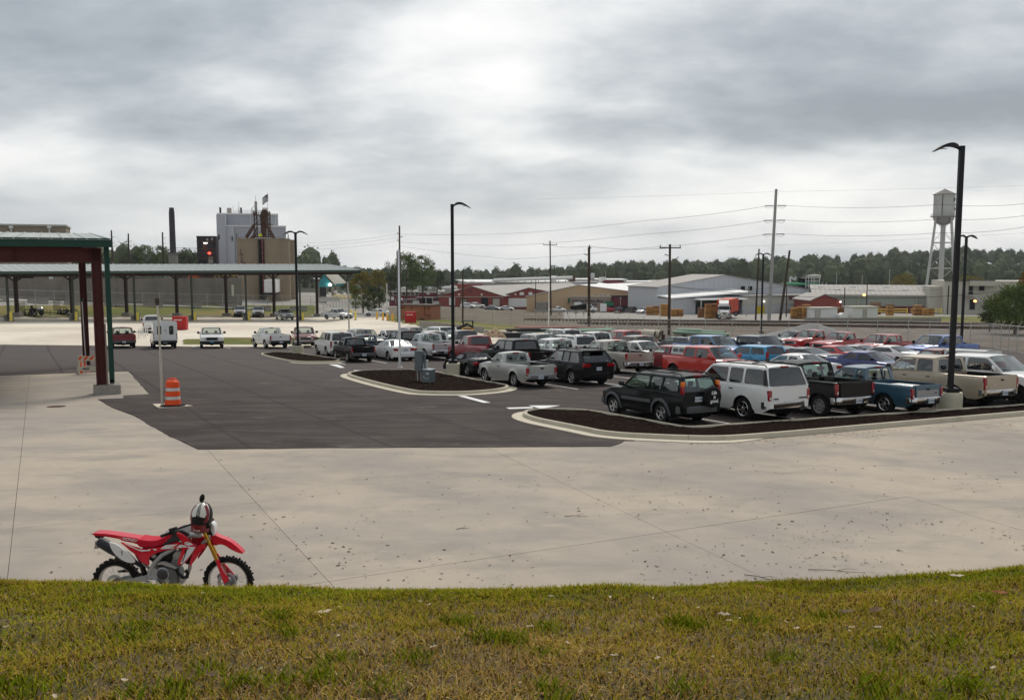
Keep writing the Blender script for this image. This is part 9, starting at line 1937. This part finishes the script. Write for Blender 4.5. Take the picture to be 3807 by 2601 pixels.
def far_wood():
 C = []; tn = []; wm = []; k = 0; cv = []; cf = []; ct = []
 while k < 2100:
  Y = rng.uniform(430, 1150); px = rng.uniform(-900, 4700); x = (px-CX)/F*Y; z = terrain_z(x, Y)
  if terrain_row(px, Y) > 1088: continue
  h = rng.uniform(9, 17)*(1.25 if rng.random() < .08 else 1); w = h*rng.uniform(.45, .75); n = 58
  a = rng.uniform(0, 2*pi, n); f = rng.uniform(0, 1, n); r_ = w/2*np.sin(pi*np.clip(.15+.8*f, 0, 1))**.6*rng.uniform(.70, .98, n)*(1+.15*np.sin(3*a+k)); c = np.stack([x+r_*np.cos(a), Y+r_*np.sin(a), z+h*(.12+.88*f)], 1)
  th, ph = np.meshgrid(np.linspace(0, 2*pi, 8)[:-1], np.linspace(.15, pi-.4, 5)); rr_ = w*.47*np.sin(ph)*rng.uniform(.78, 1.12, ph.shape); o_ = len(cv)*35
  cv.append(np.stack([x+rr_*np.cos(th), Y+rr_*np.sin(th), z+h*.52+h*.43*np.cos(ph)*rng.uniform(.9, 1.05, ph.shape)], 2).reshape(-1, 3)); cf += [(o_+i*7+j, o_+i*7+(j+1) % 7, o_+(i+1)*7+(j+1) % 7, o_+(i+1)*7+j) for i in range(4) for j in range(7)]+[tuple(o_+j for j in range(7))]; tv = rng.uniform(.1, .9); ct += [tv]*29
  C.append(c); tn.append(np.full(n, tv)+rng.normal(0, .15, n)); wm.append(np.full(n, rng.uniform(0, .5)**2)+(rng.random() < .04)*.6); k += 1
 me = bpy.data.meshes.new('far_wood_crowns'); me.from_pydata(np.concatenate(cv).tolist(), [], cf)
 for nm, v in (('tone', ct), ('warm', [.08]*len(cf))): a = me.attributes.new(nm, 'FLOAT', 'FACE'); a.data.foreach_set('value', np.array(v, dtype=np.float32))
 me.materials.append(LM['far']); stuff(link('far_wood', me))
 stuff(cards(np.concatenate(C), .75, np.concatenate(tn), np.concatenate(wm), 'far_wood', LM['far']))
far_wood()

# ------------------------------------------------------------------ grass bank in front
CREST = [(-900, 2168), (0, 2190), (500, 2199), (900, 2216), (1300, 2218), (2000, 2216), (2500, 2205), (2824, 2193), (3187, 2184), (3550, 2166), (3807, 2142), (4600, 2084)]
def bank_np(x, Y):
 px = CX+F*x/6.3; row = np.interp(px, [c[0] for c in CREST], [c[1] for c in CREST]); zc = CAMZ-6.2*np.tan(PITCH+np.arctan((row-CY)/F)); d = 6.2-Y
 up = zc+d*.225+.03*np.sin(x*1.3+Y*.7)*np.clip(d, 0, 1); s = np.clip(-d, 0, None); dn = zc-.225*s-.16*s*s; z = np.where(d > 0, up, dn)
 z = z+.018*np.sin(x*4.1+1.3*Y)*np.sin(Y*3.7-x)+.008*np.sin(x*11)*np.sin(Y*13); return z
def pnoise(x, y, s, seed):
 r_ = np.random.default_rng(seed); v = np.zeros_like(x)
 for k in range(9): a = r_.uniform(0, 2*pi); f = s*r_.uniform(.6, 1.9); v = v+np.sin((x*cos(a)+y*sin(a))*f+r_.uniform(0, 6.3)+1.2*np.sin(y*f*.6+k))
 return v/9*1.9
def grass_bank():
 xs = np.linspace(-9, 9, 241); ys = np.linspace(-2, 9.6, 156); X, Yg = np.meshgrid(xs, ys); Z = bank_np(X, Yg); V = np.stack([X, Yg, Z], 2).reshape(-1, 3); n = len(xs)
 fs = [(i*n+j, i*n+j+1, (i+1)*n+j+1, (i+1)*n+j) for i in range(len(ys)-1) for j in range(n-1)]; me = bpy.data.meshes.new('grass_bank'); me.from_pydata(V.tolist(), [], fs); me.polygons.foreach_set('use_smooth', [True]*len(fs))
 m = bpy.data.materials.new('thatch'); m.use_nodes = True; t = NT(m.node_tree); bs = t.n['Principled BSDF']; bs.inputs['Roughness'].default_value = 1; P = t.new('ShaderNodeTexCoord').outputs['Object']
 c = t.mix(t.ramp(t.noise(P, 1.6, 5, .6), .42, .60), (.09, .072, .016), (.17, .115, .055)); c = t.mix(t.ramp(t.noise(P, 40, 4, .7), .4, .7), c, (.08, .065, .03)); t.put(bs.inputs['Base Color'], c)
 bn = t.new('ShaderNodeBump'); bn.inputs['Distance'].default_value = .02; t.put(bn.inputs['Height'], t.noise(P, 60, 4, .7)); t.l.new(bn.outputs[0], bs.inputs['Normal']); me.materials.append(m); o = bpy.data.objects.new('grass_bank', me); COL.objects.link(o); structure(o)
 # blades
 gm = bpy.data.materials.new('grass_blades'); gm.use_nodes = True; t = NT(gm.node_tree); bs = t.n['Principled BSDF']; bs.inputs['Roughness'].default_value = .8; bs.inputs['Specular IOR Level'].default_value = .0
 a = t.new('ShaderNodeAttribute', attribute_name='tone').outputs['Fac']; w = t.new('ShaderNodeAttribute', attribute_name='warm').outputs['Fac']; cr_ = t.new('ShaderNodeValToRGB'); t.put(cr_.inputs[0], w); e = cr_.color_ramp
 st = [(0, (.120, .175, .010)), (.35, (.235, .225, .014)), (.6, (.315, .228, .028)), (.8, (.31, .175, .055)), (1, (.42, .30, .13))]
 while len(e.elements) < len(st): e.elements.new(.5)
 for k, (p_, c_) in enumerate(st): e.elements[k].position = p_; e.elements[k].color = (*c_, 1)
 v = t.new('ShaderNodeVectorMath', operation='SCALE'); t.put(v.inputs[0], cr_.outputs[0]); t.put(v.inputs['Scale'], t.m('ADD', t.m('MULTIPLY', a, .9), .55)); t.put(bs.inputs['Base Color'], v.outputs[0])
 def blades(name, n, hmin, hmax, wid, flat, wbase):
  Y = 2.3+5.6*rng.uniform(0, 1, n)**.8; x = rng.uniform(-.66, .66, n)*(Y+2.8); den = pnoise(x, Y, 2.2, 3)+.5*pnoise(x, Y, 6, 4); keep = rng.uniform(-1.5, .9, n) < den+(.5 if flat else .15)+np.clip(Y-5.4, 0, 1)*1.2
  if flat: keep = rng.uniform(-1, 1.2, n) < .4-den
  x, Y = x[keep], Y[keep]; n = len(x); z = bank_np(x, Y); gn = pnoise(x, Y, 1.1, 8); g2 = pnoise(x, Y, 4.5, 9); h = rng.uniform(hmin, hmax, n)*(1+.35*np.clip(g2, -1, 1)); ang = rng.uniform(0, 2*pi, n); lean = rng.uniform(.4, 1.9, n)*(3.5 if flat else 1)
  dx, dy = np.cos(ang), np.sin(ang); hh = h*(.12 if flat else 1); px_, py_ = -dy, dx; wd = wid*rng.uniform(.6, 1.4, n); hor = h*(.8 if flat else lean*.7)
  B = np.stack([x, Y, z-.004], 1); W_ = np.stack([px_*wd, py_*wd, 0*wd], 1); mid = B+np.stack([dx*hor*.4, dy*hor*.4, hh*.62], 1); tip = B+np.stack([dx*hor, dy*hor, hh*rng.uniform(.65, 1, n)], 1)
  V = np.stack([B-W_, B+W_, mid+W_*.8, mid-W_*.8, tip], 1).reshape(-1, 3); idx = np.arange(n)*5; F4 = np.stack([idx, idx+1, idx+2, idx+3], 1).ravel(); F3 = np.stack([idx+3, idx+2, idx+4], 1).ravel()
  me = bpy.data.meshes.new(name); me.vertices.add(5*n); me.vertices.foreach_set('co', V.astype(np.float32).ravel()); me.loops.add(7*n); me.loops.foreach_set('vertex_index', np.concatenate([F4, F3]).astype(np.int32)); me.polygons.add(2*n)
  me.polygons.foreach_set('loop_start', np.concatenate([np.arange(n)*4, 4*n+np.arange(n)*3]).astype(np.int32)); me.polygons.foreach_set('loop_total', np.concatenate([np.full(n, 4), np.full(n, 3)]).astype(np.int32))
  warm = np.clip(wbase+.17*gn+.10*g2-.25*np.exp(-((Y-6.4)/.45)**2)*(x > -3.0)+rng.normal(0, .17, n), 0, 1); tone = np.clip(.5+.2*pnoise(x, Y, 2.5, 12)+rng.normal(0, .2, n), 0, 1)
  for nm, vv in (('tone', tone), ('warm', warm)): q = me.attributes.new(nm, 'FLOAT', 'FACE'); q.data.foreach_set('value', np.tile(vv, 2).astype(np.float32))
  me.materials.append(gm); me.update(calc_edges=True); o = bpy.data.objects.new(name, me); COL.objects.link(o); tag(o, {'grass': 'short uneven green and yellowing grass covering the bank', 'dry_grass': 'dead straw-coloured grass lying flat between the green tufts', 'weeds': 'broader bright green grass tufts scattered low on the bank'}[name], 'grass'); stuff(o)
 blades('grass', 270000, .020, .052, .0030, False, .55); blades('dry_grass', 80000, .03, .08, .0026, True, .86)
 # tufts of longer bright grass
 n0 = 110; tx = rng.uniform(-6, 6, n0); tY = rng.uniform(2.6, 5.2, n0);
 C = []
 blades_n = 45; xx = (tx[:, None]+rng.normal(0, .05, (n0, blades_n))).ravel(); yy = (tY[:, None]+rng.normal(0, .05, (n0, blades_n))).ravel(); zz = bank_np(xx, yy); c = np.stack([xx, yy, zz+.03], 1); n = len(xx)
 ang = rng.uniform(0, 2*pi, n); L_ = rng.uniform(.04, .10, n); d = np.stack([np.cos(ang)*.6, np.sin(ang)*.6, np.full(n, .8)], 1)*L_[:, None]; e_ = np.stack([-np.sin(ang), np.cos(ang), 0*ang], 1)*.0035
 V = np.stack([c-d*.3-e_, c-d*.3+e_, c+d*.5+e_*.8, c+d*.9-np.array([0, 0, .01])], 1).reshape(-1, 3); me = bpy.data.meshes.new('weeds'); me.from_pydata(V.tolist(), [], (np.arange(4*n).reshape(-1, 4)).tolist())
 for nm, vv in (('tone', rng.uniform(.3, .9, n)), ('warm', rng.uniform(0, .35, n))): q = me.attributes.new(nm, 'FLOAT', 'FACE'); q.data.foreach_set('value', vv.astype(np.float32))
 me.materials.append(gm); o = bpy.data.objects.new('weeds', me); COL.objects.link(o); tag(o, 'broader bright green grass tufts scattered low on the bank', 'weeds'); stuff(o)
grass_bank()
# ------------------------------------------------------------------ fallen leaves and twigs
MLF = [mat('leaf_brown', (.12, .075, .045), .8, var=.3), mat('leaf_pale', (.42, .35, .25), .8, var=.2), mat('leaf_dark', (.04, .03, .022), .8, var=.3), mat('leaf_rust', (.22, .055, .02), .7, var=.2)]
def leaf_geo(mb, o_, s, a, mi, M0=None):
 c, q = cos(a), sin(a); k = random.uniform(.15, .5)
 pts = [(-1, 0, .1), (-.3, .45, k), (.1, .25, k*.5), (.35, .5, k), (1, 0, .3), (.3, -.45, k*.8), (0, -.2, .1), (-.35, -.5, k)]
 mb.add([(o_.x+s*(x*c-y*q), o_.y+s*(x*q+y*c), o_.z+s*z*.8+.003) for x, y, z in pts]+[(o_.x, o_.y, o_.z+.004)], [(i, (i+1) % 8, 8) for i in range(8)], mi)
mb = MB()
for k in range(4200):
 px = 3900*(random.random()**.55 if random.random() < .8 else random.random()); row = 1560+620*random.random()**.8; q_ = lot(px, row)
 if noise.noise((q_.x*.5, q_.y*.5, 4))*1.6+random.random() < .45: continue
 if row < (1650 if px > 2300 else 1675):
  if px < 2750: continue
  row = max(row, 1640-(px-2700)*.08)
 leaf_geo(mb, lot(px, row), random.choice((.008, .010, .013, .019, .028)) if random.random() < .94 else .04, random.uniform(0, 6.3), random.choice((0, 0, 1, 1, 2)))
for k in range(260): px = 2560+1300*random.random(); leaf_geo(mb, lot(px, 1648-(px-2560)*.066+random.expovariate(.12)), random.uniform(.015, .04), random.uniform(0, 6), random.choice((0, 2, 3)))
for k in range(60): leaf_geo(mb, lot(random.uniform(1900, 2560), random.uniform(1600, 1660)), .02, random.uniform(0, 6), random.choice((0, 1)))
o = mb.obj('leaf_litter', MLF, flip=False); tag(o, 'small brown and pale fallen leaves scattered over the concrete drive', 'fallen leaves'); stuff(o)
mb = MB()
for k in range(300):
 Y = random.uniform(2.6, 6.6); x = random.uniform(-.62, .64)*Y; leaf_geo(mb, Vector((x, Y, float(bank_np(np.array([x]), np.array([Y]))[0])+.02)), random.uniform(.010, .026), random.uniform(0, 6.3), random.choice((0, 1, 0, 0, 2)))
o = mb.obj('leaf_litter', MLF, flip=False); tag(o, 'small dead leaves caught in the grass of the bank', 'fallen leaves'); stuff(o)
def on_bank(px, row):
 lo, hi = 2.0, 6.2
 for _ in range(30):
  Y = (lo+hi)/2; x = (px-CX)/F*Y*1.2;
  for _ in range(3): z = float(bank_np(np.array([x]), np.array([Y]))[0]); x = x_px(px, Y, z)
  if row_at(Y, z) > row: lo = Y
  else: hi = Y
 return Vector((x, Y, z+.03))
for lb, px, row, s, mi in (('large pale curled leaf standing up in the grass right of centre', 2690, 2305, .045, 1), ('rust-red dead leaf near the grass edge, right of the curled pale leaf', 2822, 2197, .04, 3), ('dark red leaf near the right end of the grass edge', 3715, 2222, .05, 3), ('big brown curled leaf, left of the pair on the right side of the grass', 3145, 2292, .055, 0), ('big brown curled leaf, right of the pair on the right side of the grass', 3255, 2290, .055, 0), ('pale broken leaf lying on the grass edge at the right', 3555, 2135, .055, 1), ('long pale leaf lying flat above the left middle of the grass', 1205, 2293, .05, 1), ('reddish leaf low in the grass left of centre', 790, 2535, .035, 0)):
 q = on_bank(px, row); t_ = MB(); leaf_geo(t_, Vector((0, 0, 0)), s, random.uniform(-.5, .5), 0); o = t_.obj('fallen_leaf', MLF[mi], flip=False); o.location = q; tag(o, lb, 'leaf')
for lb, px, row, l, a in (('longest straight twig lying on the concrete right of centre', 2143, 1920, .22, 0), ('forked twigs near the grass edge at the right', 3110, 2125, .4, -.2), ('thin twig left of the forked twigs on the concrete', 2830, 2150, .25, -.6), ('dark crooked twig on the concrete in the middle', 1722, 1966, .12, .3)):
 q = lot(px, row); mb = MB(); mb.path([(-l, 0, .01), (-l*.3, .015, .02), (l*.3, -.01, .02), (l, .02, .01)], [.006, .005, .004, .002], 5); mb.path([(0, 0, .02), (l*.4, .09, .03), (l*.8, .12, .02)], [.004, .003, .001], 5); o = mb.obj('twig', MLF[2]); o.matrix_world = T(q) @ RZ(a); tag(o, lb, 'twig')
# ------------------------------------------------------------------ the air
mb = MB(); mb.box(-3300, 3300, -80, 2150, -66, 62); hz = mb.obj('haze', hz_); stuff(hz)
